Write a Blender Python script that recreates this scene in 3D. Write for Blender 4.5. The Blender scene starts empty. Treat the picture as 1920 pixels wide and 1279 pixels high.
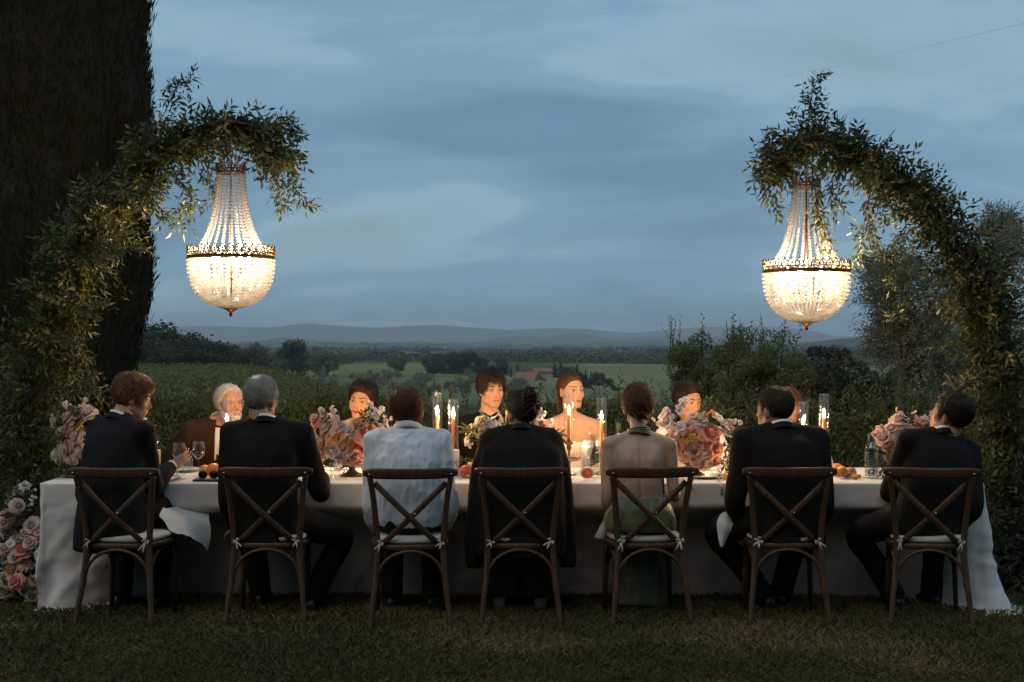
import bpy, math, random
import numpy as np
from mathutils import Vector, Matrix, noise as mnoise

R = math.radians
random.seed(7)
RNG = np.random.default_rng(11)
scene = bpy.context.scene
COL = scene.collection

# ---------------------------------------------------------------- camera
F_PX = 2667.0          # focal length in photo pixels (50 mm on 36 mm, 1920 px wide)
EYE = 1.58
HORIZON = 638.0
cam_d = bpy.data.cameras.new('camera')
cam = bpy.data.objects.new('camera', cam_d)
COL.objects.link(cam)
cam_d.lens = 50.0
cam_d.sensor_width = 36.0
cam_d.clip_start = 0.1
cam_d.clip_end = 30000
cam_d.shift_y = (HORIZON - 639.5) / 1920.0
cam.location = (0, 0, EYE)
cam.rotation_euler = (R(90), 0, 0)
scene.camera = cam

# ---------------------------------------------------------------- world: dusk sky under broken cloud
SUN_EL, SUN_AZ = R(42), R(208)
world = bpy.data.worlds.new('World')
scene.world = world
world.use_nodes = True
wn = world.node_tree
wn.nodes.clear()
def WN(t, **kw):
    n = wn.nodes.new(t)
    for k, v in kw.items():
        setattr(n, k, v)
    return n
def WL(a, b):
    wn.links.new(a, b)
def wmath(op, a, b=None):
    n = WN('ShaderNodeMath', operation=op)
    for i, s in enumerate((a, b)):
        if s is None: continue
        if isinstance(s, (int, float)): n.inputs[i].default_value = s
        else: WL(s, n.inputs[i])
    return n.outputs[0]
def wramp(fac, stops):
    n = WN('ShaderNodeValToRGB')
    n.color_ramp.interpolation = 'EASE'
    e = n.color_ramp.elements
    while len(e) < len(stops): e.new(0.5)
    for el, (p, c) in zip(e, stops):
        el.position = p
        el.color = (c[0], c[1], c[2], 1) if not isinstance(c, (int, float)) else (c, c, c, 1)
    WL(fac, n.inputs[0])
    return n.outputs[0]
sky = WN('ShaderNodeTexSky', sky_type='NISHITA')
sky.sun_disc = False
sky.sun_elevation = SUN_EL
sky.sun_rotation = SUN_AZ
sky.altitude = 300
sky.air_density = 1.0
sky.dust_density = 0.6
sky.ozone_density = 3.0
skys = WN('ShaderNodeMixRGB', blend_type='MULTIPLY')
skys.inputs[0].default_value = 1
WL(sky.outputs[0], skys.inputs[1])
skys.inputs[2].default_value = (0.62, 0.64, 0.64, 1)
tc = WN('ShaderNodeTexCoord')
sep = WN('ShaderNodeSeparateXYZ')
WL(tc.outputs['Generated'], sep.inputs[0])
zc = wmath('ADD', wmath('ABSOLUTE', sep.outputs[2]), 0.50)
cx = wmath('DIVIDE', sep.outputs[0], zc)
cy = wmath('DIVIDE', sep.outputs[1], zc)
comb = WN('ShaderNodeCombineXYZ')
WL(cx, comb.inputs[0]); WL(cy, comb.inputs[1])
def wnoise(scale, detail, rough, loc, sc):
    m = WN('ShaderNodeMapping')
    m.inputs['Location'].default_value = loc
    m.inputs['Scale'].default_value = sc
    WL(comb.outputs[0], m.inputs[0])
    n = WN('ShaderNodeTexNoise')
    n.inputs['Scale'].default_value = scale
    n.inputs['Detail'].default_value = detail
    n.inputs['Roughness'].default_value = rough
    n.inputs['Distortion'].default_value = 0.35
    WL(m.outputs[0], n.inputs['Vector'])
    return n.outputs[0]
n1 = wnoise(2.3, 3, 0.5, (8.16, 14.64, 0), (0.60, 1.0, 1))
n2 = wnoise(6.0, 6, 0.58, (2.46, 10.16, 0), (0.50, 1.15, 1))
# grey-blue cloud sheet: thin bright parts and thick dark parts
dens = wmath('ADD', wmath('MULTIPLY', n1, 0.68), wmath('MULTIPLY', n2, 0.32))
cloud = wramp(dens, [(0.34, (0.280, 0.425, 0.500)), (0.43, (0.245, 0.385, 0.485)), (0.49, (0.172, 0.305, 0.420)),
                     (0.58, (0.122, 0.230, 0.335)), (0.70, (0.130, 0.240, 0.350))])
cover = wramp(dens, [(0.30, 0.55), (0.46, 0.93)])
bgA = WN('ShaderNodeBackground')
WL(skys.outputs[0], bgA.inputs[0])
bgA.inputs[1].default_value = 0.05
bgB = WN('ShaderNodeBackground')
WL(cloud, bgB.inputs[0])
bgB.inputs[1].default_value = 1.27
mixs = WN('ShaderNodeMixShader')
WL(cover, mixs.inputs[0])
WL(bgA.outputs[0], mixs.inputs[1])
WL(bgB.outputs[0], mixs.inputs[2])
wout = WN('ShaderNodeOutputWorld')
WL(mixs.outputs[0], wout.inputs[0])
world.cycles.sampling_method = 'MANUAL'
world.cycles.sample_map_resolution = 512

# one soft lamp: the afterglow of a sun that has set behind the camera, through cloud
sun_d = bpy.data.lights.new('sun', 'SUN')
sun_d.energy = 0.78
sun_d.angle = R(50)
sun_d.color = (1.0, 0.76, 0.52)
sun = bpy.data.objects.new('sun', sun_d)
COL.objects.link(sun)
# direction towards the sun
SD = Vector((math.sin(SUN_AZ) * math.cos(SUN_EL), math.cos(SUN_AZ) * math.cos(SUN_EL), math.sin(SUN_EL)))
sun.rotation_euler = SD.to_track_quat('Z', 'Y').to_euler()
sun.location = SD * 50

vs = scene.view_settings
vs.view_transform = 'Standard'
vs.look = 'None'
vs.exposure = 0.0
vs.gamma = 1.0
vs.use_curve_mapping = False
cy_ = scene.cycles
cy_.use_denoising = True
cy_.max_bounces = 8
cy_.diffuse_bounces = 3
cy_.glossy_bounces = 3
cy_.transmission_bounces = 6
cy_.transparent_max_bounces = 40
cy_.volume_bounces = 1
cy_.sample_clamp_indirect = 3.0
cy_.caustics_reflective = False
cy_.caustics_refractive = False

# ---------------------------------------------------------------- helpers
def S(r, g, b):
    f = lambda c: (c / 255 / 12.92) if c <= 10 else ((c / 255 + 0.055) / 1.055) ** 2.4
    return (f(r), f(g), f(b))
def P(x, y, D):
    return np.array(((x - 960) * D / F_PX, D, EYE - (y - HORIZON) * D / F_PX))
def sstep(a, b, x):
    t = np.clip((np.asarray(x, float) - a) / (b - a), 0, 1)
    return t * t * (3 - 2 * t)
def nrm(v):
    v = np.asarray(v, float)
    return v / (np.linalg.norm(v, axis=-1, keepdims=True) + 1e-12)

def make_mesh(name, V, F, mats=(), smooth=True, midx=None, col=None):
    """V (n,3), F list of index tuples or an (m,k) array; mats list; midx per face; col per vertex (n,3)."""
    me = bpy.data.meshes.new(name)
    V = np.asarray(V, dtype=np.float32)
    if isinstance(F, np.ndarray):
        m, k = F.shape
        flat = F.astype(np.int32).ravel()
        tot = np.full(m, k, np.int32)
    else:
        tot = np.array([len(f) for f in F], np.int32)
        flat = np.fromiter((i for f in F for i in f), np.int32)
        m = len(F)
    me.vertices.add(len(V)); me.vertices.foreach_set('co', V.ravel())
    me.loops.add(len(flat)); me.loops.foreach_set('vertex_index', flat)
    me.polygons.add(m)
    st = np.zeros(m, np.int32); st[1:] = np.cumsum(tot)[:-1]
    me.polygons.foreach_set('loop_start', st)
    me.polygons.foreach_set('loop_total', tot)
    me.polygons.foreach_set('use_smooth', np.full(m, bool(smooth)))
    for mt in (mats if isinstance(mats, (list, tuple)) else [mats]):
        me.materials.append(mt)
    if midx is not None:
        me.polygons.foreach_set('material_index', np.asarray(midx, np.int32))
    me.update(calc_edges=True)
    me.validate()
    if col is not None:
        a = me.color_attributes.new('tint', 'FLOAT_COLOR', 'POINT')
        c = np.ones((len(V), 4), np.float32); c[:, :3] = col
        a.data.foreach_set('color', c.ravel())
    return me
def put(name, me, parent=None, loc=None, rz=0.0):
    o = bpy.data.objects.new(name, me)
    COL.objects.link(o)
    if parent is not None: o.parent = parent
    if loc is not None: o.location = tuple(float(a) for a in loc)
    if rz: o.rotation_euler = (0, 0, rz)
    return o
def tag(o, label=None, cat=None, group=None, kind=None):
    if label: o['label'] = label
    if cat: o['category'] = cat
    if group: o['group'] = group
    if kind: o['kind'] = kind
    return o
def empty(name, loc, label, cat, group=None, rz=0.0):
    o = bpy.data.objects.new(name, None)
    COL.objects.link(o)
    o.location = tuple(float(a) for a in loc)
    o.rotation_euler = (0, 0, rz)
    o.empty_display_size = 0.1
    return tag(o, label, cat, group)
def copy_tree(o, parent=None):
    c = o.copy(); COL.objects.link(c)
    if parent is not None:
        c.parent = parent
        c.matrix_parent_inverse = o.matrix_parent_inverse.copy()
    for ch in list(o.children): copy_tree(ch, c)
    return c

class Soup:
    """Collects closed pieces of mesh."""
    def __init__(s): s.V = []; s.F = []; s.M = []; s.n = 0
    def add(s, V, F, m=0):
        V = np.asarray(V, float)
        s.V.append(V)
        s.F += [tuple(i + s.n for i in f) for f in F]
        s.M += [m] * len(F)
        s.n += len(V)
        return s
    def mesh(s, name, mats, smooth=True):
        return make_mesh(name, np.concatenate(s.V), s.F, mats, smooth, s.M)
    def verts(s): return np.concatenate(s.V)

def grid_faces(rows, cols, wrap=True, flip=False):
    F = []
    for i in range(rows - 1):
        for j in range(cols if wrap else cols - 1):
            a = i * cols + j; b = i * cols + (j + 1) % cols
            f = (a, b, b + cols, a + cols)
            F.append(f[::-1] if flip else f)
    return F
def rings(centers, ax, ay, rx, ry, n=16, power=2.0, caps=True):
    """Loft of super-elliptic rings; ax, ay unit axes per ring."""
    th = np.linspace(0, 2 * np.pi, n, endpoint=False)
    c, s_ = np.cos(th), np.sin(th)
    e = 2.0 / power
    cc = np.sign(c) * np.abs(c) ** e; ss = np.sign(s_) * np.abs(s_) ** e
    V = []
    for i in range(len(centers)):
        V.append(np.asarray(centers[i]) + np.outer(cc * rx[i], ax[i]) + np.outer(ss * ry[i], ay[i]))
    V = np.concatenate(V)
    k = len(centers)
    F = grid_faces(k, n)
    if caps:
        V = np.concatenate([V, [centers[0], centers[-1]]])
        a, b = k * n, k * n + 1
        F += [(a, (j + 1) % n, j) for j in range(n)]
        F += [(b, (k - 1) * n + j, (k - 1) * n + (j + 1) % n) for j in range(n)]
    return V, F
def frames(path, ref=(0, 0, 1)):
    path = np.asarray(path, float)
    T = np.gradient(path, axis=0); T = nrm(T)
    r = np.array(ref, float)
    if abs(T[0] @ r) > 0.95: r = np.array((1.0, 0, 0)) if abs(T[0][0]) < 0.9 else np.array((0, 1.0, 0))
    ax = []
    a = nrm(np.cross(r, T[0]))
    for t in T:
        a = nrm(a - t * (a @ t)); ax.append(a)
    ax = np.array(ax)
    ay = nrm(np.cross(T, ax))
    return T, ax, ay
def tube(path, rad, n=8, ref=(0, 0, 1), ry=None, power=2.0, caps=True):
    path = np.asarray(path, float)
    rad = np.full(len(path), rad) if np.isscalar(rad) else np.asarray(rad, float)
    ry = rad if ry is None else (np.full(len(path), ry) if np.isscalar(ry) else np.asarray(ry, float))
    _, ax, ay = frames(path, ref)
    return rings(path, ax, ay, rad, ry, n, power, caps)
def smooth_path(pts, k=6):
    """Catmull-Rom through pts."""
    p = np.asarray(pts, float)
    p = np.vstack([2 * p[0] - p[1], p, 2 * p[-1] - p[-2]])
    out = []
    for i in range(1, len(p) - 2):
        for t in np.linspace(0, 1, k, endpoint=False):
            a, b, c, d = p[i - 1], p[i], p[i + 1], p[i + 2]
            out.append(0.5 * ((2 * b) + (c - a) * t + (2 * a - 5 * b + 4 * c - d) * t * t + (3 * b - a - 3 * c + d) * t ** 3))
    out.append(p[-2])
    return np.array(out)
def ellipsoid(c, r, rot=None, nu=12, nv=8):
    ph = np.linspace(0, np.pi, nv + 1)[1:-1]
    th = np.linspace(0, 2 * np.pi, nu, endpoint=False)
    V = [(0, 0, 1)]
    for p in ph:
        for t in th: V.append((math.sin(p) * math.cos(t), math.sin(p) * math.sin(t), math.cos(p)))
    V.append((0, 0, -1))
    V = np.array(V) * np.asarray(r)
    if rot is not None: V = V @ np.asarray(rot).T
    V = V + np.asarray(c)
    m = len(ph)
    F = [(0, 1 + j, 1 + (j + 1) % nu) for j in range(nu)]
    for i in range(m - 1):
        for j in range(nu):
            a = 1 + i * nu + j; b = 1 + i * nu + (j + 1) % nu
            F.append((a, a + nu, b + nu, b))
    l = 1 + m * nu; o = 1 + (m - 1) * nu
    F += [(l, o + (j + 1) % nu, o + j) for j in range(nu)]
    return V, F
def box(c, h, rot=None):
    s = np.array([(x, y, z) for x in (-1, 1) for y in (-1, 1) for z in (-1, 1)], float) * np.asarray(h, float)
    if rot is not None: s = s @ np.asarray(rot).T
    return s + np.asarray(c), [(0, 1, 3, 2), (4, 6, 7, 5), (0, 4, 5, 1), (2, 3, 7, 6), (0, 2, 6, 4), (1, 5, 7, 3)]
def bevel_box(c, h, b, rot=None):
    """Box with chamfered edges."""
    h = np.asarray(h, float)
    V = []; F = []
    zs = [(-h[2], b), (-h[2] + b, 0), (h[2] - b, 0), (h[2], b)]
    for z, ins in zs:
        x, y = h[0] - ins, h[1] - ins
        V += [(-x + b, -y, z), (x - b, -y, z), (x, -y + b, z), (x, y - b, z), (x - b, y, z), (-x + b, y, z), (-x, y - b, z), (-x, -y + b, z)]
    F = grid_faces(4, 8) + [tuple(range(7, -1, -1)), tuple(range(24, 32))]
    V = np.array(V)
    if rot is not None: V = V @ np.asarray(rot).T
    return V + np.asarray(c), F
def lathe(prof, n=24, c=(0, 0, 0)):
    """prof list of (r, z); r = 0 at ends closes."""
    th = np.linspace(0, 2 * np.pi, n, endpoint=False)
    V = []
    for r, z in prof:
        r = max(r, 1e-5)
        for t in th: V.append((r * math.cos(t), r * math.sin(t), z))
    return np.array(V) + np.asarray(c), grid_faces(len(prof), n)
def rotz(a):
    c, s = math.cos(a), math.sin(a)
    return np.array(((c, -s, 0), (s, c, 0), (0, 0, 1)))
def rotx(a):
    c, s = math.cos(a), math.sin(a)
    return np.array(((1, 0, 0), (0, c, -s), (0, s, c)))
def roty(a):
    c, s = math.cos(a), math.sin(a)
    return np.array(((c, 0, s), (0, 1, 0), (-s, 0, c)))

# ---------------------------------------------------------------- materials
class M:
    """Tiny node-material builder."""
    def __init__(s, name):
        s.m = bpy.data.materials.new(name); s.m.use_nodes = True
        s.t = s.m.node_tree; s.t.nodes.clear()
        s.out = s.n('ShaderNodeOutputMaterial')
    def n(s, t, **kw):
        n = s.t.nodes.new(t)
        for k, v in kw.items(): setattr(n, k, v)
        return n
    def l(s, a, b): s.t.links.new(a, b)
    def set(s, inp, v):
        if hasattr(v, 'is_output') or isinstance(v, bpy.types.NodeSocket): s.l(v, inp)
        elif isinstance(v, (tuple, list)) and len(v) == 3 and inp.type == 'RGBA': inp.default_value = (*v, 1)
        else: inp.default_value = v
    def bsdf(s, col, rough=0.6, **kw):
        b = s.n('ShaderNodeBsdfPrincipled')
        s.set(b.inputs['Base Color'], col); s.set(b.inputs['Roughness'], rough)
        for k, v in kw.items(): s.set(b.inputs[k.replace('_', ' ')], v)
        s.l(b.outputs[0], s.out.inputs[0]); s.b = b
        return b
    def noise(s, scale, detail=4, rough=0.55, coord='Object', stretch=(1, 1, 1)):
        tc = s.n('ShaderNodeTexCoord'); mp = s.n('ShaderNodeMapping')
        mp.inputs['Scale'].default_value = stretch
        if coord == 'World':
            g = s.n('ShaderNodeNewGeometry'); s.l(g.outputs['Position'], mp.inputs[0])
        else: s.l(tc.outputs[coord], mp.inputs[0])
        n = s.n('ShaderNodeTexNoise')
        n.inputs['Scale'].default_value = scale; n.inputs['Detail'].default_value = detail; n.inputs['Roughness'].default_value = rough
        s.l(mp.outputs[0], n.inputs['Vector'])
        return n.outputs[0]
    def ramp(s, fac, stops):
        n = s.n('ShaderNodeValToRGB'); e = n.color_ramp.elements
        while len(e) < len(stops): e.new(0.5)
        for el, (p, c) in zip(e, stops):
            el.position = p; el.color = (*c, 1) if not isinstance(c, (int, float)) else (c, c, c, 1)
        s.l(fac, n.inputs[0])
        return n.outputs[0]
    def mix(s, fac, a, b, mode='MIX'):
        n = s.n('ShaderNodeMixRGB', blend_type=mode)
        s.set(n.inputs[0], fac); s.set(n.inputs[1], a); s.set(n.inputs[2], b)
        return n.outputs[0]
    def bump(s, h, strength=0.3, dist=0.01):
        n = s.n('ShaderNodeBump'); n.inputs['Strength'].default_value = strength; n.inputs['Distance'].default_value = dist
        s.l(h, n.inputs['Height']); s.l(n.outputs[0], s.b.inputs['Normal'])
    def schlick(s, f0=.045):
        lw = s.n('ShaderNodeLayerWeight'); lw.inputs[0].default_value = .5
        pw = s.n('ShaderNodeMath', operation='POWER'); s.l(lw.outputs['Facing'], pw.inputs[0]); pw.inputs[1].default_value = 5
        mr = s.n('ShaderNodeMapRange'); s.l(pw.outputs[0], mr.inputs[0]); mr.inputs[3].default_value = f0; mr.inputs[4].default_value = .85
        return mr.outputs[0]
    def island(s): return s.n('ShaderNodeNewGeometry').outputs['Random Per Island']
    def objrand(s): return s.n('ShaderNodeObjectInfo').outputs['Random']
    def attr(s, name='tint'):
        a = s.n('ShaderNodeAttribute'); a.attribute_name = name
        return a.outputs['Color']
def leaf_mat(name, cols, rough=0.5, trans=0.25, spec=0.4):
    k = M(name)
    c = k.ramp(k.island(), [(i / max(1, len(cols) - 1), cc) for i, cc in enumerate(cols)])
    b = k.bsdf(c, rough, Specular_IOR_Level=spec)
    if trans:
        t = k.n('ShaderNodeBsdfTranslucent'); k.l(c, t.inputs[0])
        mx = k.n('ShaderNodeMixShader'); mx.inputs[0].default_value = trans
        k.l(b.outputs[0], mx.inputs[1]); k.l(t.outputs[0], mx.inputs[2]); k.l(mx.outputs[0], k.out.inputs[0])
    return k.m
def plain(name, col, rough=0.6, nscale=None, namp=0.25, bump=0.0, stretch=(1, 1, 1), **kw):
    k = M(name)
    if nscale:
        f = k.noise(nscale, 5, 0.6, 'Object', stretch)
        lo = tuple(c * (1 - namp) for c in col); hi = tuple(min(1, c * (1 + namp)) for c in col)
        k.bsdf(k.ramp(f, [(0.3, lo), (0.7, hi)]), rough, **kw)
        if bump: k.bump(f, bump, 0.004)
    else: k.bsdf(col, rough, **kw)
    return k.m
def glass_mat(name, tint=(0.99, 0.993, 0.99), rough=0.02, ior=1.45, boost=1.0):
    """Thin-walled clear glass: mostly see-through, mirror-like towards grazing."""
    k = M(name)
    tr = k.n('ShaderNodeBsdfTransparent'); tr.inputs[0].default_value = (*tint, 1)
    gl = k.n('ShaderNodeBsdfGlossy'); gl.inputs['Roughness'].default_value = rough; gl.inputs[0].default_value = (1, 1, 1, 1)
    mu = k.schlick(boost * .045)
    mx = k.n('ShaderNodeMixShader'); k.l(mu, mx.inputs[0]); k.l(tr.outputs[0], mx.inputs[1]); k.l(gl.outputs[0], mx.inputs[2])
    k.l(mx.outputs[0], k.out.inputs[0])
    return k.m
def emit_mat(name, col, strength):
    k = M(name); e = k.n('ShaderNodeEmission'); e.inputs[0].default_value = (*col, 1); e.inputs[1].default_value = strength
    k.l(e.outputs[0], k.out.inputs[0]); return k.m

def leaves(Pp, T, N, L, W, bend=0.12):
    """5-vertex folded leaves (arrays). Returns V, F."""
    Pp = np.asarray(Pp, float); T = nrm(T); Bn = nrm(np.cross(N, T)); N = nrm(np.cross(T, Bn))
    L = np.broadcast_to(np.asarray(L, float), (len(Pp),))[:, None]; W = np.broadcast_to(np.asarray(W, float), (len(Pp),))[:, None]
    mid = Pp + T * L * 0.45
    V = np.stack([Pp, mid + Bn * W * 0.5, mid - N * W * 0.18, mid - Bn * W * 0.5, Pp + T * L - N * L * bend], axis=1)
    base = (np.arange(len(Pp)) * 5)[:, None]
    F = np.concatenate([base + np.array([[0, 2, 1]]), base + np.array([[0, 3, 2]]), base + np.array([[1, 2, 4]]), base + np.array([[2, 3, 4]])])
    return V.reshape(-1, 3), F
def quads(Pp, T, N, L, W):
    Pp = np.asarray(Pp, float); T = nrm(T); Bn = nrm(np.cross(N, T))
    L = np.broadcast_to(np.asarray(L, float), (len(Pp),))[:, None]; W = np.broadcast_to(np.asarray(W, float), (len(Pp),))[:, None]
    V = np.stack([Pp - T * L * .5, Pp + Bn * W * .5, Pp + T * L * .5, Pp - Bn * W * .5], axis=1)
    F = (np.arange(len(Pp)) * 4)[:, None] + np.array([[0, 1, 2, 3]])
    return V.reshape(-1, 3), F
def rdir(n, rng=None):
    return nrm((rng or RNG).normal(size=(n, 3)))
def sprigs(B, Dv, length, k, leafL, leafW, droop=0.0, spread=0.8, rng=RNG):
    """k leaves set alternately along each stem from B in direction Dv. Returns leaf V, F and stem paths."""
    n = len(B); Dv = nrm(Dv)
    length = np.broadcast_to(np.asarray(length, float), (n,))
    side = nrm(np.cross(Dv, rdir(n, rng)))
    up = nrm(np.cross(side, Dv))
    Ps, Ts, Ns = [], [], []
    for i in range(k):
        t = (i + 0.6) / k
        pos = B + Dv * (length * t)[:, None] + np.array((0, 0, -1.0)) * (droop * length * t * t)[:, None]
        d = nrm(Dv + np.array((0, 0, -1.0)) * droop * 2 * t)
        sgn = 1 if i % 2 else -1
        w = spread * (1 - 0.55 * (i == k - 1))
        td = nrm(d * (1 - 0.35 * w) + side * sgn * w + up * 0.25 * rng.normal(size=(n, 1)) + np.array((0, 0, -0.15)))
        Ps.append(pos); Ts.append(td); Ns.append(nrm(up + 0.5 * rng.normal(size=(n, 3))))
    Ps, Ts, Ns = np.concatenate(Ps), np.concatenate(Ts), np.concatenate(Ns)
    m = len(Ps)
    return leaves(Ps, Ts, Ns, leafL * rng.uniform(0.65, 1.25, m), leafW * rng.uniform(0.7, 1.25, m), rng.uniform(-.05, .3, m)[:, None])
def join(parts):
    V = []; F = []; n = 0
    for v, f in parts:
        V.append(np.asarray(v)); F.append(np.asarray(f) + n); n += len(v)
    return np.concatenate(V), np.concatenate(F)
# ================================================================ SETTING
def base_h(y):
    return np.interp(y, [-4000, -300, -30, 13.8, 18, 30, 60, 100, 200, 300, 500, 800, 1200, 2000, 9500, 14000],
                     [-4, -2, 0, 0, -.6, -1.7, -3.2, -4.6, -6.6, -8, -9, -10, -11, -12, -13, -13])
def ground_h(x, y):
    x = np.asarray(x, float); y = np.asarray(y, float)
    b = base_h(y)
    a = x / np.maximum(y, 1.0)
    w = sstep(-.045, -.20, a) * sstep(15, 40, y) * (1 - sstep(150, 200, y)) * (1 - sstep(-150, -400, x))
    hl = np.interp(y, [14, 40, 100, 150, 200], [-.2, -.75, -1.35, -1.1, -2.5])
    z = b * (1 - w) + hl * w
    far = sstep(250, 700, y)
    z = z + far * (1.3 * np.sin(x / 130 + 1.3) * np.sin(y / 170) + 1.0 * np.sin(x / 61 + y / 90))
    z = z + far * sstep(900, 2500, y) * (4.0 * np.sin(x / 420 + .7) * np.sin(y / 560) + 2.5 * np.sin(x / 190 + y / 330))
    return z
def sinh_axis(lo, hi, n, k, c=0.0):
    t = np.linspace(-1, 1, n)
    s = np.sinh(k * t) / math.sinh(k)
    return np.where(s < 0, s * abs(lo), s * hi) + c
xs = sinh_axis(-7500, 7500, 301, 6.0)
ys = np.concatenate([-np.geomspace(3800, 3, 26), np.linspace(0, 13, 14), np.geomspace(13.8, 9300, 160)])
GX, GY = np.meshgrid(xs, ys)
GZ = ground_h(GX, GY)
# land use per vertex: what grows there
A = GX / np.maximum(GY, 1)
def blend(c, new, w): return c * (1 - w[..., None]) + np.array(new) * w[..., None]
c = np.zeros(GX.shape + (3,)) + np.array((.050, .044, .018))                    # lawn
c = blend(c, (.07, .08, .024), sstep(13.5, 15, GY))                        # meadow
wv = sstep(-.05, -.15, A) * sstep(16, 22, GY) * (1 - sstep(160, 175, GY))
c = blend(c, (.120, .126, .024), wv)                                         # vineyard slope on the left
og = sstep(150, 185, GY) * (1 - sstep(380, 410, GY))
c = blend(c, (.19, .195, .095), og)                                         # olive grove
lf = sstep(390, 420, GY) * (1 - sstep(680, 760, GY)) * sstep(-.19, -.17, A) * (1 - sstep(-.045, -.03, A))
c = blend(c, (.20, .20, .050), lf)                                         # pale green field
rf = sstep(280, 320, GY) * (1 - sstep(620, 680, GY)) * sstep(.03, .06, A)
c = blend(c, (.20, .19, .075), rf)                                         # dry field on the right
c = blend(c, (.10, .10, .06), sstep(720, 820, GY))                        # wooded plain
nV = GX.size
Vg = np.stack([GX.ravel(), GY.ravel(), GZ.ravel()], 1)
ii = (np.arange(len(ys) - 1)[:, None] * len(xs) + np.arange(len(xs) - 1)[None, :]).ravel()
Fg = np.stack([ii, ii + 1, ii + 1 + len(xs), ii + len(xs)], 1)
k = M('ground')
f1 = k.noise(0.9, 6, 0.65, 'World'); f2 = k.noise(0.006, 8, 0.7, 'World', (1, .35, 1)); f3 = k.noise(14, 4, 0.6, 'World')
cc = k.mix(1.0, k.attr(), k.ramp(f1, [(.3, .72), (.7, 1.3)]), 'MULTIPLY')
cc = k.mix(1.0, cc, k.ramp(f2, [(.34, .45), (.5, 1.0), (.62, 1.35)]), 'MULTIPLY')
k.bsdf(cc, 0.95, Specular_IOR_Level=0.1)
k.bump(f3, 0.6, 0.02)
ground = put('ground', make_mesh('ground', Vg, Fg, k.m, True, None, c.reshape(-1, 3)))
tag(ground, kind='structure')

# far hill ranges, from the crest line seen from the garden
def ridge(name, D, pts, mat, base=-14, depth=900, rough=4):
    px = np.array([p[0] for p in pts], float); py = np.array([p[1] for p in pts], float)
    xp = np.linspace(px[0], px[-1], 260)
    yy = np.interp(xp, px, py)
    X = (xp - 960) * D / F_PX
    zc = EYE - (yy - HORIZON) * D / F_PX
    zc = zc + np.array([rough * mnoise.fractal(Vector((x * 14.0 / D, D * .001, 3.1)), 1.0, 2.0, 4) for x in X])
    off = [(-1, 0.0), (-.6, .33), (-.28, .74), (0, 1.0), (.3, .7), (1, 0)]
    V = []
    for o_, h in off:
        jit = np.array([mnoise.fractal(Vector((x * 11.0 / D, o_ * 3.1, 7.7)), 1.0, 2.0, 3) for x in X])
        V.append(np.stack([X, np.full_like(X, D + o_ * depth) + 60 * jit, base + (zc - base) * np.clip(h + (.10 * jit if 0 < h < 1 else 0), 0, 1)], 1))
    n = len(xp)
    o = put(name, make_mesh(name, np.concatenate(V), grid_faces(len(off), n, False), mat))
    return tag(o, kind='structure')
k = M('hill_woods'); f = k.noise(0.004, 7, 0.7, 'World'); k.bsdf(k.ramp(f, [(.35, (.03, .04, .03)), (.65, (.06, .07, .045))]), .95); hillm = k.m
ridge('mountains', 8200, [(-500, 622), (0, 612), (257, 617), (343, 611), (430, 612), (515, 615), (577, 607), (618, 607), (704, 613), (790, 611), (829, 610),
                            (897, 615), (960, 620), (1042, 617), (1120, 620), (1190, 623), (1255, 618), (1340, 612), (1429, 609), (1480, 614), (1523, 622), (1571, 632), (1700, 634), (2400, 628)], hillm, rough=14)
ridge('hills', 5600, [(840, 646), (900, 640), (945, 630), (985, 631), (1028, 630), (1076, 622), (1110, 627), (1138, 634), (1190, 632), (1255, 628), (1400, 634), (1500, 640), (1560, 646)], hillm, depth=600, rough=7)
ridge('hills', 3800, [(380, 647), (440, 641), (495, 639), (530, 633), (560, 636), (600, 641), (720, 643), (780, 640), (860, 643), (960, 646), (1060, 645), (1130, 641), (1200, 640), (1300, 646)], hillm, depth=450, rough=4)
ridge('hills', 1900, [(1430, 652), (1520, 645), (1570, 637), (1635, 627), (1720, 622), (1800, 619), (1920, 616), (2300, 610)], hillm, depth=420, rough=5)

# haze: one closed box of pale even air
V, F = box((0, 2700, 62.0), (7600, 6600, 78.0))
k = M('haze'); pv = k.n('ShaderNodeVolumePrincipled'); pv.inputs['Color'].default_value = (.82, .88, .97, 1)
pv.inputs['Density'].default_value = 1.75e-4; pv.inputs['Anisotropy'].default_value = 0.0
k.l(pv.outputs[0], k.out.inputs['Volume'])
haze = put('haze', make_mesh('haze', V, F, k.m, False)); tag(haze, kind='stuff')

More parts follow.
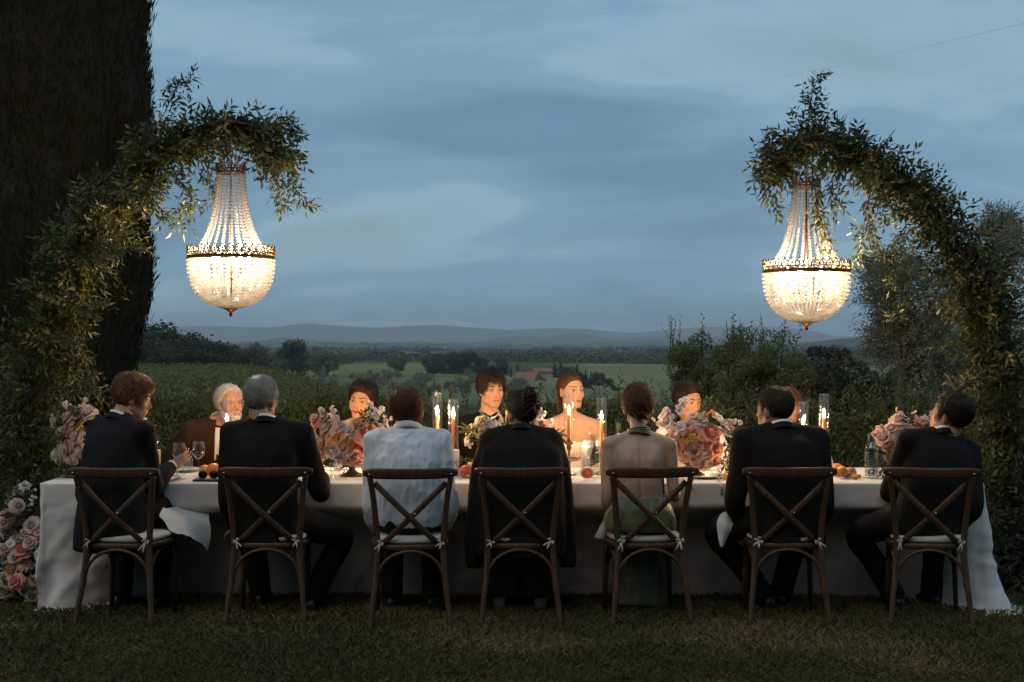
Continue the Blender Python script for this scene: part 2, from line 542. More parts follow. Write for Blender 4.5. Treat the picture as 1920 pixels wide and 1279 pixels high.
# lawn: mown grass in front of and around the table
def grass_field():
    n = 210000
    y = 6.2 + (13.2 - 6.2) * RNG.random(n) ** 1.7
    x = (RNG.random(n) - .5) * 2 * (y * .375 + .35)
    tuft = np.array([mnoise.noise(Vector((a * 2.3, b * 2.3, 0))) for a, b in zip(x, y)])
    h = (0.030 + 0.016 * tuft + 0.010 * RNG.random(n)) * (1 + .3 * (y > 9.6))
    h = np.clip(h, .012, .07)
    w = 0.0028 + 0.0020 * RNG.random(n)
    an = RNG.random(n) * 2 * np.pi
    sx, sy = np.cos(an) * w, np.sin(an) * w
    ln = RNG.normal(size=(n, 2)) * .022
    z0 = np.zeros(n)
    b0 = np.stack([x - sx, y - sy, z0 - .002], 1); b1 = np.stack([x + sx, y + sy, z0 - .002], 1)
    m0 = np.stack([x - sx * .7 + ln[:, 0] * .4, y - sy * .7 + ln[:, 1] * .4, h * .6], 1); m1 = np.stack([x + sx * .7 + ln[:, 0] * .4, y + sy * .7 + ln[:, 1] * .4, h * .6], 1)
    tp = np.stack([x + ln[:, 0], y + ln[:, 1], h], 1)
    V = np.stack([b0, b1, m1, tp], 1).reshape(-1, 3)
    b = (np.arange(n) * 4)[:, None]
    F = np.concatenate([b + np.array([[0, 1, 2]]), b + np.array([[0, 2, 3]])])
    dry = np.array([mnoise.fractal(Vector((a * 1.1 + 4, b * 1.4, 2.2)), 1.0, 2.0, 4) for a, b in zip(x, y)])
    dw = np.clip(sstep(.0, .50, dry + .22 * RNG.normal(size=n)), 0, 1)[:, None]
    cg = np.array((.088, .084, .028)) * (1 - dw) + np.array((.21, .150, .066)) * dw
    cg = cg * RNG.uniform(.7, 1.3, (n, 1))
    kk = M('grass'); kk.bsdf(kk.attr(), .7, Specular_IOR_Level=0.2)
    o = put('grass', make_mesh('grass', V, F, kk.m, True, None, np.repeat(cg, 4, axis=0)))
    tag(o, 'short mown lawn with drier patches under the table and chairs', 'grass', kind='stuff')
grass_field()

# ================================================================ TREES AND PLANTS
bark = plain('bark', (.075, .055, .04), .9, 18, .4, .8, (1, 1, .25))
olive_bark = plain('olive_bark', (.13, .115, .09), .9, 22, .4, .9, (1, 1, .3))
m_dark = leaf_mat('leaf_dark', [(.030, .034, .012), (.055, .058, .020), (.042, .046, .016)], .6, .15)
m_mid = leaf_mat('leaf_mid', [(.078, .086, .022), (.130, .138, .038), (.098, .108, .030)], .6, .2)
m_olive = leaf_mat('leaf_olive', [(.140, .150, .095), (.21, .215, .150), (.170, .178, .118)], .55, .2)
m_bush = leaf_mat('leaf_bush', [(.125, .130, .028), (.190, .190, .048), (.150, .155, .038), (.095, .102, .028)], .55, .4)
m_cyp = leaf_mat('leaf_cypress', [(.010, .014, .006), (.026, .030, .012), (.016, .019, .008)], .8, .05, .1)
m_far = leaf_mat('leaf_far', [(.040, .044, .022), (.070, .072, .036), (.052, .056, .030)], .8, 0, .1)

m_soft = leaf_mat('leaf_soft', [(.105, .118, .034), (.165, .175, .055), (.130, .142, .044)], .6, .4)
def crown(blobs, n, size, rng, shell=.55):
    w = np.array([r ** 2 for _, r in blobs]); w = w / w.sum()
    idx = rng.choice(len(blobs), n, p=w)
    C = np.array([b[0] for b in blobs])[idx]; Rr = np.array([b[1] for b in blobs])[idx]
    d = rdir(n, rng)
    rr = Rr * (shell + (1 - shell) * rng.random(n)) * (1 + .12 * rng.normal(size=n))
    Pp = C + d * rr[:, None] * np.array((1, 1, .85))
    N = nrm(d + .7 * rng.normal(size=(n, 3)))
    T = nrm(np.cross(N, rdir(n, rng)))
    return Pp, T, N
def tree_meshes(name, h, w, nblob, nleaf, leaf, lmat, bmat, seed, trunk_h=.25, crown_fn=None):
    rng = np.random.default_rng(seed)
    blobs = []
    for i in range(nblob):
        t = rng.random()
        z = h * (trunk_h + (1 - trunk_h) * (0.12 + .8 * t))
        rad = w * .5 * (1 - .75 * abs(t - .4) ** 1.3)
        a = rng.random() * 2 * np.pi
        q = rad * math.sqrt(rng.random()) * .75
        blobs.append((np.array((math.cos(a) * q, math.sin(a) * q, z)), w * rng.uniform(.13, .24)))
    if crown_fn: blobs = crown_fn(rng)
    Pp, T, N = crown(blobs, nleaf, leaf, rng)
    V, F = quads(Pp, T, N, leaf * rng.uniform(.7, 1.4, nleaf), leaf * .6 * rng.uniform(.7, 1.3, nleaf))
    cm = make_mesh(name + '_crown', V, F, lmat, False)
    s = Soup()
    top = h * .7
    tp = np.array([(0, 0, -.4), (0.02 * h, .01 * h, top * .35), (-.015 * h, .02 * h, top * .7), (0, 0, top)])
    s.add(*tube(smooth_path(tp, 4), np.linspace(.045 * h, .012 * h, 13), 7))
    for b_, _r in blobs[:6]:
        st = np.array((0, 0, h * trunk_h * rng.uniform(.7, 1.2)))
        s.add(*tube(smooth_path([st, (st + b_) / 2 + np.array((0, 0, .03 * h)), b_], 3), np.linspace(.02 * h, .006 * h, 7), 5))
    tm = s.mesh(name + '_trunk', bmat)
    return cm, tm
def plant_tree(meshes, name, loc, label, cat, group=None, sc=1.0, rz=0.0, scz=None):
    e = empty(name, loc, label, cat, group, rz)
    e.scale = (sc, sc, scz if scz else sc)
    put('crown', meshes[0], e); put('trunk', meshes[1], e)
    return e

T_round = [tree_meshes('round', 6, 6.4, 16, 2600, .42, m_mid, bark, 20 + i, .12) for i in range(3)]
T_dark = [tree_meshes('dark', 6, 6.0, 16, 2600, .40, m_dark, bark, 30 + i, .10) for i in range(3)]
T_olive = [tree_meshes('olive', 3.2, 4.2, 12, 1100, .26, m_olive, olive_bark, 40 + i, .15) for i in range(3)]
def cyp_fn(h, w):
    def fn(rng):
        out = []
        for i in range(22):
            t = i / 21
            r = w * .5 * (math.sin(min(1, .12 + t * 1.0) * math.pi) ** .6) * (1 - .45 * t) + .05
            out.append((np.array((rng.normal() * .08 * w, rng.normal() * .08 * w, h * (.06 + .92 * t))), r))
        return out
    return fn
T_cyp = [tree_meshes('cyp', 8, 2.0, 4, 1700, .30, m_dark, bark, 50 + i, .1, cyp_fn(8, 2.0)) for i in range(2)]

def gz(x, y): return float(ground_h(np.array(x), np.array(y)))
def at(px, D): return ((px - 960) * D / F_PX, D)
def tree_px(meshes, natural, name, px, ytop, D, label, cat, group=None, wsc=1.0, sink=0.0):
    x, y = at(px, D); z = gz(x, y) - sink
    top = EYE - (ytop - HORIZON) * D / F_PX
    sz = max(.15, (top - z) / natural)
    return plant_tree(meshes, name, (x, y, z), label, cat, group, sz * wsc, random.random() * 6.3, sz)

# wood at the upper left, beyond the vineyard slope
G = 'dark trees of the wood above the green slope'
for px, yt, D in [(252, 628, 170), (283, 622, 178), (268, 640, 160), (305, 641, 166), (322, 633, 180), (345, 642, 170), (368, 640, 182), (330, 652, 158),
                  (392, 650, 176), (385, 660, 162), (412, 655, 184), (432, 664, 178), (447, 667, 170), (425, 672, 164), (230, 626, 176), (205, 624, 172), (300, 655, 152), (355, 660, 154), (408, 668, 156)]:
    tree_px(random.choice(T_dark), 5.7, 'broadleaf_tree', px, yt, D, 'dark broadleaf tree in the dense wood above the green slope', 'tree', G, 1.15, .8)
# single trees on the fields
tree_px(T_dark[0], 5.7, 'broadleaf_tree', 482, 655, 330, 'tall dark tree at the end of the wood, left of the big round tree', 'tree', None, .9)
tree_px(T_dark[1], 5.7, 'broadleaf_tree', 548, 646, 340, 'big round dark tree standing at the edge of the pale field', 'tree', None, 1.0)
tree_px(T_round[1], 5.7, 'broadleaf_tree', 614, 669, 400, 'low wide tree on the pale field between two taller trees', 'tree', None, 1.6)
tree_px(T_round[2], 5.7, 'broadleaf_tree', 746, 670, 430, 'lone round tree in the middle of the pale green field', 'tree', None, 1.15)
for px, yt in [(806, 672), (828, 668), (850, 666), (872, 664), (895, 668), (816, 680), (862, 676), (940, 674)]:
    tree_px(random.choice(T_dark), 5.7, 'broadleaf_tree', px, yt, 420 + random.random() * 40, 'dark tree in the clump behind the groom', 'tree', 'dark tree clump behind the groom', 1.2, 1)
for px, yt, D in [(460, 660, 400), (500, 668, 380), (520, 672, 390), (575, 664, 520), (590, 668, 560), (640, 664, 700), (660, 662, 720), (470, 648, 560), (436, 652, 600), (600, 655, 760)]:
    tree_px(random.choice(T_round), 5.7, 'broadleaf_tree', px, yt, D, 'small distant tree scattered along the field edges', 'tree', 'distant trees along the field edges', 1.3, 1)
# cypresses round the stone house
for px, yt in [(958, 682), (970, 675), (984, 690), (996, 692), (1040, 672), (1052, 668), (1062, 684), (1082, 674), (1098, 688), (1108, 692), (1030, 680)]:
    tree_px(random.choice(T_cyp), 8.0, 'cypress_tree', px, yt, 345 + random.random() * 50, 'slim dark cypress standing by the stone house', 'tree', 'cypresses by the stone house', .75)
for px, yt, D in [(1066, 690, 330), (1090, 700, 320), (1120, 702, 300), (1140, 712, 290), (1105, 712, 270), (1045, 690, 380), (1152, 724, 250)]:
    tree_px(random.choice(T_dark), 5.7, 'broadleaf_tree', px, yt, D, 'round dark tree in the dip behind the bride', 'tree', 'dark trees behind the bride', 1.2, 1)
# olive grove
rg = np.random.default_rng(5)
cnt = 0
while cnt < 60:
    D = 190 + 190 * rg.random(); px = rg.uniform(600, 985)
    yg = HORIZON + (EYE - gz(*at(px, D))) * F_PX / D
    if yg > 760 or (px < 640 and D < 215): continue
    x, y = at(px, D)
    plant_tree(T_olive[cnt % 3], 'olive_tree', (x, y, gz(x, y) - .1), 'grey-green olive tree in the grove on the valley slope', 'tree', 'olive trees in the grove', rg.uniform(.50, .80), rg.random() * 6)
    cnt += 1
# far woods: clumps on the plain, one mass
def far_woods():
    parts = []
    n = 2600
    D = np.exp(rg.uniform(np.log(760), np.log(6000), n)); a = rg.uniform(-.36, .36, n)
    X = a * D
    keep = np.array([mnoise.noise(Vector((x * .0035, y * .0022, 1.7))) for x, y in zip(X, D)]) > -.12
    X, D = X[keep], D[keep]
    Z = ground_h(X, D)
    for x, y, z in zip(X, D, Z):
        w = rg.uniform(8, 24) * (1 + y / 2500); h = rg.uniform(3.5, 6.5)
        q = 30
        d = rdir(q, rg); d[:, 2] = abs(d[:, 2])
        Pp = np.array((x, y, z)) + d * np.array((w * .5, w * .5, h))
        parts.append(quads(Pp, nrm(np.cross(d, rdir(q, rg))), d, rg.uniform(.3, .7, q) * w * .28, rg.uniform(1.2, 2.6, q)))
    V, F = join(parts)
    o = put('woodland', make_mesh('woodland', V, F, m_far, False))
    tag(o, 'far dark woodland scattered over the plain below the hills', 'woodland', kind='stuff')
far_woods()

# ---------------- far buildings
wall_pale = plain('plaster_pale', (.55, .52, .47), .9, 1.5, .12)
wall_stone = plain('stone_wall', (.30, .27, .23), .95, 3, .3, .5)
roof_tile = plain('roof_tile', (.28, .13, .085), .9, 4, .3, .5)
roof_dark = plain('roof_dark', (.07, .055, .05), .9, 4, .3)
win_dark = plain('window_glass', (.02, .022, .025), .3)
def house(px, ytop, D, w, d, h, rh, label, wm, rm, rz=0.0, nwin=2, group=None, name='farmhouse', flat=False):
    x, y = at(px, D)
    zt = EYE - (ytop - HORIZON) * D / F_PX - h - rh
    e = empty(name, (x, y, min(zt, gz(x, y))), label, 'house', group, rz)
    e.scale.z = (zt + h + rh - e.location.z) / (h + rh) if zt > gz(x, y) else 1.0
    V, F = box((0, 0, h / 2), (w / 2, d / 2, h / 2)); put('wall', make_mesh('wall', V, F, wm, False), e)
    o_ = .35
    a, b = w / 2 + o_, d / 2 + o_
    V = np.array([(-a, -b, h), (a, -b, h), (a, b, h), (-a, b, h), (-a, 0, h + rh), (a, 0, h + rh),
                  (-a, -b, h + .2), (a, -b, h + .2), (a, b, h + .2), (-a, b, h + .2), (-a, 0, h + rh + .22), (a, 0, h + rh + .22)])
    F = [(0, 3, 2, 1), (6, 7, 11, 10), (8, 9, 10, 11), (0, 1, 7, 6), (2, 3, 9, 8), (0, 6, 10, 9, 3), (1, 2, 8, 11, 7)]
    put('roof', make_mesh('roof', V, F, rm, False), e)
    for i in range(nwin):
        xx = -w / 2 + w * (i + .5) / nwin
        V, F = box((xx, -d / 2, h * .58), (.45, .06, .6)); put('window', make_mesh('window', V, F, win_dark, False), e)
    return e
house(1016, 692, 350, 3.9, 6, 5.2, .7, 'square stone house among the cypresses behind the bride', wall_stone, roof_tile, .15, 1)
h2 = house(989, 699, 346, 5.0, 6, 1.9, 2.0, 'low red-roofed wing beside the square stone house', wall_stone, roof_tile, -.35, 1)
house(728, 655, 840, 15, 9, 3.0, 1.8, 'long dark-roofed farmhouse on the ridge beyond the pale field', wall_pale, roof_dark, .05, 4)
house(676, 662, 900, 7, 6, 1.9, .8, 'small pale outbuilding left of the long farmhouse on the ridge', wall_pale, roof_tile, .1, 2)
for px, yt, D, w in [(1112, 655, 2350, 9), (1119, 651, 2420, 7), (1130, 653, 2380, 10), (1142, 656, 2300, 8), (1150, 651, 2500, 7), (1163, 654, 2450, 10), (1176, 652, 2540, 7), (1187, 656, 2350, 8), (1200, 653, 2400, 8), (1214, 656, 2300, 9), (1224, 659, 2250, 10), (1232, 662, 2180, 9), (832, 650, 2300, 8), (841, 653, 2350, 10)]:
    house(px, yt, D, w, 6, 3.6, 1.6, 'tiny pale house in the far village on the plain', wall_pale, roof_tile, random.uniform(-.5, .5), 2, 'houses of the far village')

# ---------------- big cypress at the left
def cypress():
    D = 13.0; cx0 = -4.36
    e = empty('cypress_tree', (cx0, D, 0), 'huge dark column-shaped cypress rising out of the frame at the left', 'tree')
    s = Soup(); s.add(*tube([(0, 0, -.1), (.03, 0, .8), (0, .02, 2), (0, 0, 9)], [.24, .19, .16, .04], 10)); put('trunk', s.mesh('trunk', bark), e)
    s = Soup(); s.add(*tube([(.5, -.2, -.1), (.48, -.2, .8), (.42, -.15, 2.4)], [.09, .075, .05], 8)); put('stem', s.mesh('stem', bark), e)
    n = 95000
    rng = np.random.default_rng(3)
    z = .75 + 9.3 * rng.random(n) ** .9
    prof = np.interp(z, [.3, .8, 1.2, 1.8, 2.4, 3.2, 4.6, 6, 8, 10.2], [.45, .70, .86, .96, 1.01, .98, .98, 1.0, .8, .1])
    th = rng.random(n) * 2 * np.pi
    lump = np.array([mnoise.fractal(Vector((math.cos(t) * 1.6, math.sin(t) * 1.6, zz * 1.1)), 1.0, 2.0, 3) for t, zz in zip(th, z)])
    lump = lump + 1.0 * np.array([mnoise.fractal(Vector((math.cos(t) * 5, math.sin(t) * 5, zz * 1.3)), 1.0, 2.0, 3) for t, zz in zip(th, z)])
    r = prof * (1 + .09 * lump) * (1.0 - .03 * rng.random(n)) + .014 * rng.normal(size=n) + .05 * (rng.random(n) > .94) * rng.random(n)
    Pp = np.stack([np.cos(th) * r, np.sin(th) * r, z], 1)
    out = np.stack([np.cos(th), np.sin(th), np.zeros(n)], 1)
    T = nrm(out * .30 + np.array((0, 0, 1.0)) + .20 * rng.normal(size=(n, 3)))
    V, F = quads(Pp, T, nrm(out + .5 * rng.normal(size=(n, 3))), .085 * rng.uniform(.6, 1.6, n), .015 * rng.uniform(.6, 1.4, n))
    # inner mass so no sky shows through
    put('crown', make_mesh('crown', V, F, m_cyp, False), e)
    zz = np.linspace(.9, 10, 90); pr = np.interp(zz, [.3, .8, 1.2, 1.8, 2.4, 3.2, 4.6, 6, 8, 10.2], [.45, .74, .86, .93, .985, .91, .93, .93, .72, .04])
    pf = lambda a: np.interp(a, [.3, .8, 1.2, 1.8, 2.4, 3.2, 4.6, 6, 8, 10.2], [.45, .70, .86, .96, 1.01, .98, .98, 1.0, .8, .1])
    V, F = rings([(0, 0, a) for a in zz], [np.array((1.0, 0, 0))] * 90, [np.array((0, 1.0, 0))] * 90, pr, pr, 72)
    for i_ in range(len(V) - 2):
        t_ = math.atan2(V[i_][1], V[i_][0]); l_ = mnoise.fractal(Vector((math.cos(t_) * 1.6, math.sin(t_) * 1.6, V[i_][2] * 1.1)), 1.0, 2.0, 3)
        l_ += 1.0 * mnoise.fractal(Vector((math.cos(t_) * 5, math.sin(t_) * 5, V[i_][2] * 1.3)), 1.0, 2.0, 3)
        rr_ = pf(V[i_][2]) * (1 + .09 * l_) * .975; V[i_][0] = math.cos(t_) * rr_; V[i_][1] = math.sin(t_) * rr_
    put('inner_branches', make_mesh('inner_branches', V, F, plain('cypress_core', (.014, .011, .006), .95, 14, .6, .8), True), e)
cypress()

# ---------------- hedge behind the table
def hedge():
    rng = np.random.default_rng(9)
    n = 62000
    x = rng.uniform(-5.2, 5.4, n); y0 = 12.9
    topz = .98 + .05 * np.sin(x * 3.1) + .04 * np.sin(x * 7.7 + 1) - .05 * sstep(1.5, 4, x) + .05 * sstep(-1, -4, x)
    sh = np.array([mnoise.noise(Vector((a * 9.0, 2.2, 1))) for a in x])
    topz = topz + .09 * np.clip(sh, 0, 1)
    u = rng.random(n) ** .9
    z = u * topz
    half = .42 * np.sqrt(np.clip(1 - (u - .35) ** 2, .05, 1))
    y = y0 + (rng.random(n) * 1.9 - 1) * half
    lum = np.array([mnoise.fractal(Vector((a * 2.6, b * 2.6, c_ * 2.6)), 1.0, 2.0, 3) for a, b, c_ in zip(x, y, z)])
    y = y + .13 * lum
    Pp = np.stack([x, y, z], 1)
    T = nrm(np.array((0, -.25, 1.0)) + .75 * rng.normal(size=(n, 3)))
    V, F = quads(Pp, T, nrm(np.array((0, -1, .3)) + .8 * rng.normal(size=(n, 3))), .055 * rng.uniform(.6, 1.5, n), .022 * rng.uniform(.6, 1.3, n))
    e = empty('hedge', (0, 12.9, 0), 'long leafy green hedge with upright shoots running behind the table', 'hedge')
    e2 = Matrix.Translation((0, -12.9, 0))
    V = V - np.array((0, 12.9, 0))
    m = leaf_mat('leaf_hedge', [(.085, .090, .018), (.135, .140, .030), (.105, .110, .024), (.065, .070, .018)], .5, .25)
    put('foliage', make_mesh('foliage', V, F, m, False), e)
    # tall shoots along the top
    k = 420
    xb = rng.uniform(-5.2, 5.3, k); zb = .86 + .1 * rng.random(k)
    B = np.stack([xb, (rng.random(k) - .5) * .5, zb], 1)
    Dv = np.stack([.22 * rng.normal(size=k), .2 * rng.normal(size=k), np.ones(k)], 1)
    ln = rng.uniform(.12, .34, k)
    V, F = sprigs(B, Dv, ln, 11, .055, .016, 0, .55, rng)
    tag(put('shoots', make_mesh('shoots', V, F, m, False), e), kind='stuff')
    s = Soup()
    for i in range(60):
        xx = -5.1 + 10.3 * i / 59 + rng.normal() * .04
        s.add(*tube([(xx, 0, 0), (xx + rng.normal() * .06, rng.normal() * .08, .5), (xx + rng.normal() * .1, rng.normal() * .1, .85)], [.014, .01, .005], 5))
    for b_, d_, l_ in zip(B, nrm(Dv), ln): s.add(*tube([b_ - d_ * .1, b_ + d_ * l_], [.003, .0012], 3))
    put('stems', s.mesh('stems', bark), e)
hedge()

# ---------------- bushes on the right
def bush(px, D, spans, n, leaf, mat, label, seed, name='bush', cat='bush', twigs=0):
    """spans: list of (px, ytop, ybot, halfwidth px) lobes."""
    rng = np.random.default_rng(seed)
    x0, y0 = at(px, D); z0 = gz(x0, y0)
    e = empty(name, (x0, y0, z0), label, cat)
    blobs = []
    for (sx, yt, yb, hw) in spans:
        top = P(sx, yt, D); bot = P(sx, yb, D)
        r = hw * D / F_PX
        k = max(2, int(abs(top[2] - bot[2]) / (r * .8)) + 1)
        for i in range(k):
            t = i / (k - 1)
            cpos = bot * (1 - t) + (top - np.array((0, 0, r * .8))) * t
            for q in range(3):
                blobs.append((cpos + rng.normal(size=3) * r * np.array((.5, .6, .3)) - np.array((x0, y0, z0)), r * rng.uniform(.45, .8)))
    Pp, T, N = crown(blobs, n, leaf, rng, .6)
    V, F = quads(Pp, T, N, leaf * rng.uniform(.6, 1.5, n), leaf * .5 * rng.uniform(.6, 1.3, n))
    put('crown', make_mesh('crown', V, F, mat, False), e)
    s = Soup()
    for b_, r in blobs[::3]:
        s.add(*tube(smooth_path([(b_[0] * .3, b_[1] * .3, -.2), (b_[0] * .55, b_[1] * .5, b_[2] * .45), b_], 3), np.linspace(.05, .012, 7), 5))
    put('stem', s.mesh('stem', bark), e)
    if twigs:
        B = np.array([P(rng.uniform(*twigs[0]), rng.uniform(*twigs[1]), D) for _ in range(twigs[2])]) - np.array((x0, y0, z0))
        Dv = np.stack([.3 * rng.normal(size=len(B)), .2 * rng.normal(size=len(B)), np.ones(len(B))], 1)
        V, F = sprigs(B, Dv, rng.uniform(.3, .6, len(B)), 9, leaf * 1.2, leaf * .5, 0, .8, rng)
        tag(put('shoots', make_mesh('shoots', V, F, mat, False), e), kind='stuff')
        s = Soup()
        for b_, d_ in zip(B, nrm(Dv)): s.add(*tube([b_ - d_ * .35, b_, b_ + d_ * .45], [.010, .007, .003], 4))
        tag(put('shoot_stems', s.mesh('shoot_stems', bark), e), kind='stuff')
    return e
bush(1330, 24, [(1275, 640, 800, 34), (1320, 612, 800, 42), (1365, 606, 800, 42), (1410, 622, 800, 38), (1300, 680, 800, 45), (1440, 640, 800, 34)], 30000, .052, m_soft, 'large loose bush with bare shoots on top, left of the right chandelier', 61, twigs=((1255, 1440), (632, 672), 12))
bush(1420, 21, [(1390, 660, 800, 36), (1440, 640, 800, 40), (1490, 665, 800, 34), (1360, 700, 800, 32)], 26000, .048, m_bush, 'yellow-green rounded bush under the right chandelier', 62, twigs=((1360, 1500), (650, 690), 18))
bush(1560, 34, [(1500, 690, 800, 40), (1560, 672, 800, 46), (1620, 690, 800, 44), (1680, 685, 800, 40)], 12000, .12, m_dark, 'dark low trees between the yellow-green bush and the olive tree', 63, 'tree_thicket', 'tree')
bush(1560, 75, [(1520, 655, 720, 26), (1552, 650, 720, 26), (1580, 652, 720, 20), (1620, 668, 720, 24), (1490, 668, 720, 22)], 7000, .26, m_dark, 'dark distant tree clump directly below the right chandelier', 64, 'tree_thicket', 'tree')
bush(1850, 16, [(1790, 640, 900, 60), (1860, 600, 900, 70), (1930, 620, 900, 60), (1740, 720, 900, 40)], 6000, .065, m_dark, 'dense dark shrub behind the right flower arch', 65)
bush(-30, 11.0, [(-60, 560, 960, 60), (10, 640, 960, 50), (60, 740, 960, 40)], 9000, .05, m_dark, 'dark shrub at the left edge behind the left flower arch', 66)

def olive_tree():
    rng = np.random.default_rng(77)
    D = 14.0
    base = P(1690, 770, D); base[2] = -.02
    e = empty('olive_tree', base, 'tall grey-green olive tree with a pale straight trunk behind the right arch', 'tree')
    O = base
    lobes = [(1668, 520, 18), (1652, 565, 16), (1690, 500, 24), (1700, 545, 34), (1665, 625, 22), (1700, 620, 36), (1745, 560, 38), (1760, 640, 40), (1730, 690, 36), (1800, 600, 44), (1770, 520, 40),
             (1830, 520, 40), (1880, 450, 22), (1870, 500, 36), (1905, 540, 40), (1900, 620, 48), (1850, 680, 44), (1790, 700, 40), (1925, 470, 24), (1740, 740, 34), (1660, 660, 20), (1875, 425, 12), (1645, 520, 10)]
    blobs = []
    for x, y, r in lobes:
        for q in range(2):
            c_ = P(x, y, D + rng.uniform(-.5, .6))
            blobs.append((c_ - O, r * D / F_PX * rng.uniform(.75, 1.1)))
    n = 3600
    idx = rng.integers(0, len(blobs), n)
    C = np.array([b[0] for b in blobs])[idx]; Rr = np.array([b[1] for b in blobs])[idx]
    off = rng.normal(size=(n, 3)) * .62
    Bp = C + off * Rr[:, None]
    V, F = sprigs(Bp, off * .8 + np.array((0, 0, .55)) + .5 * rng.normal(size=(n, 3)), rng.uniform(.12, .30, n), 9, .058, .014, .1, .75, rng)
    put('crown', make_mesh('crown', V, F, m_olive, False), e)
    s = Soup()
    tp = [(0, 0, -.05), (.01, 0, .5), (-.01, .02, 1.0), (.03, 0, 1.4), (.06, 0, 2.0)]
    s.add(*tube(smooth_path(tp, 4), np.linspace(.055, .035, 17), 10))
    for b_, r in blobs[::2]:
        st = np.array((.03, 0, 1.25 + .3 * rng.random()))
        s.add(*tube(smooth_path([st, st * .5 + b_ * .5 + np.array((0, 0, .06)), b_], 4), np.linspace(.026, .006, 9), 5))
    put('trunk', s.mesh('trunk', olive_bark), e)
olive_tree()

# rows of low vines across the green slope: too many leaves to count
def vine_rows():
    parts = []; r5 = np.random.default_rng(15)
    for row in range(38):
        D0 = 26 + row * 3.3
        n = 900
        a = r5.uniform(-.36, -.10, n); D = D0 + .35 * r5.normal(size=n) - 14 * (a + .2); X = a * D
        Z = ground_h(X, D)
        z = r5.random(n) * .35
        parts.append(quads(np.stack([X, D, Z + z], 1), rdir(n, r5) + np.array((0, 0, .6)), rdir(n, r5), .20 * r5.uniform(.6, 1.4, n), .13 * r5.uniform(.6, 1.4, n)))
    V, F = join(parts)
    o = put('vine_rows', make_mesh('vine_rows', V, F, leaf_mat('leaf_vine', [(.120, .126, .024), (.145, .150, .030), (.105, .110, .022)], .6, .2), False))
    tag(o, 'low vine rows striping the green slope on the left', 'vineyard', kind='stuff')
vine_rows()
# unseen tree belt added behind the camera to keep low sky off the party
def sky_blocker_trees():
    parts = []
    src = []
    for cm, tm in T_cyp:
        v = np.empty(len(cm.vertices) * 3); cm.vertices.foreach_get('co', v); src.append(v.reshape(-1, 3))
    for i in range(26):
        x = -21 + 1.68 * i + random.uniform(-.25, .25); y = -3.6 - (i % 2) * 1.5 - .012 * (x * x)
        v = (src[i % 2] * 1.45) @ rotz(random.random() * 6).T + np.array((x, y, gz(x, y)))
        parts.append((v, np.arange(len(v)).reshape(-1, 4)))
    V, F = join(parts)
    tag(put('sky_blocker_trees', make_mesh('sky_blocker_trees', V, F, m_dark, False)), 'unseen belt of tall trees added behind the camera to block low sky', 'trees', kind='stuff')
sky_blocker_trees()
# faint overhead cable at the top right
s = Soup(); pts = []
for t in np.linspace(0, 1, 24):
    pts.append(P(700 + 1400 * t, 262 - 262 * t + 26 * math.sin(math.pi * t), 70 + 500 * (1 - t) ** 1.3))
s.add(*tube(pts, .008, 5)); tag(put('overhead_cable', s.mesh('cable', plain('cable_rubber', (.16, .19, .21), .6))), 'thin overhead cable crossing the sky above the right chandelier', 'cable')
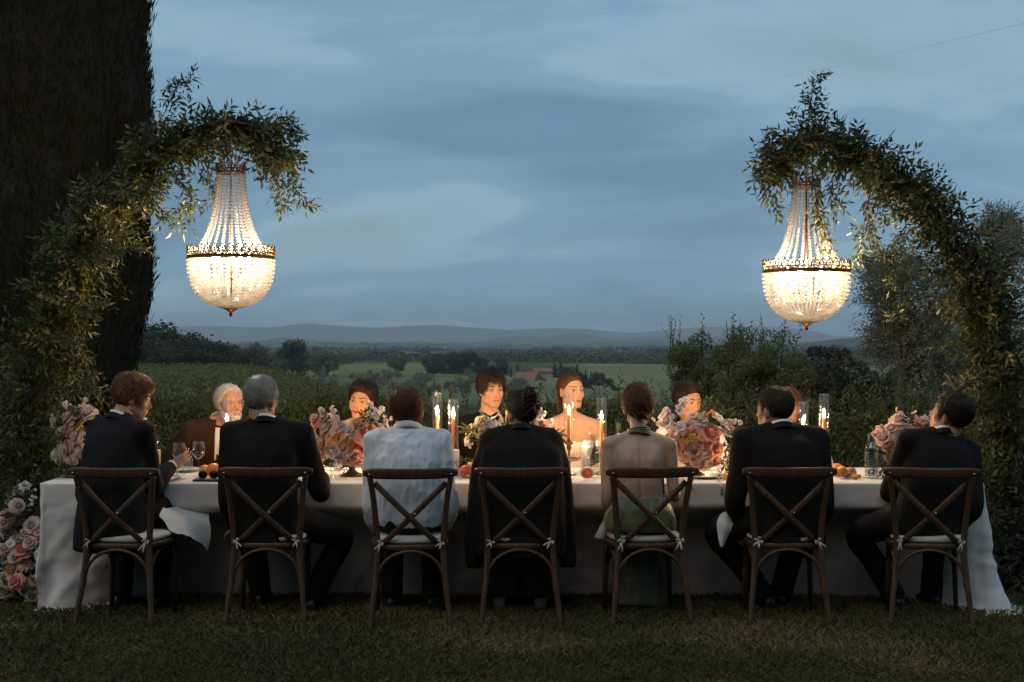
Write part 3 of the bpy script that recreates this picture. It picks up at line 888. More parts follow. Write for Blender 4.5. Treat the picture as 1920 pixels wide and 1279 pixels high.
# ================================================================ FLOWER ARCHES AND CHANDELIERS
m_arch = leaf_mat('leaf_arch', [(.040, .060, .020), (.075, .100, .028), (.052, .074, .022), (.095, .105, .030), (.042, .064, .026), (.062, .086, .024), (.140, .090, .022), (.048, .068, .024)], .42, .28, .5)
twig = plain('twig', (.035, .024, .014), .85)
def arch(name, Dp, pts, half, nsp, label, seed, vines, spray):
    rng = np.random.default_rng(seed)
    base = P(pts[0][0], 965, Dp); base[2] = 0
    e = empty(name, base, label, 'flower arch')
    pth = smooth_path([P(x, y, Dp) - base for x, y in pts], 12)
    pth[0][2] = 0
    s = Soup(); s.add(*tube(pth, .022, 8)); put('frame', s.mesh('frame', plain('iron_frame', (.03, .025, .02), .6)), e)
    seg = np.linalg.norm(np.diff(pth, axis=0), axis=1); cum = np.concatenate([[0], np.cumsum(seg)]); cum /= cum[-1]
    tt = rng.random(nsp)
    ctr = np.stack([np.interp(tt, cum, pth[:, i]) for i in range(3)], 1)
    tan = nrm(np.stack([np.interp(tt, cum, np.gradient(pth[:, i])) for i in range(3)], 1))
    hw = np.interp(tt, np.linspace(0, 1, len(half)), half)
    lump = np.array([mnoise.fractal(Vector((t_ * 14, seed, 0)), 1.0, 2.0, 2) for t_ in tt])
    d = rdir(nsp, rng); d = nrm(d - tan * (d * tan).sum(1, keepdims=True))
    r = hw * np.abs(rng.normal(size=nsp)) * .58 * (1 + .35 * lump)
    r = np.minimum(r, hw * 1.05)
    B = ctr + d * r[:, None] * np.array((1, .8, 1))
    Dv = tan * .55 + d * .8 + .45 * rng.normal(size=(nsp, 3)) + np.array((0, 0, -.15))
    V, F = sprigs(B - nrm(Dv) * .05, Dv, rng.uniform(.10, .24, nsp), 9, .064, .020, .15, .8, rng)
    o = put('foliage', make_mesh('foliage', V, F, m_arch, True), e); tag(o, kind='stuff')
    # stems woven round the frame
    s = Soup()
    for i in range(5):
        ph = rng.random() * 6; w = rng.uniform(.06, .15)
        q = np.array([pth[j] + np.array((math.cos(j * .35 + ph) * w, math.sin(j * .35 + ph) * w, .4 * w * math.sin(j * .21))) for j in range(0, len(pth), 2)])
        s.add(*tube(q, rng.uniform(.004, .008), 5))
    put('stems', s.mesh('stems', twig), e)
    # trailing vines, each its own part
    for vp in vines:
        q = smooth_path([P(x, y, Dp + dy) - base for x, y, dy in vp], 8)
        s = Soup(); s.add(*tube(q, np.linspace(.004, .0015, len(q)), 4))
        nn = len(q)
        tg = nrm(np.gradient(q, axis=0)); Bq, Dq = [], []
        for j in range(nn):
            for _ in range(2):
                Bq.append(q[j] + rng.normal(size=3) * .012); Dq.append(tg[j] + .8 * rng.normal(size=3) + np.array((0, 0, -.25)))
        V, F = sprigs(np.array(Bq), np.array(Dq), rng.uniform(.05, .11, len(Bq)), 4, .052, .015, .15, .8, rng)
        vv = put('vine', s.mesh('vine', twig), e)
        tag(put('leaf_cluster', make_mesh('leaf_cluster', V, F, m_arch, True), vv), kind='stuff')
    return e
ARCH_D = 9.05
arch('flower_arch', ARCH_D, [(40, 965), (52, 850), (72, 720), (95, 610), (135, 490), (195, 395), (270, 320), (350, 262), (430, 240), (490, 258), (530, 300)],
     [.22, .24, .25, .25, .24, .21, .17, .13, .11, .09], 1650, 'leafy greenery arch holding the left chandelier, rooted beside the pink floor flowers', 5,
     [[(300, 285, 0), (290, 250, 0), (312, 205, 0), (330, 165, 0), (357, 146, 0)],
      [(525, 270, 0), (545, 310, .05), (548, 345, .05), (580, 382, .05)],
      [(500, 265, .1), (512, 310, .1), (520, 350, .1), (530, 385, .1)],
      [(330, 330, -.1), (360, 370, -.1), (345, 395, -.1)], [(270, 350, -.1), (300, 390, -.1), (335, 415, -.1)],
      [(380, 290, .1), (392, 330, .1), (398, 372, .1)], [(180, 450, -.2), (225, 470, -.2), (265, 455, -.2)], [(500, 235, 0), (535, 225, 0), (552, 245, 0)],
      [(140, 620, -.2), (165, 690, -.2), (182, 740, -.2)], [(95, 740, -.2), (150, 720, -.2), (190, 735, -.2)]], None)
arch('flower_arch', ARCH_D, [(1905, 965), (1893, 850), (1872, 740), (1858, 640), (1838, 540), (1790, 450), (1725, 375), (1650, 315), (1580, 272), (1520, 262), (1470, 290), (1452, 330)],
     [.25, .23, .19, .17, .18, .19, .16, .13, .13, .12, .09], 1600, 'leafy greenery arch holding the right chandelier, in front of the olive tree', 8,
     [[(1512, 260, 0), (1518, 215, 0), (1522, 180, 0), (1533, 148, 0)],
      [(1640, 330, -.1), (1625, 390, -.1), (1618, 440, -.1), (1612, 488, -.1)], [(1700, 420, -.1), (1672, 470, -.1), (1668, 520, -.1)],
      [(1520, 300, -.2), (1530, 370, -.25), (1545, 430, -.28), (1560, 485, -.3)], [(1455, 320, 0), (1442, 355, 0), (1458, 390, 0)],
      [(1745, 400, 0), (1752, 360, 0), (1750, 322, 0)], [(1660, 350, -.15), (1640, 420, -.15), (1650, 470, -.15)], [(1590, 300, -.1), (1560, 350, -.15), (1572, 392, -.15)],
      [(1840, 560, -.1), (1720, 560, -.1), (1670, 590, -.1)], [(1850, 700, -.15), (1800, 730, -.15), (1768, 760, -.15)], [(1470, 300, 0), (1440, 280, 0), (1436, 262, 0)]], None)

brass = plain('aged_brass', (.16, .085, .035), .38, 30, .3, .2, Metallic=.85)
def crystal():
    k = M('crystal')
    tr = k.n('ShaderNodeBsdfTransparent'); tr.inputs[0].default_value = (1, .99, .97, 1)
    tl = k.n('ShaderNodeBsdfTranslucent'); tl.inputs[0].default_value = (.34, .34, .34, 1)
    df = k.n('ShaderNodeBsdfDiffuse'); df.inputs[0].default_value = (.28, .28, .28, 1)
    gl = k.n('ShaderNodeBsdfGlossy'); gl.inputs['Roughness'].default_value = .08
    a = k.n('ShaderNodeMixShader'); a.inputs[0].default_value = .5; k.l(tl.outputs[0], a.inputs[1]); k.l(df.outputs[0], a.inputs[2])
    b = k.n('ShaderNodeMixShader'); b.inputs[0].default_value = .52; k.l(a.outputs[0], b.inputs[1]); k.l(tr.outputs[0], b.inputs[2])
    fr = k.schlick(.07)
    c = k.n('ShaderNodeMixShader'); k.l(fr, c.inputs[0]); k.l(b.outputs[0], c.inputs[1]); k.l(gl.outputs[0], c.inputs[2])
    k.l(c.outputs[0], k.out.inputs[0])
    return k.m
crystal_m = crystal()
BULB_GLOW = 1650
def chandelier(px, ycrown, label, ytop):
    D = 8.9
    rng = np.random.default_rng(int(px))
    org = P(px, ycrown + 285, D)
    e = empty('chandelier', org, label, 'chandelier', 'crystal chandeliers over the table')
    s_ = D / F_PX
    H = lambda y: (285 - y) * s_          # y: photo pixels below the crown top -> local z
    zc, zr, zb = H(18), H(165), H(272)
    # crown ring
    def filigree(rad, z0, h, n):
        s = Soup()
        for zz, tr_ in ((z0, .006), (z0 + h * .42, .0035)):
            pts = [(rad * math.cos(t), rad * math.sin(t), zz) for t in np.linspace(0, 2 * np.pi, 49)]
            s.add(*tube(pts, tr_, 6, caps=False))
        th = np.linspace(0, 2 * np.pi, n, endpoint=False)
        dt = np.pi / n
        for t in th:
            q = lambda a, z_: (rad * math.cos(t + a), rad * math.sin(t + a), z_)
            s.add(*tube([q(-dt, z0), q(dt, z0 + h * .42)], .003, 4)); s.add(*tube([q(dt, z0), q(-dt, z0 + h * .42)], .003, 4))
            s.add(*tube([q(-dt, z0 + h * .42), q(-dt * .8, z0 + h * .75), q(0, z0 + h), q(dt * .8, z0 + h * .75), q(dt, z0 + h * .42)], .0035, 4))
            s.add(*ellipsoid(q(0, z0 + h), (.005, .005, .007), None, 6, 4))
            s.add(*ellipsoid(q(0, z0 + h * .66), (.006, .006, .008), None, 6, 4))
        return s
    s = filigree(.087, zc, .055, 14); put('crown_ring', s.mesh('crown_ring', brass), e)
    RR = .268
    s = filigree(RR, zr - .045, .075, 36)
    pts = [((RR - .004) * math.cos(t), (RR - .004) * math.sin(t)) for t in np.linspace(0, 2 * np.pi, 49)]
    s.add(*rings([(0, 0, zr - .052), (0, 0, zr - .030)], [np.array((1., 0, 0))] * 2, [np.array((0, 1., 0))] * 2, [RR + .003] * 2, [RR + .003] * 2, 48, 2, False))
    s.add(*rings([(0, 0, zr - .030), (0, 0, zr - .052)], [np.array((1., 0, 0))] * 2, [np.array((0, 1., 0))] * 2, [RR - .003] * 2, [RR - .003] * 2, 48, 2, False))
    put('ring_band', s.mesh('ring_band', brass), e)
    # bead strands
    bv, bf = ellipsoid((0, 0, 0), (1, 1, 1), None, 6, 4)
    def strand(prof, a, br, jit):
        q = np.array(prof); L = np.concatenate([[0], np.cumsum(np.linalg.norm(np.diff(q, axis=0), axis=1))])
        n = int(L[-1] / (br * 2.05)); s = Soup()
        for u in (np.arange(n) + .5) / n * L[-1]:
            r_ = np.interp(u, L, q[:, 0]); z_ = np.interp(u, L, q[:, 1])
            aa = a + rng.normal() * jit
            s.add(bv * np.array((br, br, br * .86)) * rng.uniform(.9, 1.08) + np.array((r_ * math.cos(aa), r_ * math.sin(aa), z_)), bf)
        return s.mesh('bead_strand', crystal_m, False)
    up = smooth_path([(.083, 0, zc), (.088, 0, zc - .09), (.098, 0, zc - .18), (.118, 0, zc - .28), (.150, 0, zc - .38), (.205, 0, zr + .005)], 5)[:, [0, 2]]
    for i in range(22):
        put('bead_strand', strand(up, 2 * np.pi * (i + .3) / 22, .0102, .004), e)
    lo = smooth_path([(.262, 0, zr - .045), (.262, 0, zr - .10), (.252, 0, zr - .17), (.225, 0, zr - .24), (.178, 0, zr - .295), (.110, 0, zr - .335), (.03, 0, zb)], 5)[:, [0, 2]]
    for i in range(52):
        put('bead_strand', strand(lo, 2 * np.pi * (i + .3) / 52, .0122, .005), e)
    # second, inner tier of strands hanging from the ring
    lo2 = smooth_path([(.19, 0, zr - .05), (.188, 0, zr - .12), (.165, 0, zr - .19), (.12, 0, zr - .235)], 4)[:, [0, 2]]
    for i in range(26):
        put('bead_strand', strand(lo2, 2 * np.pi * i / 26, .0115, .01), e)
    # rod, arms, candle sleeves, finial, top chain
    s = Soup(); s.add(*lathe([(0, zb - .005), (.008, zb), (.007, zc - .3), (.012, zc - .28), (.007, zc - .26), (.007, zc + .06), (0, zc + .065)], 10)); put('rod', s.mesh('rod', brass), e)
    s = Soup(); s.add(*lathe([(0, zb - .058), (.006, zb - .052), (.013, zb - .042), (.007, zb - .03), (.022, zb - .018), (.040, zb - .006), (.046, zb + .002), (.02, zb + .008), (0, zb + .008)], 16)); put('finial', s.mesh('finial', brass), e)
    bulb_m = emit_mat('bulb_glow', (1.0, .68, .40), BULB_GLOW)
    for i in range(5):
        a = 2 * np.pi * i / 5 + .4
        bx, by = .115 * math.cos(a), .115 * math.sin(a); bz = zr - .075
        s = Soup(); s.add(*tube(smooth_path([(0, 0, zr - .16), (bx * .6, by * .6, zr - .175), (bx, by, zr - .15), (bx, by, bz - .03)], 4), .0045, 6))
        s.add(*lathe([(0, bz - .05), (.016, bz - .045), (.011, bz - .035), (.011, bz - .005), (0, bz - .004)], 10, (bx, by, 0)))
        ar = put('lamp_arm', s.mesh('lamp_arm', brass), e)
        s = Soup(); s.add(*lathe([(0, bz - .003), (.012, bz + .008), (.015, bz + .022), (.010, bz + .042), (0, bz + .062)], 12, (bx, by, 0)))
        put('bulb', s.mesh('bulb', bulb_m), ar)
    s = Soup()
    zt = H(ytop - ycrown)
    nl = max(3, int((zt - zc - .06) / .034))
    for i in range(nl):
        zz = zc + .062 + .034 * i
        ring = [(.010 * math.cos(t), 0, .019 * math.sin(t)) for t in np.linspace(0, 2 * np.pi, 13)]
        m = rotz(i * np.pi / 2)
        s.add(*tube(np.array(ring) @ m.T + np.array((0, 0, zz)), .0028, 5, caps=False))
    put('hanging_chain', s.mesh('hanging_chain', brass), e)
    return e
chandelier(433, 306, 'lit crystal bead chandelier hanging from the left leafy arch', 245)
chandelier(1512, 332, 'lit crystal bead chandelier hanging from the right leafy arch', 266)
# ================================================================ TABLE AND CHAIRS
TZ = 0.74; TF, TB, TX = 8.33, 9.36, 2.765
def linen_mat(name, col):
    k = M(name)
    w1 = k.noise(260, 2, .5, 'Object', (1, 1, .08)); w2 = k.noise(260, 2, .5, 'Object', (.08, 1, 1)); f = k.noise(5, 5, .6)
    c_ = k.ramp(f, [(.3, tuple(a * .93 for a in col)), (.7, col)])
    k.bsdf(c_, .85, Specular_IOR_Level=.2, Sheen_Weight=.15)
    ad = k.n('ShaderNodeMath', operation='ADD'); k.l(w1, ad.inputs[0]); k.l(f, ad.inputs[1]); k.bump(ad.outputs[0], .25, .004)
    return k.m
m_linen = linen_mat('linen', (.78, .765, .75))
def tablecloth():
    e = empty('dining_table', (0, (TF + TB) / 2, 0), 'long dining table under a white linen cloth', 'table')
    O = np.array((0, (TF + TB) / 2, 0))
    # table itself
    s = Soup(); s.add(*bevel_box((0, 0, TZ - .028), (TX - .01, (TB - TF) / 2 - .01, .02), .006)); put('table_top', s.mesh('table_top', plain('table_wood', (.16, .10, .06), .6), False), e)
    for sx in (-1, 1):
        for sy in (-1, 1):
            s = Soup(); s.add(*tube([(sx * (TX - .18), sy * .40, 0), (sx * (TX - .18), sy * .40, TZ - .048)], [.028, .038], 8)); put('leg', s.mesh('leg', plain('table_wood', (.16, .10, .06), .6)), e)
    # perimeter with rounded corners, counter-clockwise from the front left
    hx, hy, r = TX, (TB - TF) / 2, .03
    per = []; nor = []
    def edge(a, b, n, nn):
        for t in np.linspace(0, 1, n, endpoint=False): per.append(np.array(a) * (1 - t) + np.array(b) * t); nor.append(np.array(nn, float))
    def corner(c_, a0, n=8):
        for t in np.linspace(0, 1, n, endpoint=False):
            a = a0 + t * np.pi / 2; d = np.array((math.cos(a), math.sin(a))); per.append(np.array(c_) + d * r); nor.append(d)
    edge((-hx + r, -hy), (hx - r, -hy), 240, (0, -1)); corner((hx - r, -hy + r), -np.pi / 2)
    edge((hx, -hy + r), (hx, hy - r), 46, (1, 0)); corner((hx - r, hy - r), 0)
    edge((hx - r, hy), (-hx + r, hy), 120, (0, 1)); corner((-hx + r, hy - r), np.pi / 2)
    edge((-hx, hy - r), (-hx, -hy + r), 46, (-1, 0)); corner((-hx + r, -hy + r), np.pi)
    per = np.array(per); nor = np.array(nor); n = len(per)
    u = np.concatenate([[0], np.cumsum(np.linalg.norm(np.diff(per, axis=0), axis=1))])
    rows = []
    zs = [TZ + .001, TZ - .002, TZ - .008] + list(np.linspace(TZ - .03, .0, 44))
    front = np.clip(-nor[:, 1], 0, 1); leftm = np.clip(-nor[:, 0], 0, 1); right = np.clip(nor[:, 0], 0, 1); back = np.clip(nor[:, 1], 0, 1)
    # how far knees push the front drop inwards: fades out towards the corners
    rec = front * sstep(-2.72, -2.0, per[:, 0]) * (1 - sstep(2.25, 2.72, per[:, 0]))
    rows.append(np.concatenate([per * np.array(((hx - .012) / hx, (hy - .012) / hy)), np.full((n, 1), TZ + .004)], 1))
    for zi, z in enumerate(zs):
        dp = np.clip((TZ - z) / TZ, 0, 1)
        inn = np.interp(z, [0, .3, .50, .565, .60, TZ], [.46, .34, .235, .06, .008, 0])
        out = np.zeros(n) + min(.008, .004 + dp)
        fold = np.array([mnoise.fractal(Vector((uu * 2.6, .4 * dp, 1.3)), 1.0, 2.0, 3) for uu in u])
        fold2 = np.array([mnoise.noise(Vector((uu * 7 + 1.2 * dp, .7 * dp, 5.3))) for uu in u])
        out += dp ** 1.2 * (.10 * np.abs(fold) + .028 * fold2) * (1 - .55 * rec)
        rg_ = np.array([mnoise.noise(Vector((uu * 3.2 + 1.7 * dp, 1.1 * dp, 9.3))) for uu in u]); rg2_ = np.array([mnoise.noise(Vector((uu * 6.5 - 2.6 * dp, 2.3 * dp, 3.3))) for uu in u])
        out += dp ** .8 * (.030 * np.clip(1 - np.abs(rg_) * 5, 0, 1) + .014 * np.clip(1 - np.abs(rg2_) * 5, 0, 1)) * (1 - .5 * rec)
        cre = np.array([mnoise.fractal(Vector((uu * 9, z * 14, 2.1)), 1.0, 2.0, 4) for uu in u])
        out += .007 * cre * min(1, dp * 6)
        out -= rec * inn
        # swags from the corners
        cl = np.exp(-((per[:, 0] + hx) ** 2 + (per[:, 1] + hy) ** 2) / .25); cr = np.exp(-((per[:, 0] - hx) ** 2 + (per[:, 1] + hy) ** 2) / .25)
        out += dp ** 1.6 * (.05 * cr + .01 * cl)
        out += (leftm * -.15 + right * .07) * dp ** 1.3
        zz = np.full(n, z)
        if zi == len(zs) - 1: zz = .004 + .012 * np.abs(fold); out += .05 * (1 - rec) * (.4 + np.abs(fold2)) + .08 * cr
        rows.append(np.stack([per[:, 0] + nor[:, 0] * out, per[:, 1] + nor[:, 1] * out, zz], 1))
    V = np.concatenate(rows); F = grid_faces(len(rows), n, True, True)
    # top sheet
    gx, gy = 150, 26
    X, Y = np.meshgrid(np.linspace(-hx + .012, hx - .012, gx), np.linspace(-hy + .012, hy - .012, gy))
    Z = TZ + .004 + np.array([.0022 * mnoise.fractal(Vector((a * 3, b * 3, 0)), 1.0, 2.0, 3) for a, b in zip(X.ravel(), Y.ravel())])
    Vt = np.stack([X.ravel(), Y.ravel(), Z], 1)
    Ft = [tuple(i + len(V) for i in f) for f in grid_faces(gy, gx, False)]
    o = put('tablecloth', make_mesh('tablecloth', np.concatenate([V, Vt]), F + Ft, m_linen), None, O)
    tag(o, 'white linen cloth covering the long table down to the grass', 'tablecloth')
tablecloth()

# ---------------------------------------------------------------- cross-back chairs
k = M('chair_wood'); g = k.noise(14, 6, .65, 'Object', (3, 3, .35))
k.bsdf(k.ramp(g, [(.25, (.040, .020, .010)), (.55, (.084, .043, .022)), (.8, (.135, .074, .039))]), .42, Specular_IOR_Level=.4); k.bump(g, .25, .002); wood = k.m
steel = plain('steel', (.55, .54, .52), .25, Metallic=1.0)
cushion_m = linen_mat('cushion_cloth', (.66, .63, .56))
def make_chair():
    e = empty('crossback_chair', (0, 0, 0), 'x', 'chair')
    def post(sx): return smooth_path([(sx * .218, -.262, 0), (sx * .205, -.232, .14), (sx * .188, -.203, .30), (sx * .180, -.188, .45), (sx * .190, -.196, .60), (sx * .205, -.222, .74), (sx * .222, -.248, .845)], 4)
    for sx in (-1, 1):
        q = post(sx); s = Soup(); s.add(*tube(q, np.interp(np.linspace(0, 1, len(q)), [0, .4, 1], [.0145, .0185, .016]), 10)); put('back_leg', s.mesh('back_leg', wood), e)
    # top rail: steam-bent plank
    t = np.linspace(-1, 1, 25); pth = np.stack([t * .258, -.262 - .020 * (1 - t ** 2) + .012, .852 + .006 * t ** 2], 1)
    hh = .030 * np.clip((1 - np.abs(t) ** 10), .25, 1) ** .5
    s = Soup(); s.add(*rings(pth, [np.array((0, 1., 0))] * 25, [np.array((0, -.15, 1.))] * 25, np.full(25, .0125), hh, 14, 3.0)); rail = put('top_rail', s.mesh('top_rail', wood), e)
    for sx in (-1, 1):
        s = Soup(); s.add(*ellipsoid((sx * .222, -.281, .852), (.006, .004, .006), None, 8, 5)); put('rivet', s.mesh('rivet', steel), rail)
    # the two crossed slats
    for sx in (-1, 1):
        tt = np.linspace(0, 1, 15)
        q = np.stack([sx * (.196 - .345 * tt), -.226 + .030 * tt - .030 * np.sin(np.pi * tt) + (.006 if sx > 0 else -.006) * np.sin(np.pi * tt), .800 - .335 * tt], 1)
        T = nrm(np.gradient(q, axis=0)); ay = np.array([0, 1., 0]); ax = nrm(np.cross(T, ay))
        s = Soup(); s.add(*rings(q, ax, [ay] * 15, np.full(15, .0165), np.full(15, .0045), 8, 4.0)); put('cross_slat', s.mesh('cross_slat', wood), e)
    s = Soup(); s.add(*ellipsoid((.0235, -.252, .632), (.006, .005, .006), None, 8, 5)); put('rivet', s.mesh('rivet', steel), e)
    # seat
    def seat_ring(w, y0, y1, n=28):
        th = np.linspace(0, 2 * np.pi, n, endpoint=False); c_, s_ = np.cos(th), np.sin(th); p = 2 / 3.6
        X = np.sign(c_) * np.abs(c_) ** p * w; Y = (y0 + y1) / 2 + np.sign(s_) * np.abs(s_) ** p * (y1 - y0) / 2
        return X * (1 + .10 * (Y - y0) / (y1 - y0)), Y
    def slab(w, y0, y1, levels):
        V = []; n = 28
        for z, ins in levels:
            X, Y = seat_ring(w - ins, y0 + ins, y1 - ins); V.append(np.stack([X, Y, np.full(n, z)], 1))
        V = np.concatenate(V); m = len(levels); return V, grid_faces(m, n) + [tuple(range(n))[::-1], tuple(range((m - 1) * n, m * n))]
    s = Soup(); s.add(*slab(.205, -.205, .205, [(.425, .006), (.430, 0), (.452, 0), (.458, .006)])); put('seat', s.mesh('seat', wood), e)
    V, F = slab(.195, -.195, .20, [(.459, .015), (.468, .002), (.482, .0), (.493, .012), (.497, .05)])
    cu = put('cushion', make_mesh('cushion', V, F, cushion_m), e)
    for sx in (-1, 1):
        s = Soup()
        b0 = np.zeros(3)
        for a in (-1, 1):
            s.add(*rings([b0, b0 + (a * .012, -.006, .012), b0 + (a * .026, -.004, .004), b0 + (a * .012, -.002, -.004)], [np.array((0, 1., 0))] * 4, [np.array((.3, 0, 1.))] * 4, [.002] * 4, [.004, .008, .007, .003], 6))
            s.add(*rings([b0, b0 + (a * .008, -.010, -.022), b0 + (a * .016, -.008, -.050)], [np.array((0, 1., 0))] * 3, [np.array((1., 0, .2))] * 3, [.0015] * 3, [.004, .006, .008], 6))
        put('ribbon', s.mesh('ribbon', cushion_m), cu, (sx * .165, -.212, .468))
    for sx in (-1, 1):
        s = Soup(); s.add(*tube([(sx * .192, .188, 0), (sx * .186, .180, .25), (sx * .182, .172, .432)], [.013, .016, .018], 10)); put('front_leg', s.mesh('front_leg', wood), e)
    def hoop(a, b, top, n=17):
        th = np.linspace(0, np.pi, n); a = np.array(a); b = np.array(b); mid = (a + b) / 2; h = (a - b) / 2
        return np.array([mid + h * math.cos(x) + np.array((0, 0, (top - a[2]) * math.sin(x) ** .8)) for x in th])
    s = Soup(); s.add(*tube(hoop((-.186, -.204, .225), (.186, -.204, .225), .422), .0105, 8, (0, 1, 0))); put('brace', s.mesh('brace', wood), e)
    for sx in (-1, 1):
        s = Soup(); s.add(*tube(hoop((sx * .19, -.20, .225), (sx * .186, .178, .225), .415), .0105, 8, (1, 0, 0))); put('brace', s.mesh('brace', wood), e)
    s = Soup(); s.add(*tube(hoop((-.184, .176, .225), (.184, .176, .225), .415), .0105, 8, (0, 1, 0))); put('brace', s.mesh('brace', wood), e)
    return e
CH_D = 8.10
proto = make_chair()
chairs = [(213, 8.08, -.12, 'crossback wooden chair under the young man with wavy brown hair, first from the left'),
          (498, 8.11, .03, 'crossback wooden chair under the grey-haired man in a dark suit'),
          (770, 8.03, .07, 'crossback wooden chair whose cross shows clearly against the white shirt of the boy'),
          (977, 8.09, .05, 'crossback wooden chair under the curly-haired woman with a black jacket on her shoulders'),
          (1223, 8.10, .10, 'crossback wooden chair under the woman in the backless green dress'),
          (1480, 8.10, -.03, 'crossback wooden chair under the heavy man who turns his face left'),
          (1745, 8.07, -.16, 'crossback wooden chair turned slightly, under the man leaning his head, last on the right')]
for i, (px, D, rz, lab) in enumerate(chairs):
    c_ = proto if i == 0 else copy_tree(proto)
    c_.location = ((px - 960) * (D - .27) / F_PX - .265 * math.sin(rz), D - .03, 0); c_.rotation_euler = (0, 0, rz)
    for cu in c_.children:
        for rb in cu.children:
            if rb.name.startswith('ribbon'): rb.rotation_euler = (random.uniform(-.3, .3), random.uniform(-.7, .7), random.uniform(-.4, .4)); rb.scale = (random.uniform(.6, 1.05),) * 2 + (random.uniform(.6, 1.1),)
    tag(c_, lab, 'chair', 'crossback chairs along the near side of the table')
# ================================================================ PEOPLE
def remesh(V, F, voxel, smooth=2):
    me = make_mesh('tmp', V, F, [])
    o = bpy.data.objects.new('tmp', me); COL.objects.link(o)
    md = o.modifiers.new('r', 'REMESH'); md.mode = 'VOXEL'; md.voxel_size = voxel; md.adaptivity = 0.0
    dg = bpy.context.evaluated_depsgraph_get()
    ev = o.evaluated_get(dg); m2 = ev.to_mesh()
    n = len(m2.vertices); v = np.empty(n * 3); m2.vertices.foreach_get('co', v); v = v.reshape(-1, 3)
    fl = np.empty(len(m2.loops), np.int32); m2.loops.foreach_get('vertex_index', fl)
    e = np.empty(len(m2.edges) * 2, np.int32); m2.edges.foreach_get('vertices', e); e = e.reshape(-1, 2)
    ev.to_mesh_clear()
    bpy.data.objects.remove(o); bpy.data.meshes.remove(me)
    f = fl.reshape(-1, 4)
    v = lap(v, e, smooth)
    return v, f, e
def lap(v, e, it, k=.5, w=None):
    deg = np.bincount(e.ravel(), minlength=len(v))[:, None]
    for _ in range(it):
        s = np.zeros_like(v)
        for c_ in range(3):
            s[:, c_] = np.bincount(e[:, 0], v[e[:, 1], c_], len(v)) + np.bincount(e[:, 1], v[e[:, 0], c_], len(v))
        d = (s / np.maximum(deg, 1) - v) * k
        v = v + (d if w is None else d * w[:, None])
    return v
def vnormals(v, f):
    n = np.cross(v[f[:, 2]] - v[f[:, 0]], v[f[:, 3]] - v[f[:, 1]])
    out = np.zeros_like(v)
    for c_ in range(3):
        for q in range(4): out[:, c_] += np.bincount(f[:, q], n[:, c_], len(v))
    return nrm(out)
def wrinkle(v, f, amp, scale, seed, stretch=(1, 1, .5)):
    n = vnormals(v, f); st = np.array(stretch) * scale
    d = np.array([mnoise.fractal(Vector(p) + Vector((seed, 0, 0)), 1.0, 2.0, 3) for p in v * st])
    r = np.clip(1 - np.abs(d) * 3.2, -.4, 1)
    return v + n * (amp * (.5 * d + .45 * r))[:, None]

# ---- head as a signed distance field (local frame: y forward, z up, origin at eye height)
def smin(a, b, k):
    h = np.clip(.5 + .5 * (b - a) / k, 0, 1)
    return b * (1 - h) + a * h - k * h * (1 - h)
def smax(a, b, k): return -smin(-a, -b, k)
def sd_ell(p, c_, r):
    q = p - np.array(c_); r = np.array(r)
    k0 = np.linalg.norm(q / r, axis=1); k1 = np.linalg.norm(q / (r * r), axis=1) + 1e-9
    return k0 * (k0 - 1) / k1
def sd_cap(p, a, b, ra, rb):
    a = np.array(a); b = np.array(b); ba = b - a
    h = np.clip(((p - a) @ ba) / (ba @ ba), 0, 1)
    return np.linalg.norm(p - a - h[:, None] * ba, axis=1) - (ra + (rb - ra) * h)
def head_sdf(p, fem=False, smile=0.0, full=True, jaw=1.0):
    x = np.abs(p[:, 0]); q = np.stack([x, p[:, 1], p[:, 2]], 1)
    d = sd_ell(q, (0, -.016, .030), (.076, .098, .086))
    d = smin(d, sd_ell(q, (0, .030, -.030), (.060 * (.96 if fem else 1), .060, .078)), .03)
    jw = (.043 if fem else .050) * jaw
    d = smin(d, sd_cap(q, (jw, .002, -.062), (.012, .064, -.098), .020, .017 if fem else .020), .03)
    d = smin(d, sd_cap(q, (0, .066, -.096), (.012, .064, -.098), .018, .017), .015)
    d = smin(d, sd_ell(q, (.044, .052, -.026), (.020, .022, .020)), .022)
    if full:
        d = smin(d, sd_cap(q, (0, .082, .020), (.044, .066, .022), .010 if fem else .012, .009), .014)
        d = smax(d, -sd_ell(q, (.033, .098, .001), (.021, .020, .015)), .012)
        d = smin(d, sd_ell(q, (.032, .071, .002), (.0145, .0145, .0135)), .006)
        d = smax(d, -sd_ell(q, (.032, .088, .001), (.0135, .012, .0062 - .0022 * smile)), .003)
        nl = .92 if fem else 1.0
        d = smin(d, sd_cap(q, (0, .084, .006), (0, .083 + .026 * nl, -.036), .0065, .0095 * nl), .008)
        d = smin(d, sd_ell(q, (.0115, .094, -.041), (.0085, .010, .0075)), .006)
        w = .021 + .006 * smile; up = .006 * smile
        d = smin(d, sd_ell(q, (0, .080, -.070), (.030, .017, .020)), .014)
        d = smin(d, sd_cap(q, (0, .094, -.0625), (w, .083, -.068 + up), .0052, .003), .004)
        d = smin(d, sd_cap(q, (0, .093, -.0745 - .003 * smile), (w * .9, .083, -.071 + up * .6), .0062 if fem else .0055, .003), .004)
        d = smax(d, -sd_cap(q, (0, .104, -.0685 - .001 * smile), (w * 1.05, .091, -.0685 + up), .0045 + .003 * smile, .002), .002)
        if smile:
            d = smin(d, sd_ell(q, (.040, .066, -.046), (.014, .014, .014)), .016)
            d = smax(d, -sd_ell(q, (0, .098, -.0685), (.0225, .016, .0068)), .002)
    return d
def head_r(dirs, **kw):
    lo = np.full(len(dirs), .03); hi = np.full(len(dirs), .17)
    t = hi.copy()
    for _ in range(46):
        t = np.maximum(t - .75 * np.maximum(head_sdf(dirs * t[:, None], **kw), -.004), .02)
    return t
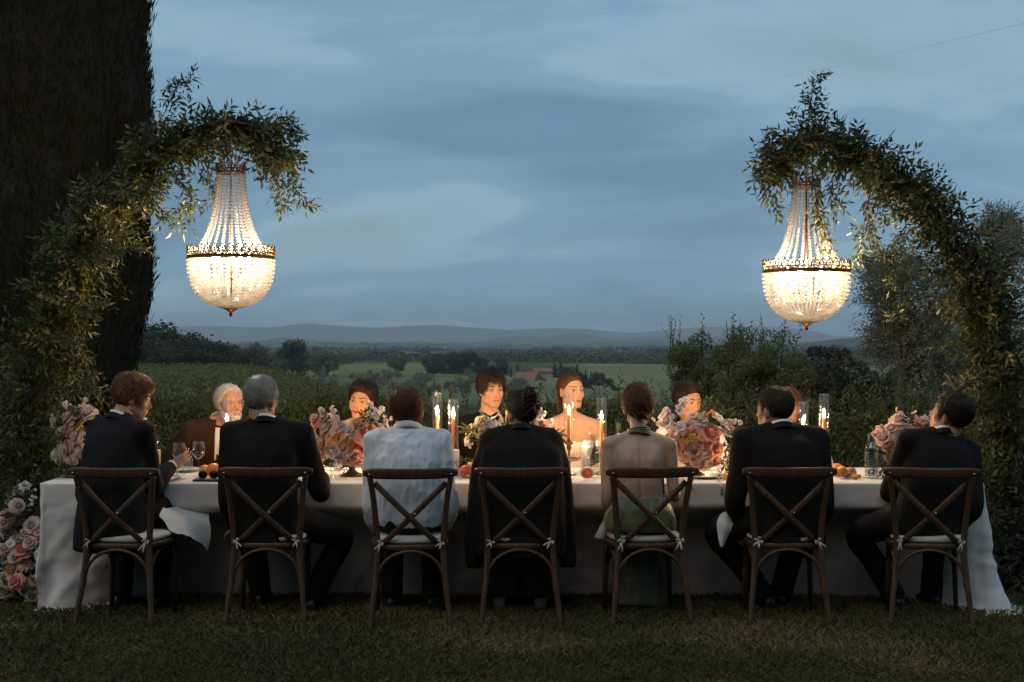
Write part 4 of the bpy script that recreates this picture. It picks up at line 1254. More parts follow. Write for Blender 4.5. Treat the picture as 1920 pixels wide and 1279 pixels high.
def dir_grid(nu, nv):
    ph = np.linspace(.02, np.pi - .02, nv); th = np.linspace(0, 2 * np.pi, nu, endpoint=False)
    D = np.array([(math.sin(p) * math.cos(t), math.sin(p) * math.sin(t), math.cos(p)) for p in ph for t in th])
    F = grid_faces(nv, nu, True, True) + [tuple(range(nu)), tuple(range((nv - 1) * nu, nv * nu))[::-1]]
    return D, F
DG, DGF = dir_grid(108, 84)
HG, HGF = dir_grid(72, 52)

def hairline(p, style):
    """> 0 where hair grows, local head coordinates on the scalp."""
    y = p[:, 1]; z = p[:, 2]; x = np.abs(p[:, 0])
    zm = {'m': np.interp(y, [-.10, -.07, -.045, -.02, .004, .018, .030, .055, .075, .1], [-.070, -.066, -.030, .004, .012, -.014, .010, .050, .068, .080]),
          'f': np.interp(y, [-.10, -.07, -.045, -.02, .004, .022, .036, .055, .075, .1], [-.080, -.074, -.040, .000, .012, .004, .024, .056, .070, .078]),
          'b': np.interp(y, [-.10, -.07, -.045, -.02, .004, .018, .03, .055, .075, .1], [-.090, -.086, -.080, -.040, -.010, -.02, .005, .03, .045, .055]),
          'o': np.interp(y, [-.10, -.07, -.045, -.02, .004, .022, .040, .06, .08, .1], [-.078, -.072, -.036, .004, .018, .006, .060, .095, .12, .14])}[style]
    return (z - zm)
def hair_mesh(style, thick, rough, nl, lockL, lockw, flow, seed, bulge=None, fem=False, lift=.004, curl=0.0):
    """Cap plus locks that follow the scalp. thick(p)->m. Returns list of (V, F)."""
    rng = np.random.default_rng(seed)
    kw = dict(fem=fem, full=False)
    r = head_r(HG, **kw); p = HG * r[:, None]
    m = sstep(-.006, .012, hairline(p, style))
    t = thick(p)
    nz = np.array([mnoise.fractal(Vector(a * 32) + Vector((seed, 0, 0)), 1.0, 2.0, 3) for a in p])
    off = m * (t * (1 + rough * nz)) - (1 - m) * .012
    V = HG * (r + off)[:, None]
    out = [(V, HGF)]
    # locks
    nl0 = int(nl * 1.6); d = rdir(nl0 * 3, rng); rr = head_r(d, **kw); q = d * rr[:, None]
    keep = hairline(q, style) > .002
    d, q = d[keep][:nl0], q[keep][:nl0]
    n = len(d); tq = thick(q)
    steps = 4
    lockw = lockw * .58
    L = lockL * rng.uniform(.6, 1.3, n); w = lockw * rng.uniform(.6, 1.3, n)
    pos = q.copy(); paths = []; norms = []
    jit = np.array([mnoise.noise_vector(Vector(a * 42) + Vector((seed * 3.1, 0, 0))) for a in q]) * .55 + rng.normal(size=(n, 3)) * .10
    ph = rng.random(n) * 6.28
    for i in range(steps):
        s = i / (steps - 1)
        dd = nrm(pos); rs = head_r(dd, **kw); tt = thick(dd * rs[:, None])
        hh = rs + tt * (.75 + .25 * math.sin(math.pi * (.25 + .6 * s))) + lift * math.sin(math.pi * s) * (1 + rng.random(n))
        P_ = dd * hh[:, None]
        if curl:
            P_ = P_ + nrm(np.cross(dd, flow(q))) * (curl * np.sin(ph + s * 7))[:, None] + dd * (curl * .6 * np.cos(ph + s * 7))[:, None]
        paths.append(P_); norms.append(dd)
        fl = flow(pos) + jit; fl = nrm(fl - dd * (fl * dd).sum(1, keepdims=True))
        pos = pos + fl * (L / (steps - 1))[:, None]
    out.append(ribbon(paths, norms, w))
    k = min(len(q), 170)                      # loose flyaway hairs
    fp = [a[:k] + b[:k] * (.004 + .016 * i / 3 * rng.random((k, 1))) + .006 * i / 3 * rng.normal(size=(k, 3)) for i, (a, b) in enumerate(zip(paths, norms))]
    out.append(ribbon(fp, [b[:k] for b in norms], w[:k] * .35))
    return out
def ribbon(paths, norms, w):
    """Triangular-section tapered locks from lists of (n,3) rows."""
    k = len(paths); n = len(paths[0]); rows = []
    for i in range(k):
        a = paths[max(0, i - 1)]; b = paths[min(k - 1, i + 1)]
        T = nrm(b - a); S_ = nrm(np.cross(T, norms[i])); s = i / (k - 1)
        ww = (w * (.55 + .9 * s if s < .5 else 1.0 - 1.7 * (s - .5)))[:, None]
        rows.append(np.stack([paths[i] + S_ * ww, paths[i] + norms[i] * ww * .6, paths[i] - S_ * ww], 1))
    V = np.stack(rows, 1).reshape(-1, 3)          # n,k,3
    F = []
    b = (np.arange(n) * k * 3)[:, None]
    for i in range(k - 1):
        for j in range(2):
            F.append(b + np.array([[i * 3 + j, i * 3 + j + 1, (i + 1) * 3 + j + 1, (i + 1) * 3 + j]]))
    return V, np.concatenate(F).tolist()

def hair_mat(name, dark, light, rough=.42):
    k = M(name); r_ = k.island(); f = k.ramp(k.noise(24, 4, .65), [(.36, 0.0), (.64, 1.0)])
    c_ = k.mix(k.mix(.62, r_, f), dark, light)
    k.bsdf(c_, rough + .10, Specular_IOR_Level=.25, Anisotropic=.5)
    return k.m
def skin_mat(name, rough=.5):
    k = M(name); f = k.noise(45, 4, .6)
    c_ = k.mix(1.0, k.attr(), k.ramp(f, [(.3, (.90, .88, .87)), (.7, (1.06, 1.05, 1.04))]), 'MULTIPLY')
    k.bsdf(c_, rough, Specular_IOR_Level=.35, Subsurface_Weight=.12, Subsurface_Radius=(.012, .005, .003), Subsurface_Scale=1.0)
    f2 = k.noise(220, 2, .5); k.bump(f2, .12, .002)
    return k.m
SKIN = skin_mat('skin'); LID = plain('eyelid_skin', (.40, .215, .145), .5)
def wool(name, col):
    k = M(name); f = k.noise(7, 5, .6); g = k.noise(320, 2, .5)
    k.bsdf(k.ramp(f, [(.3, tuple(a * .8 for a in col)), (.7, tuple(a * 1.2 for a in col))]), .85, Specular_IOR_Level=.15)
    k.bump(g, .25, .002); return k.m
W_BLACK = wool('wool_black', (.0135, .0115, .0100)); W_NAVY = wool('wool_charcoal', (.015, .0145, .0140)); W_JET = wool('wool_jet', (.006, .0055, .0055)); W_BROWN = wool('wool_brown', (.040, .020, .012))
SHIRT = linen_mat('shirt_cotton', (.70, .73, .78)); WHITE = linen_mat('white_cotton', (.80, .79, .77)); SATIN = linen_mat('white_satin', (.76, .71, .66))
SAGE = plain('sage_satin', (.115, .125, .060), .42, 9, .25, .2, Sheen_Weight=.2)
LEATHER = plain('black_leather', (.012, .011, .011), .35)
EYEW = plain('eye_white', (.70, .68, .66), .2); IRIS = plain('eye_iris', (.045, .028, .018), .15); TEETH = plain('teeth', (.70, .66, .60), .25)

def hand(s, W, dirv, palm, side, L=.185, curl=.5, spread=.16):
    """Palm and five bent fingers added to Soup s. dirv: where fingers point, palm: way the palm faces, side: +1 right hand."""
    d = nrm(np.array(dirv, float)); n = np.array(palm, float); n = nrm(n - d * (n @ d)); x = nrm(np.cross(d, n)) * side   # x: towards the little finger... thumb at -x
    k = L / .185
    path = [W - d * .02, W + d * .02 * k, W + d * .055 * k, W + d * .092 * k]
    s.add(*rings(path, [x] * 4, [n] * 4, [.026 * k, .031 * k, .039 * k, .040 * k], [.020 * k, .017 * k, .014 * k, .012 * k], 14, 2.6))
    for i, (off, ln, r) in enumerate([(-.030, .070, .0088), (-.010, .080, .009), (.011, .074, .0088), (.030, .058, .0078)]):
        a = d * math.cos(off / .03 * spread) + x * math.sin(off / .03 * spread)
        p = W + d * .085 * k + x * off * k; q = [p - a * .02, p]; c_ = curl * (.55 + .12 * i)
        ang = 0
        for seg in (.45, .32, .23):
            ang += c_
            p = p + (a * math.cos(ang) + n * math.sin(ang)) * ln * seg * k * 1.05; q.append(p)
        s.add(*tube(q, [r * k, r * k, r * .95 * k, r * .86 * k, r * .70 * k], 8))
        s.add(*ellipsoid(q[-1], (r * .72 * k,) * 3, None, 7, 5))
    t0 = W + d * .025 * k - x * .026 * k; t1 = t0 - x * .030 * k + d * .022 * k + n * .012 * k
    t2 = t1 + d * .030 * k - x * .008 * k + n * .012 * k; t3 = t2 + d * .024 * k + x * .004 * k + n * .008 * k
    s.add(*tube([t0 + x * .012, t0, t1, t2, t3], [.015 * k, .014 * k, .0115 * k, .010 * k, .0075 * k], 8)); s.add(*ellipsoid(t3, (.0076 * k,) * 3, None, 7, 5))

def ik(S_, W, hint, lu, lf):
    d = W - S_; L = np.linalg.norm(d); L2 = min(L, (lu + lf) * .995); u = d / L
    a = (lu * lu - lf * lf + L2 * L2) / (2 * L2); h = math.sqrt(max(lu * lu - a * a, 1e-6))
    hv = np.array(hint, float); hv = nrm(hv - u * (hv @ u))
    return S_ + u * a + hv * h, S_ + u * L2

class Person: pass
MT = [-.18, -.08, 0, .25, .5, .75, .92, 1.0, 1.07, 1.14]
BM = ([.13, .165, .175, .155, .163, .176, .168, .140, .095, .060], [.10, .125, .125, .110, .113, .118, .104, .086, .070, .058])
BF = ([.14, .172, .178, .130, .128, .146, .150, .125, .075, .048], [.11, .125, .120, .092, .095, .108, .092, .072, .058, .048])
def person(label, hip, sc, hd, hy=0.0, sy=0.0, hr=(0, 0, 0), fem=False, sw=None, roll=0.0, arms=None, legs=None, skin=(.50, .30, .20), smile=0.0, voxel=.006, coarse=.42, slouch=.02,
           hands=True, lipc=None, far=False, hk=1.0, jaw=1.0, brow=(.05, .03, .02), lids=(17, -24), sleeveless=False, bw=1.0, group=None):
    p = Person()
    sw = sw or (.158 if fem else .188)
    Xw = P(hip[0], 900, hip[1])[0]; O = np.array((Xw, hip[1], 0.0)); p.O = O
    Hc = np.array((0, 0, .59)); Sc = P(*sc) - O; Hd = P(*hd) - O
    p.Hc, p.Sc, p.Hd = Hc, Sc, Hd
    Rh = rotz(hr[0]) @ rotx(hr[1]) @ roty(hr[2]); p.Rh = Rh; p.hk = hk
    p.fem, p.far = fem, far
    fh = rotz(hy) @ np.array((0, 1., 0)); rh = rotz(hy) @ np.array((1., 0, 0))
    fs = rotz(sy) @ np.array((0, 1., 0))
    def ctr(t):
        b = Hc + (Sc - Hc) * t
        if t < 0: b = Hc + np.array((0, 0, 1.0)) * np.linalg.norm(Sc - Hc) * t
        f = rotz(hy + (sy - hy) * np.clip(t, 0, 1)) @ np.array((0, 1., 0))
        b = b - f * slouch * math.sin(math.pi * np.clip(t, 0, 1))
        if t > 1: b = b + (Hd - Sc) * np.array((1, 1, 0)) * (t - 1) * 1.2
        return b
    def axes(t):
        a = rotz(hy + (sy - hy) * np.clip(t, 0, 1)); tt = np.clip(t, 0, 1)
        r_ = a @ np.array((1., 0, 0)); f_ = a @ np.array((0, 1., 0))
        r_ = r_ + np.array((0, 0, roll * tt)); r_ = nrm(r_)
        tg = nrm(ctr(min(t + .02, 1)) - ctr(min(t + .02, 1) - .04)) if t >= 0 else np.array((0, 0, 1.))
        f_ = nrm(f_ - tg * (f_ @ tg) * .8)
        return r_, f_
    p.ctr, p.axes = ctr, axes
    p.torso = lambda ts, rx, ry, n=26, power=2.3: rings([ctr(t) for t in ts], [axes(t)[0] for t in ts], [axes(t)[1] for t in ts], rx, ry, n, power)
    r1, f1 = axes(1.0)
    p.r1, p.f1 = r1, f1
    up = nrm(np.cross(r1, f1)); p.up = up
    p.S = {-1: Sc - r1 * sw + up * -.012, 1: Sc + r1 * sw + up * -.012}
    lu, lf = (.265, .235) if fem else (.29, .255)
    p.E, p.W = {}, {}
    for i, sd in enumerate((-1, 1)):
        a = (arms or {}).get(sd)
        if a is None:
            W = Hc + fh * .27 + rh * sd * .085 + np.array((0, 0, .085)); hint = rh * sd * .8 - fh * .5 + np.array((0, 0, -.5))
            p.E[sd], p.W[sd] = ik(p.S[sd], W, hint, lu, lf)
        else:
            W = P(*a['W']) - O
            if 'E' in a: p.E[sd] = P(*a['E']) - O; p.W[sd] = W
            else: p.E[sd], p.W[sd] = ik(p.S[sd], W, np.array(a.get('hint', (0, 0, -1.))), lu, lf)
    p.K, p.A = {}, {}
    for sd in (-1, 1):
        if legs and sd in legs:
            p.K[sd] = P(*legs[sd][0]) - O; p.A[sd] = P(*legs[sd][1]) - O
        else:
            p.K[sd] = Hc + fh * .40 + rh * sd * .13 + np.array((0, 0, -.02)); p.A[sd] = p.K[sd] * np.array((1, 1, 0)) - fh * .06 + np.array((0, 0, .095)) + rh * sd * -.01
    # ----- skin: one continuous surface
    s = Soup()
    B = BF if fem else BM
    g = 1.0 if sleeveless else .86
    s.add(*p.torso(MT, np.array(B[0]) * g * bw, np.array(B[1]) * g * bw))
    nr = .046 if fem else .058
    nk0 = Sc + up * .015 - f1 * .012; nk1 = Hd + Rh @ np.array((0, -.030, -.075)) * hk
    s.add(*tube(smooth_path([nk0 - up * .05, nk0, (nk0 + nk1) / 2 - f1 * .004, nk1, Hd + Rh @ np.array((0, -.02, -.01))], 4), np.interp(np.linspace(0, 1, 17), [0, .25, .5, .75, 1], [nr * 1.25, nr * 1.2, nr, nr * .98, nr * .9]), 14))
    p.nk0, p.nk1, p.nr = nk0, nk1, nr
    for sd in (-1, 1):
        s.add(*tube([nk0 + up * .035, nk0 + (p.S[sd] - nk0) * .5 + up * .012, p.S[sd]], [nr * .8, .046 if fem else .055, .046 if fem else .056], 10))
        k_ = (.80 if fem else 1.0) * (1.0 if sleeveless else .9)
        q = smooth_path([p.S[sd], (p.S[sd] + p.E[sd]) / 2, p.E[sd], (p.E[sd] * .55 + p.W[sd] * .45), p.W[sd]], 5)
        s.add(*tube(q, np.interp(np.linspace(0, 1, len(q)), [0, .12, .25, .5, .62, .8, 1], np.array([.052, .056, .050, .042, .044, .036, .027]) * k_), 12))
        s.add(*ellipsoid(p.S[sd], np.array((.056, .056, .055)) * (.86 if fem else 1.0), None, 12, 8))
        hnd = (arms or {}).get(sd)
        if hands:
            fd = nrm(p.W[sd] - p.E[sd])
            pz = np.array((0, 0, -1.0)); cu = .55
            if hnd is not None and 'hand' in hnd: fd = nrm(fd * .4 + np.array(hnd['hand'][0])); pz = np.array(hnd['hand'][1]); cu = hnd['hand'][2]
            elif hnd is None: fd = nrm(fd + np.array((0, 0, -.1)))
            hand(s, p.W[sd], fd, pz, sd, .170 if fem else .188, cu)
        q = smooth_path([Hc + rh * sd * .085, (Hc + rh * sd * .09) * .5 + p.K[sd] * .5 + np.array((0, 0, .005)), p.K[sd], p.K[sd] * .5 + p.A[sd] * .5 - fh * .02, p.A[sd] - np.array((0, 0, .01))], 4)
        s.add(*tube(q, np.interp(np.linspace(0, 1, len(q)), [0, .25, .5, .75, 1], np.array([.085, .075, .055, .050, .036]) * (.9)), 10))
        ft = p.A[sd] + np.array((0, 0, -.055))
        s.add(*tube([p.A[sd] + np.array((0, 0, .02)), ft - fh * .03, ft + fh * .06 + np.array((0, 0, -.012)), ft + fh * .15 + np.array((0, 0, -.022))], [.034, .034, .030, .018], 9))
    r = head_r(DG, fem=fem, smile=smile, jaw=jaw)
    HV = DG * r[:, None] * hk
    s.add(HV @ Rh.T + Hd, DGF)
    for sd in (-1, 1):
        er = Rh @ rotz(sd * -.35) @ rotx(-.12)
        s.add(*ellipsoid(Hd + Rh @ (np.array((sd * .0785, -.008, -.010)) * hk), np.array((.0075, .019, .031)) * hk, er, 12, 10))
        s.add(*ellipsoid(Hd + Rh @ (np.array((sd * .0765, -.002, -.030)) * hk), np.array((.0075, .012, .012)) * hk, er, 10, 8))
    # finer facets towards the head than towards the feet: squeeze, remesh, release
    r0 = .16
    def squeeze(a, inv=False):
        d = a - Hd; r_ = np.linalg.norm(d, axis=1, keepdims=True) + 1e-9
        n_ = np.where(r_ < r0, r_, r0 + (r_ - r0) / coarse if inv else r0 + (r_ - r0) * coarse)
        return Hd + d / r_ * n_
    v, f, e = remesh(squeeze(s.verts()), s.F, voxel, 2)
    v = squeeze(v, True)
    # keep the face crisp: only the body gets extra smoothing
    q = (v - Hd) @ Rh / hk
    hm = sstep(.16, .13, np.linalg.norm(q, axis=1))
    v = globals()['lap'](v, e, 16 if sleeveless else 6, .5, (1 - hm))
    if sleeveless:      # spine furrow and shoulder blades
        loc = v - Sc; xr = loc @ r1; yf = loc @ f1; zu = loc @ up
        bk = sstep(.0, -.03, yf)
        d = -.014 * np.exp(-(xr / .013) ** 2) * sstep(.02, -.06, zu) + .015 * np.exp(-((np.abs(xr) - .075) / .032) ** 2 - ((zu + .10) / .055) ** 2) - .005 * np.exp(-((np.abs(xr) - .035) / .016) ** 2 - ((zu + .11) / .07) ** 2)
        v = v - f1 * (d * bk)[:, None]
    q = (v - Hd) @ Rh / hk
    sk = np.array(skin); c_ = np.tile(sk, (len(v), 1))
    def paint(w, colr):
        nonlocal c_
        c_ = c_ * (1 - w[:, None]) + np.array(colr) * w[:, None]
    ax_ = np.abs(q[:, 0]); fr = sstep(.05, .07, q[:, 1])
    red = sk * np.array((1.08, .80, .74))
    paint(.5 * fr * np.exp(-((ax_ - .042) / .018) ** 2 - ((q[:, 2] + .03) / .02) ** 2), red)
    paint(.5 * fr * np.exp(-(ax_ / .014) ** 2 - ((q[:, 2] + .04) / .014) ** 2), red)
    paint(.45 * hm * sstep(.068, .076, ax_), red)
    lw = .023 + .006 * smile
    lz = -.0685 + .006 * smile * (ax_ / lw) ** 2
    lp = sstep(1.15, .8, ((ax_ / lw) ** 2 + ((q[:, 2] - lz) / .0105) ** 2)) * sstep(.074, .080, q[:, 1])
    paint(lp * (.85 if fem else .6), lipc if lipc else ((.34, .10, .085) if fem else (.36, .16, .12)))
    paint(sstep(1.0, .6, (ax_ / lw) ** 2 + ((q[:, 2] - lz) / .0028) ** 2) * sstep(.072, .078, q[:, 1]) * .85, (.06, .02, .015))
    paint(sstep(1.1, .7, ((ax_ - .032) / .018) ** 2 + ((q[:, 2] - .009) / .0035) ** 2) * fr * (.75 if fem else .55), tuple(np.array(brow) * .5))
    paint(sstep(1.1, .7, ((ax_ - .032) / .024) ** 2 + ((q[:, 2] - .004) / .014) ** 2) * fr * .22, sk * np.array((.62, .50, .46)))  # eye-socket shade painted into the skin colour
    name = 'person'
    o = put(name, make_mesh('person', v, f, SKIN, True, None, c_), None, O)
    tag(o, label, 'person', group)
    p.o = o
    # eyes, brows
    L = lambda a: Hd + Rh @ (np.array(a) * hk)
    facing = True
    for sd in (-1, 1):
        ev, ef = ellipsoid((0, 0, 0), (1, 1, 1), None, 14, 10)
        ev = np.stack([ev[:, 0], ev[:, 2], -ev[:, 1]], 1)      # pole forward
        mi = [1 if np.mean(ev[list(a)][:, 1]) > .80 else 0 for a in ef]
        ey = put('eye', make_mesh('eye', (ev * .0118 * hk) @ Rh.T + L((sd * .032, .0705, .001)), ef, [EYEW, IRIS], True, mi), o)
        for (e0, e1) in ((lids[0], 85), (-80, lids[1])):
            el = np.radians(np.linspace(e0, e1, 6)); az = np.radians(np.linspace(-95, 95, 15))
            lv = np.array([(math.sin(a_) * math.cos(b_), math.cos(a_) * math.cos(b_), math.sin(b_ if True else 0) - .16 * (math.sin(a_) ** 2) * (1 if e0 > -60 else -1)) for b_ in el for a_ in az])
            rr_ = .0132
            put('eyelid', make_mesh('eyelid', (np.concatenate([lv * rr_, lv * (rr_ - .0012)]) * hk) @ Rh.T + L((sd * .032, .0705, .001)), grid_faces(6, 15, False) + [tuple(i + 90 for i in x[::-1]) for x in grid_faces(6, 15, False)], LID), ey)
        tt = np.linspace(0, 1, 9)
        xx = sd * (.013 + .038 * tt); zz = .0195 + .0065 * np.sin(np.pi * (.15 + .6 * tt)) + (.001 if fem else -.001)
        dd = nrm(np.stack([xx, np.full(9, .085) - .03 * tt ** 2, zz], 1))
        rr = head_r(dd, fem=fem, smile=smile)
        bp = dd * (rr + .0005)[:, None]
        T_, ax2, ay2 = frames(bp)
        put('eyebrow', make_mesh('eyebrow', *[(lambda a: (a[0] * hk) @ Rh.T + Hd)(tube(bp, np.interp(tt, [0, .3, 1], [.0032, .0042, .0012]) * (.75 if fem else 1.1), 6)), tube(bp, .003, 6)[1]], plain('brow_hair', brow, .7)), o)
    if smile:
        tt = np.linspace(-1, 1, 13)
        V = np.concatenate([np.stack([tt * .021, .0885 - .010 * tt ** 2, np.full(13, -.0640) + .003 * tt ** 2 + a], 1) for a in (.0, -.0085)])
        F = grid_faces(2, 13, False); V2 = V - np.array((0, .003, 0))
        put('teeth', make_mesh('teeth', (np.concatenate([V, V2]) * hk) @ Rh.T + Hd, F + [tuple(i + 26 for i in a[::-1]) for a in F], TEETH), o)
    return p
def cloth_part(p, name, soup, mat, voxel=.009, smooth=5, amp=.004, scale=9, seed=0, stretch=(1, 1, .55), post=None):
    v, f, e = remesh(soup.verts(), soup.F, voxel, smooth)
    if amp: v = wrinkle(v, f, amp, scale, seed, stretch); v = lap(v, e, 1)
    if post: v = post(v, f)
    return put(name, make_mesh(name, v, f, mat), p.o)
def sleeve(p, sd, s, r0, r1, r2, r3, end=.93, pad=1.0):
    q = smooth_path([p.S[sd], (p.S[sd] * .5 + p.E[sd] * .5), p.E[sd], p.E[sd] * .5 + p.W[sd] * .5, p.E[sd] * (1 - end) + p.W[sd] * end], 5)
    s.add(*tube(q, np.interp(np.linspace(0, 1, len(q)), [0, .25, .5, .75, 1], [r0, r1, r2, (r2 + r3) / 2, r3]), 14))
    s.add(*ellipsoid(p.S[sd] + p.up * .004, (r0 * 1.05 * pad, r0 * .98 * pad, r0 * .92 * pad), None, 14, 10))
def collar_band(p, h, r, lift, thick, open_front=0.0, tilt=.30, n=30, flare=.006):
    """Band round the neck; open_front: half-angle left open at the throat."""
    c0 = p.nk0 + p.up * lift; ax = p.r1; ay = p.f1
    th = np.linspace(np.pi / 2 + open_front, 2 * np.pi + np.pi / 2 - open_front, n)
    rows = []
    for rr, hh in ((r, 0), (r - flare, h), (r - flare - thick, h), (r - thick, 0)):
        rows.append(np.array([c0 + ax * math.cos(t) * rr + ay * math.sin(t) * rr * 1.02 + p.up * (hh - tilt * rr * math.sin(t)) for t in th]))
    V = np.concatenate(rows + [rows[0]])
    F = grid_faces(5, n, False)
    F += [(0, n, 2 * n, 3 * n), (n - 1, 4 * n - 1, 3 * n - 1, 2 * n - 1)]
    return V, F
def jacket(p, mat, seed, skirt=-.34, k=1.0, collar=True, shirt=True, hem=1.0, pads=1.0):
    s = Soup()
    ts = [skirt, -.2, -.05, .2, .45, .72, .90, 1.0, 1.06, 1.11]
    B = BF if p.fem else BM
    rx = np.interp(ts, MT, B[0]) + .020; ry = np.interp(ts, MT, B[1]) + .022
    rx[0] = .205 * hem; rx[1] = .200 * hem; ry[0] = .150; ry[1] = .150
    rx[6] += .004; rx[7] = .158; rx[8] = .115; rx[9] = .080; ry[7] = .094; ry[8] = .080; ry[9] = .074
    s.add(*p.torso(ts, rx * k, ry * k, 30, 2.5))
    for sd in (-1, 1):
        sleeve(p, sd, s, .070 * k * pads, .066 * k, .058 * k, .046 * k)
        s.add(*tube([p.nk0 + p.up * .022, p.nk0 * .5 + p.S[sd] * .5 + p.up * .008, p.S[sd] + p.up * .002], [.066 * k, .064 * k, .066 * k * pads], 12))
    s.add(*tube([p.nk0 - p.up * .03, p.nk0 + p.up * .018 + (p.nk1 - p.nk0) * .10], [.085 * k, .074 * k], 16))
    if p.far:
        pass
    o = cloth_part(p, 'jacket', s, mat, .0115, 6, .0065, 7.5, seed)
    if collar:
        V, F = collar_band(p, .036, .083 * k, .004, .008, .55 if p.far or True else 0, .36, 34, .012)
        put('jacket_collar', make_mesh('jacket_collar', V, F, mat), o)
    if shirt:
        V, F = collar_band(p, .040, .0695 * (p.nr / .058) * k, .018, .005, .12, .34, 34, .006)
        put('shirt_collar', make_mesh('shirt_collar', V, F, WHITE), p.o)
    return o
def cuffs(p, sides, mat=None):
    for sd in sides:
        d = nrm(p.W[sd] - p.E[sd]); s = Soup(); s.add(*tube([p.W[sd] - d * .03, p.W[sd] - d * .004], [.034, .033], 14)); put('shirt_cuff', s.mesh('shirt_cuff', mat or WHITE), p.o)
def trousers(p, mat, seed):
    s = Soup(); s.add(*p.torso([-.2, -.1, 0, .12], [.15, .180, .185, .165], [.115, .135, .135, .12]))
    H = p.Hc
    for sd in (-1, 1):
        h0 = H + (p.K[sd] - H) * .05 + np.array((p.axes(0)[0] * sd * .085)); 
        q = smooth_path([h0, h0 * .5 + p.K[sd] * .5 + np.array((0, 0, .005)), p.K[sd], p.K[sd] * .5 + p.A[sd] * .5, p.A[sd] - np.array((0, 0, .02))], 4)
        s.add(*tube(q, np.interp(np.linspace(0, 1, len(q)), [0, .25, .5, .75, 1], [.098, .092, .078, .070, .066]), 14))
    return cloth_part(p, 'trousers', s, mat, .013, 4, .006, 8, seed)
def shoes(p, mat=None):
    fh = p.axes(0)[1]; rh = p.axes(0)[0]
    for sd in (-1, 1):
        a = p.A[sd] * np.array((1, 1, 0))
        z = np.array((0, 0, 1.))
        pts = [a - fh * .075, a - fh * .06, a - fh * .01, a + fh * .06, a + fh * .12, a + fh * .175, a + fh * .195]
        hz = [.030, .040, .046, .036, .026, .020, .010]; wx = [.018, .032, .036, .040, .044, .036, .014]
        s = Soup(); s.add(*rings([q + z * (h + .004) for q, h in zip(pts, hz)], [rh] * 7, [z] * 7, wx, hz, 14, 2.6)); put('shoe', s.mesh('shoe', mat or LEATHER), p.o)
def add_hair(p, pieces, mat, name='hair'):
    V = []; F = []; n = 0
    for v, f in pieces:
        V.append((np.asarray(v) * p.hk) @ p.Rh.T + p.Hd); F += [tuple(int(i) + n for i in a) for a in f]; n += len(v)
    return put(name, make_mesh(name, np.concatenate(V), F, mat), p.o)
def strands(paths, w, seed, frizz=.0):
    """Locks along given local paths (list of arrays) -> (V, F)."""
    rng = np.random.default_rng(seed); out = []
    for q in paths:
        q = smooth_path(q, 4); q = q + rng.normal(size=(1, 3)) * frizz + rng.normal(size=q.shape) * frizz * .25
        v, f = tube(q, np.interp(np.linspace(0, 1, len(q)), [0, .15, .7, 1], [w * .5, w, w * .85, w * .15]) * rng.uniform(.7, 1.2), 6)
        out.append((v, f))
    return out

def flow_short(c_=(0, -.045, .1), fwd=.35, down=.25):
    c_ = np.array(c_)
    def fn(p): return nrm(p - c_) + np.array((0, fwd, 0)) * sstep(.0, .06, p[:, 2:3]) + np.array((0, 0, -down))
    return fn
def flow_back(p): return np.stack([-.3 * p[:, 0] / .07, -np.ones(len(p)), -.35 * np.ones(len(p))], 1)
def flow_down(p):
    fr = sstep(.0, .05, p[:, 1]); sg = np.where(p[:, 0] > .012, 1.0, -1.0)
    return np.stack([p[:, 0] * 2 + sg * 1.3 * fr, -.2 - .9 * fr, -1.0 + .1 * fr], 1)

H_AUB = hair_mat('hair_wavy_brown', (.050, .020, .008), (.26, .105, .038)); H_GREY = hair_mat('hair_grey', (.16, .155, .15), (.42, .40, .38)); H_BROWN = hair_mat('hair_brown', (.036, .014, .007), (.13, .050, .020))
H_DARK = hair_mat('hair_dark', (.010, .006, .004), (.040, .020, .012)); H_CROP = hair_mat('hair_cropped', (.020, .013, .010), (.055, .036, .026), .55); H_WHITE = hair_mat('hair_white', (.50, .47, .43), (.85, .82, .78)); H_RED = hair_mat('hair_auburn', (.08, .028, .010), (.22, .09, .035))


def th_const(a, top=0.0, back=0.0, front=0.0):
    def fn(q):
        return a + top * sstep(.02, .10, q[:, 2]) + back * sstep(-.02, -.09, q[:, 1]) + front * sstep(.02, .08, q[:, 1]) * sstep(.02, .07, q[:, 2])
    return fn
PI = math.pi
# 1 ---- young man with wavy hair, turned right
p = person('young man with wavy brown hair in a dark suit, lifting one hand', (205, 8.03), (226, 803, 8.10), (250, 745, 8.20), -.25, -.62, (-1.28, -.24, .05),
           arms={1: dict(E=(287, 912, 8.22), W=(322, 872, 8.46), hand=((.75, .25, .35), (-.3, .6, .45), .42)), -1: dict(E=(160, 935, 8.2), W=(258, 905, 8.48))}, voxel=.0050, coarse=.80, brow=(.04, .02, .01))
add_hair(p, hair_mesh('m', th_const(.009, .015, .004, .010), .30, 1500, .040, .0034, flow_short((0, -.05, .10), .6, .15), 1, lift=.006, curl=.004), H_AUB)
jacket(p, W_NAVY, 1, -.40); cuffs(p, (1,)); trousers(p, W_NAVY, 1); shoes(p)
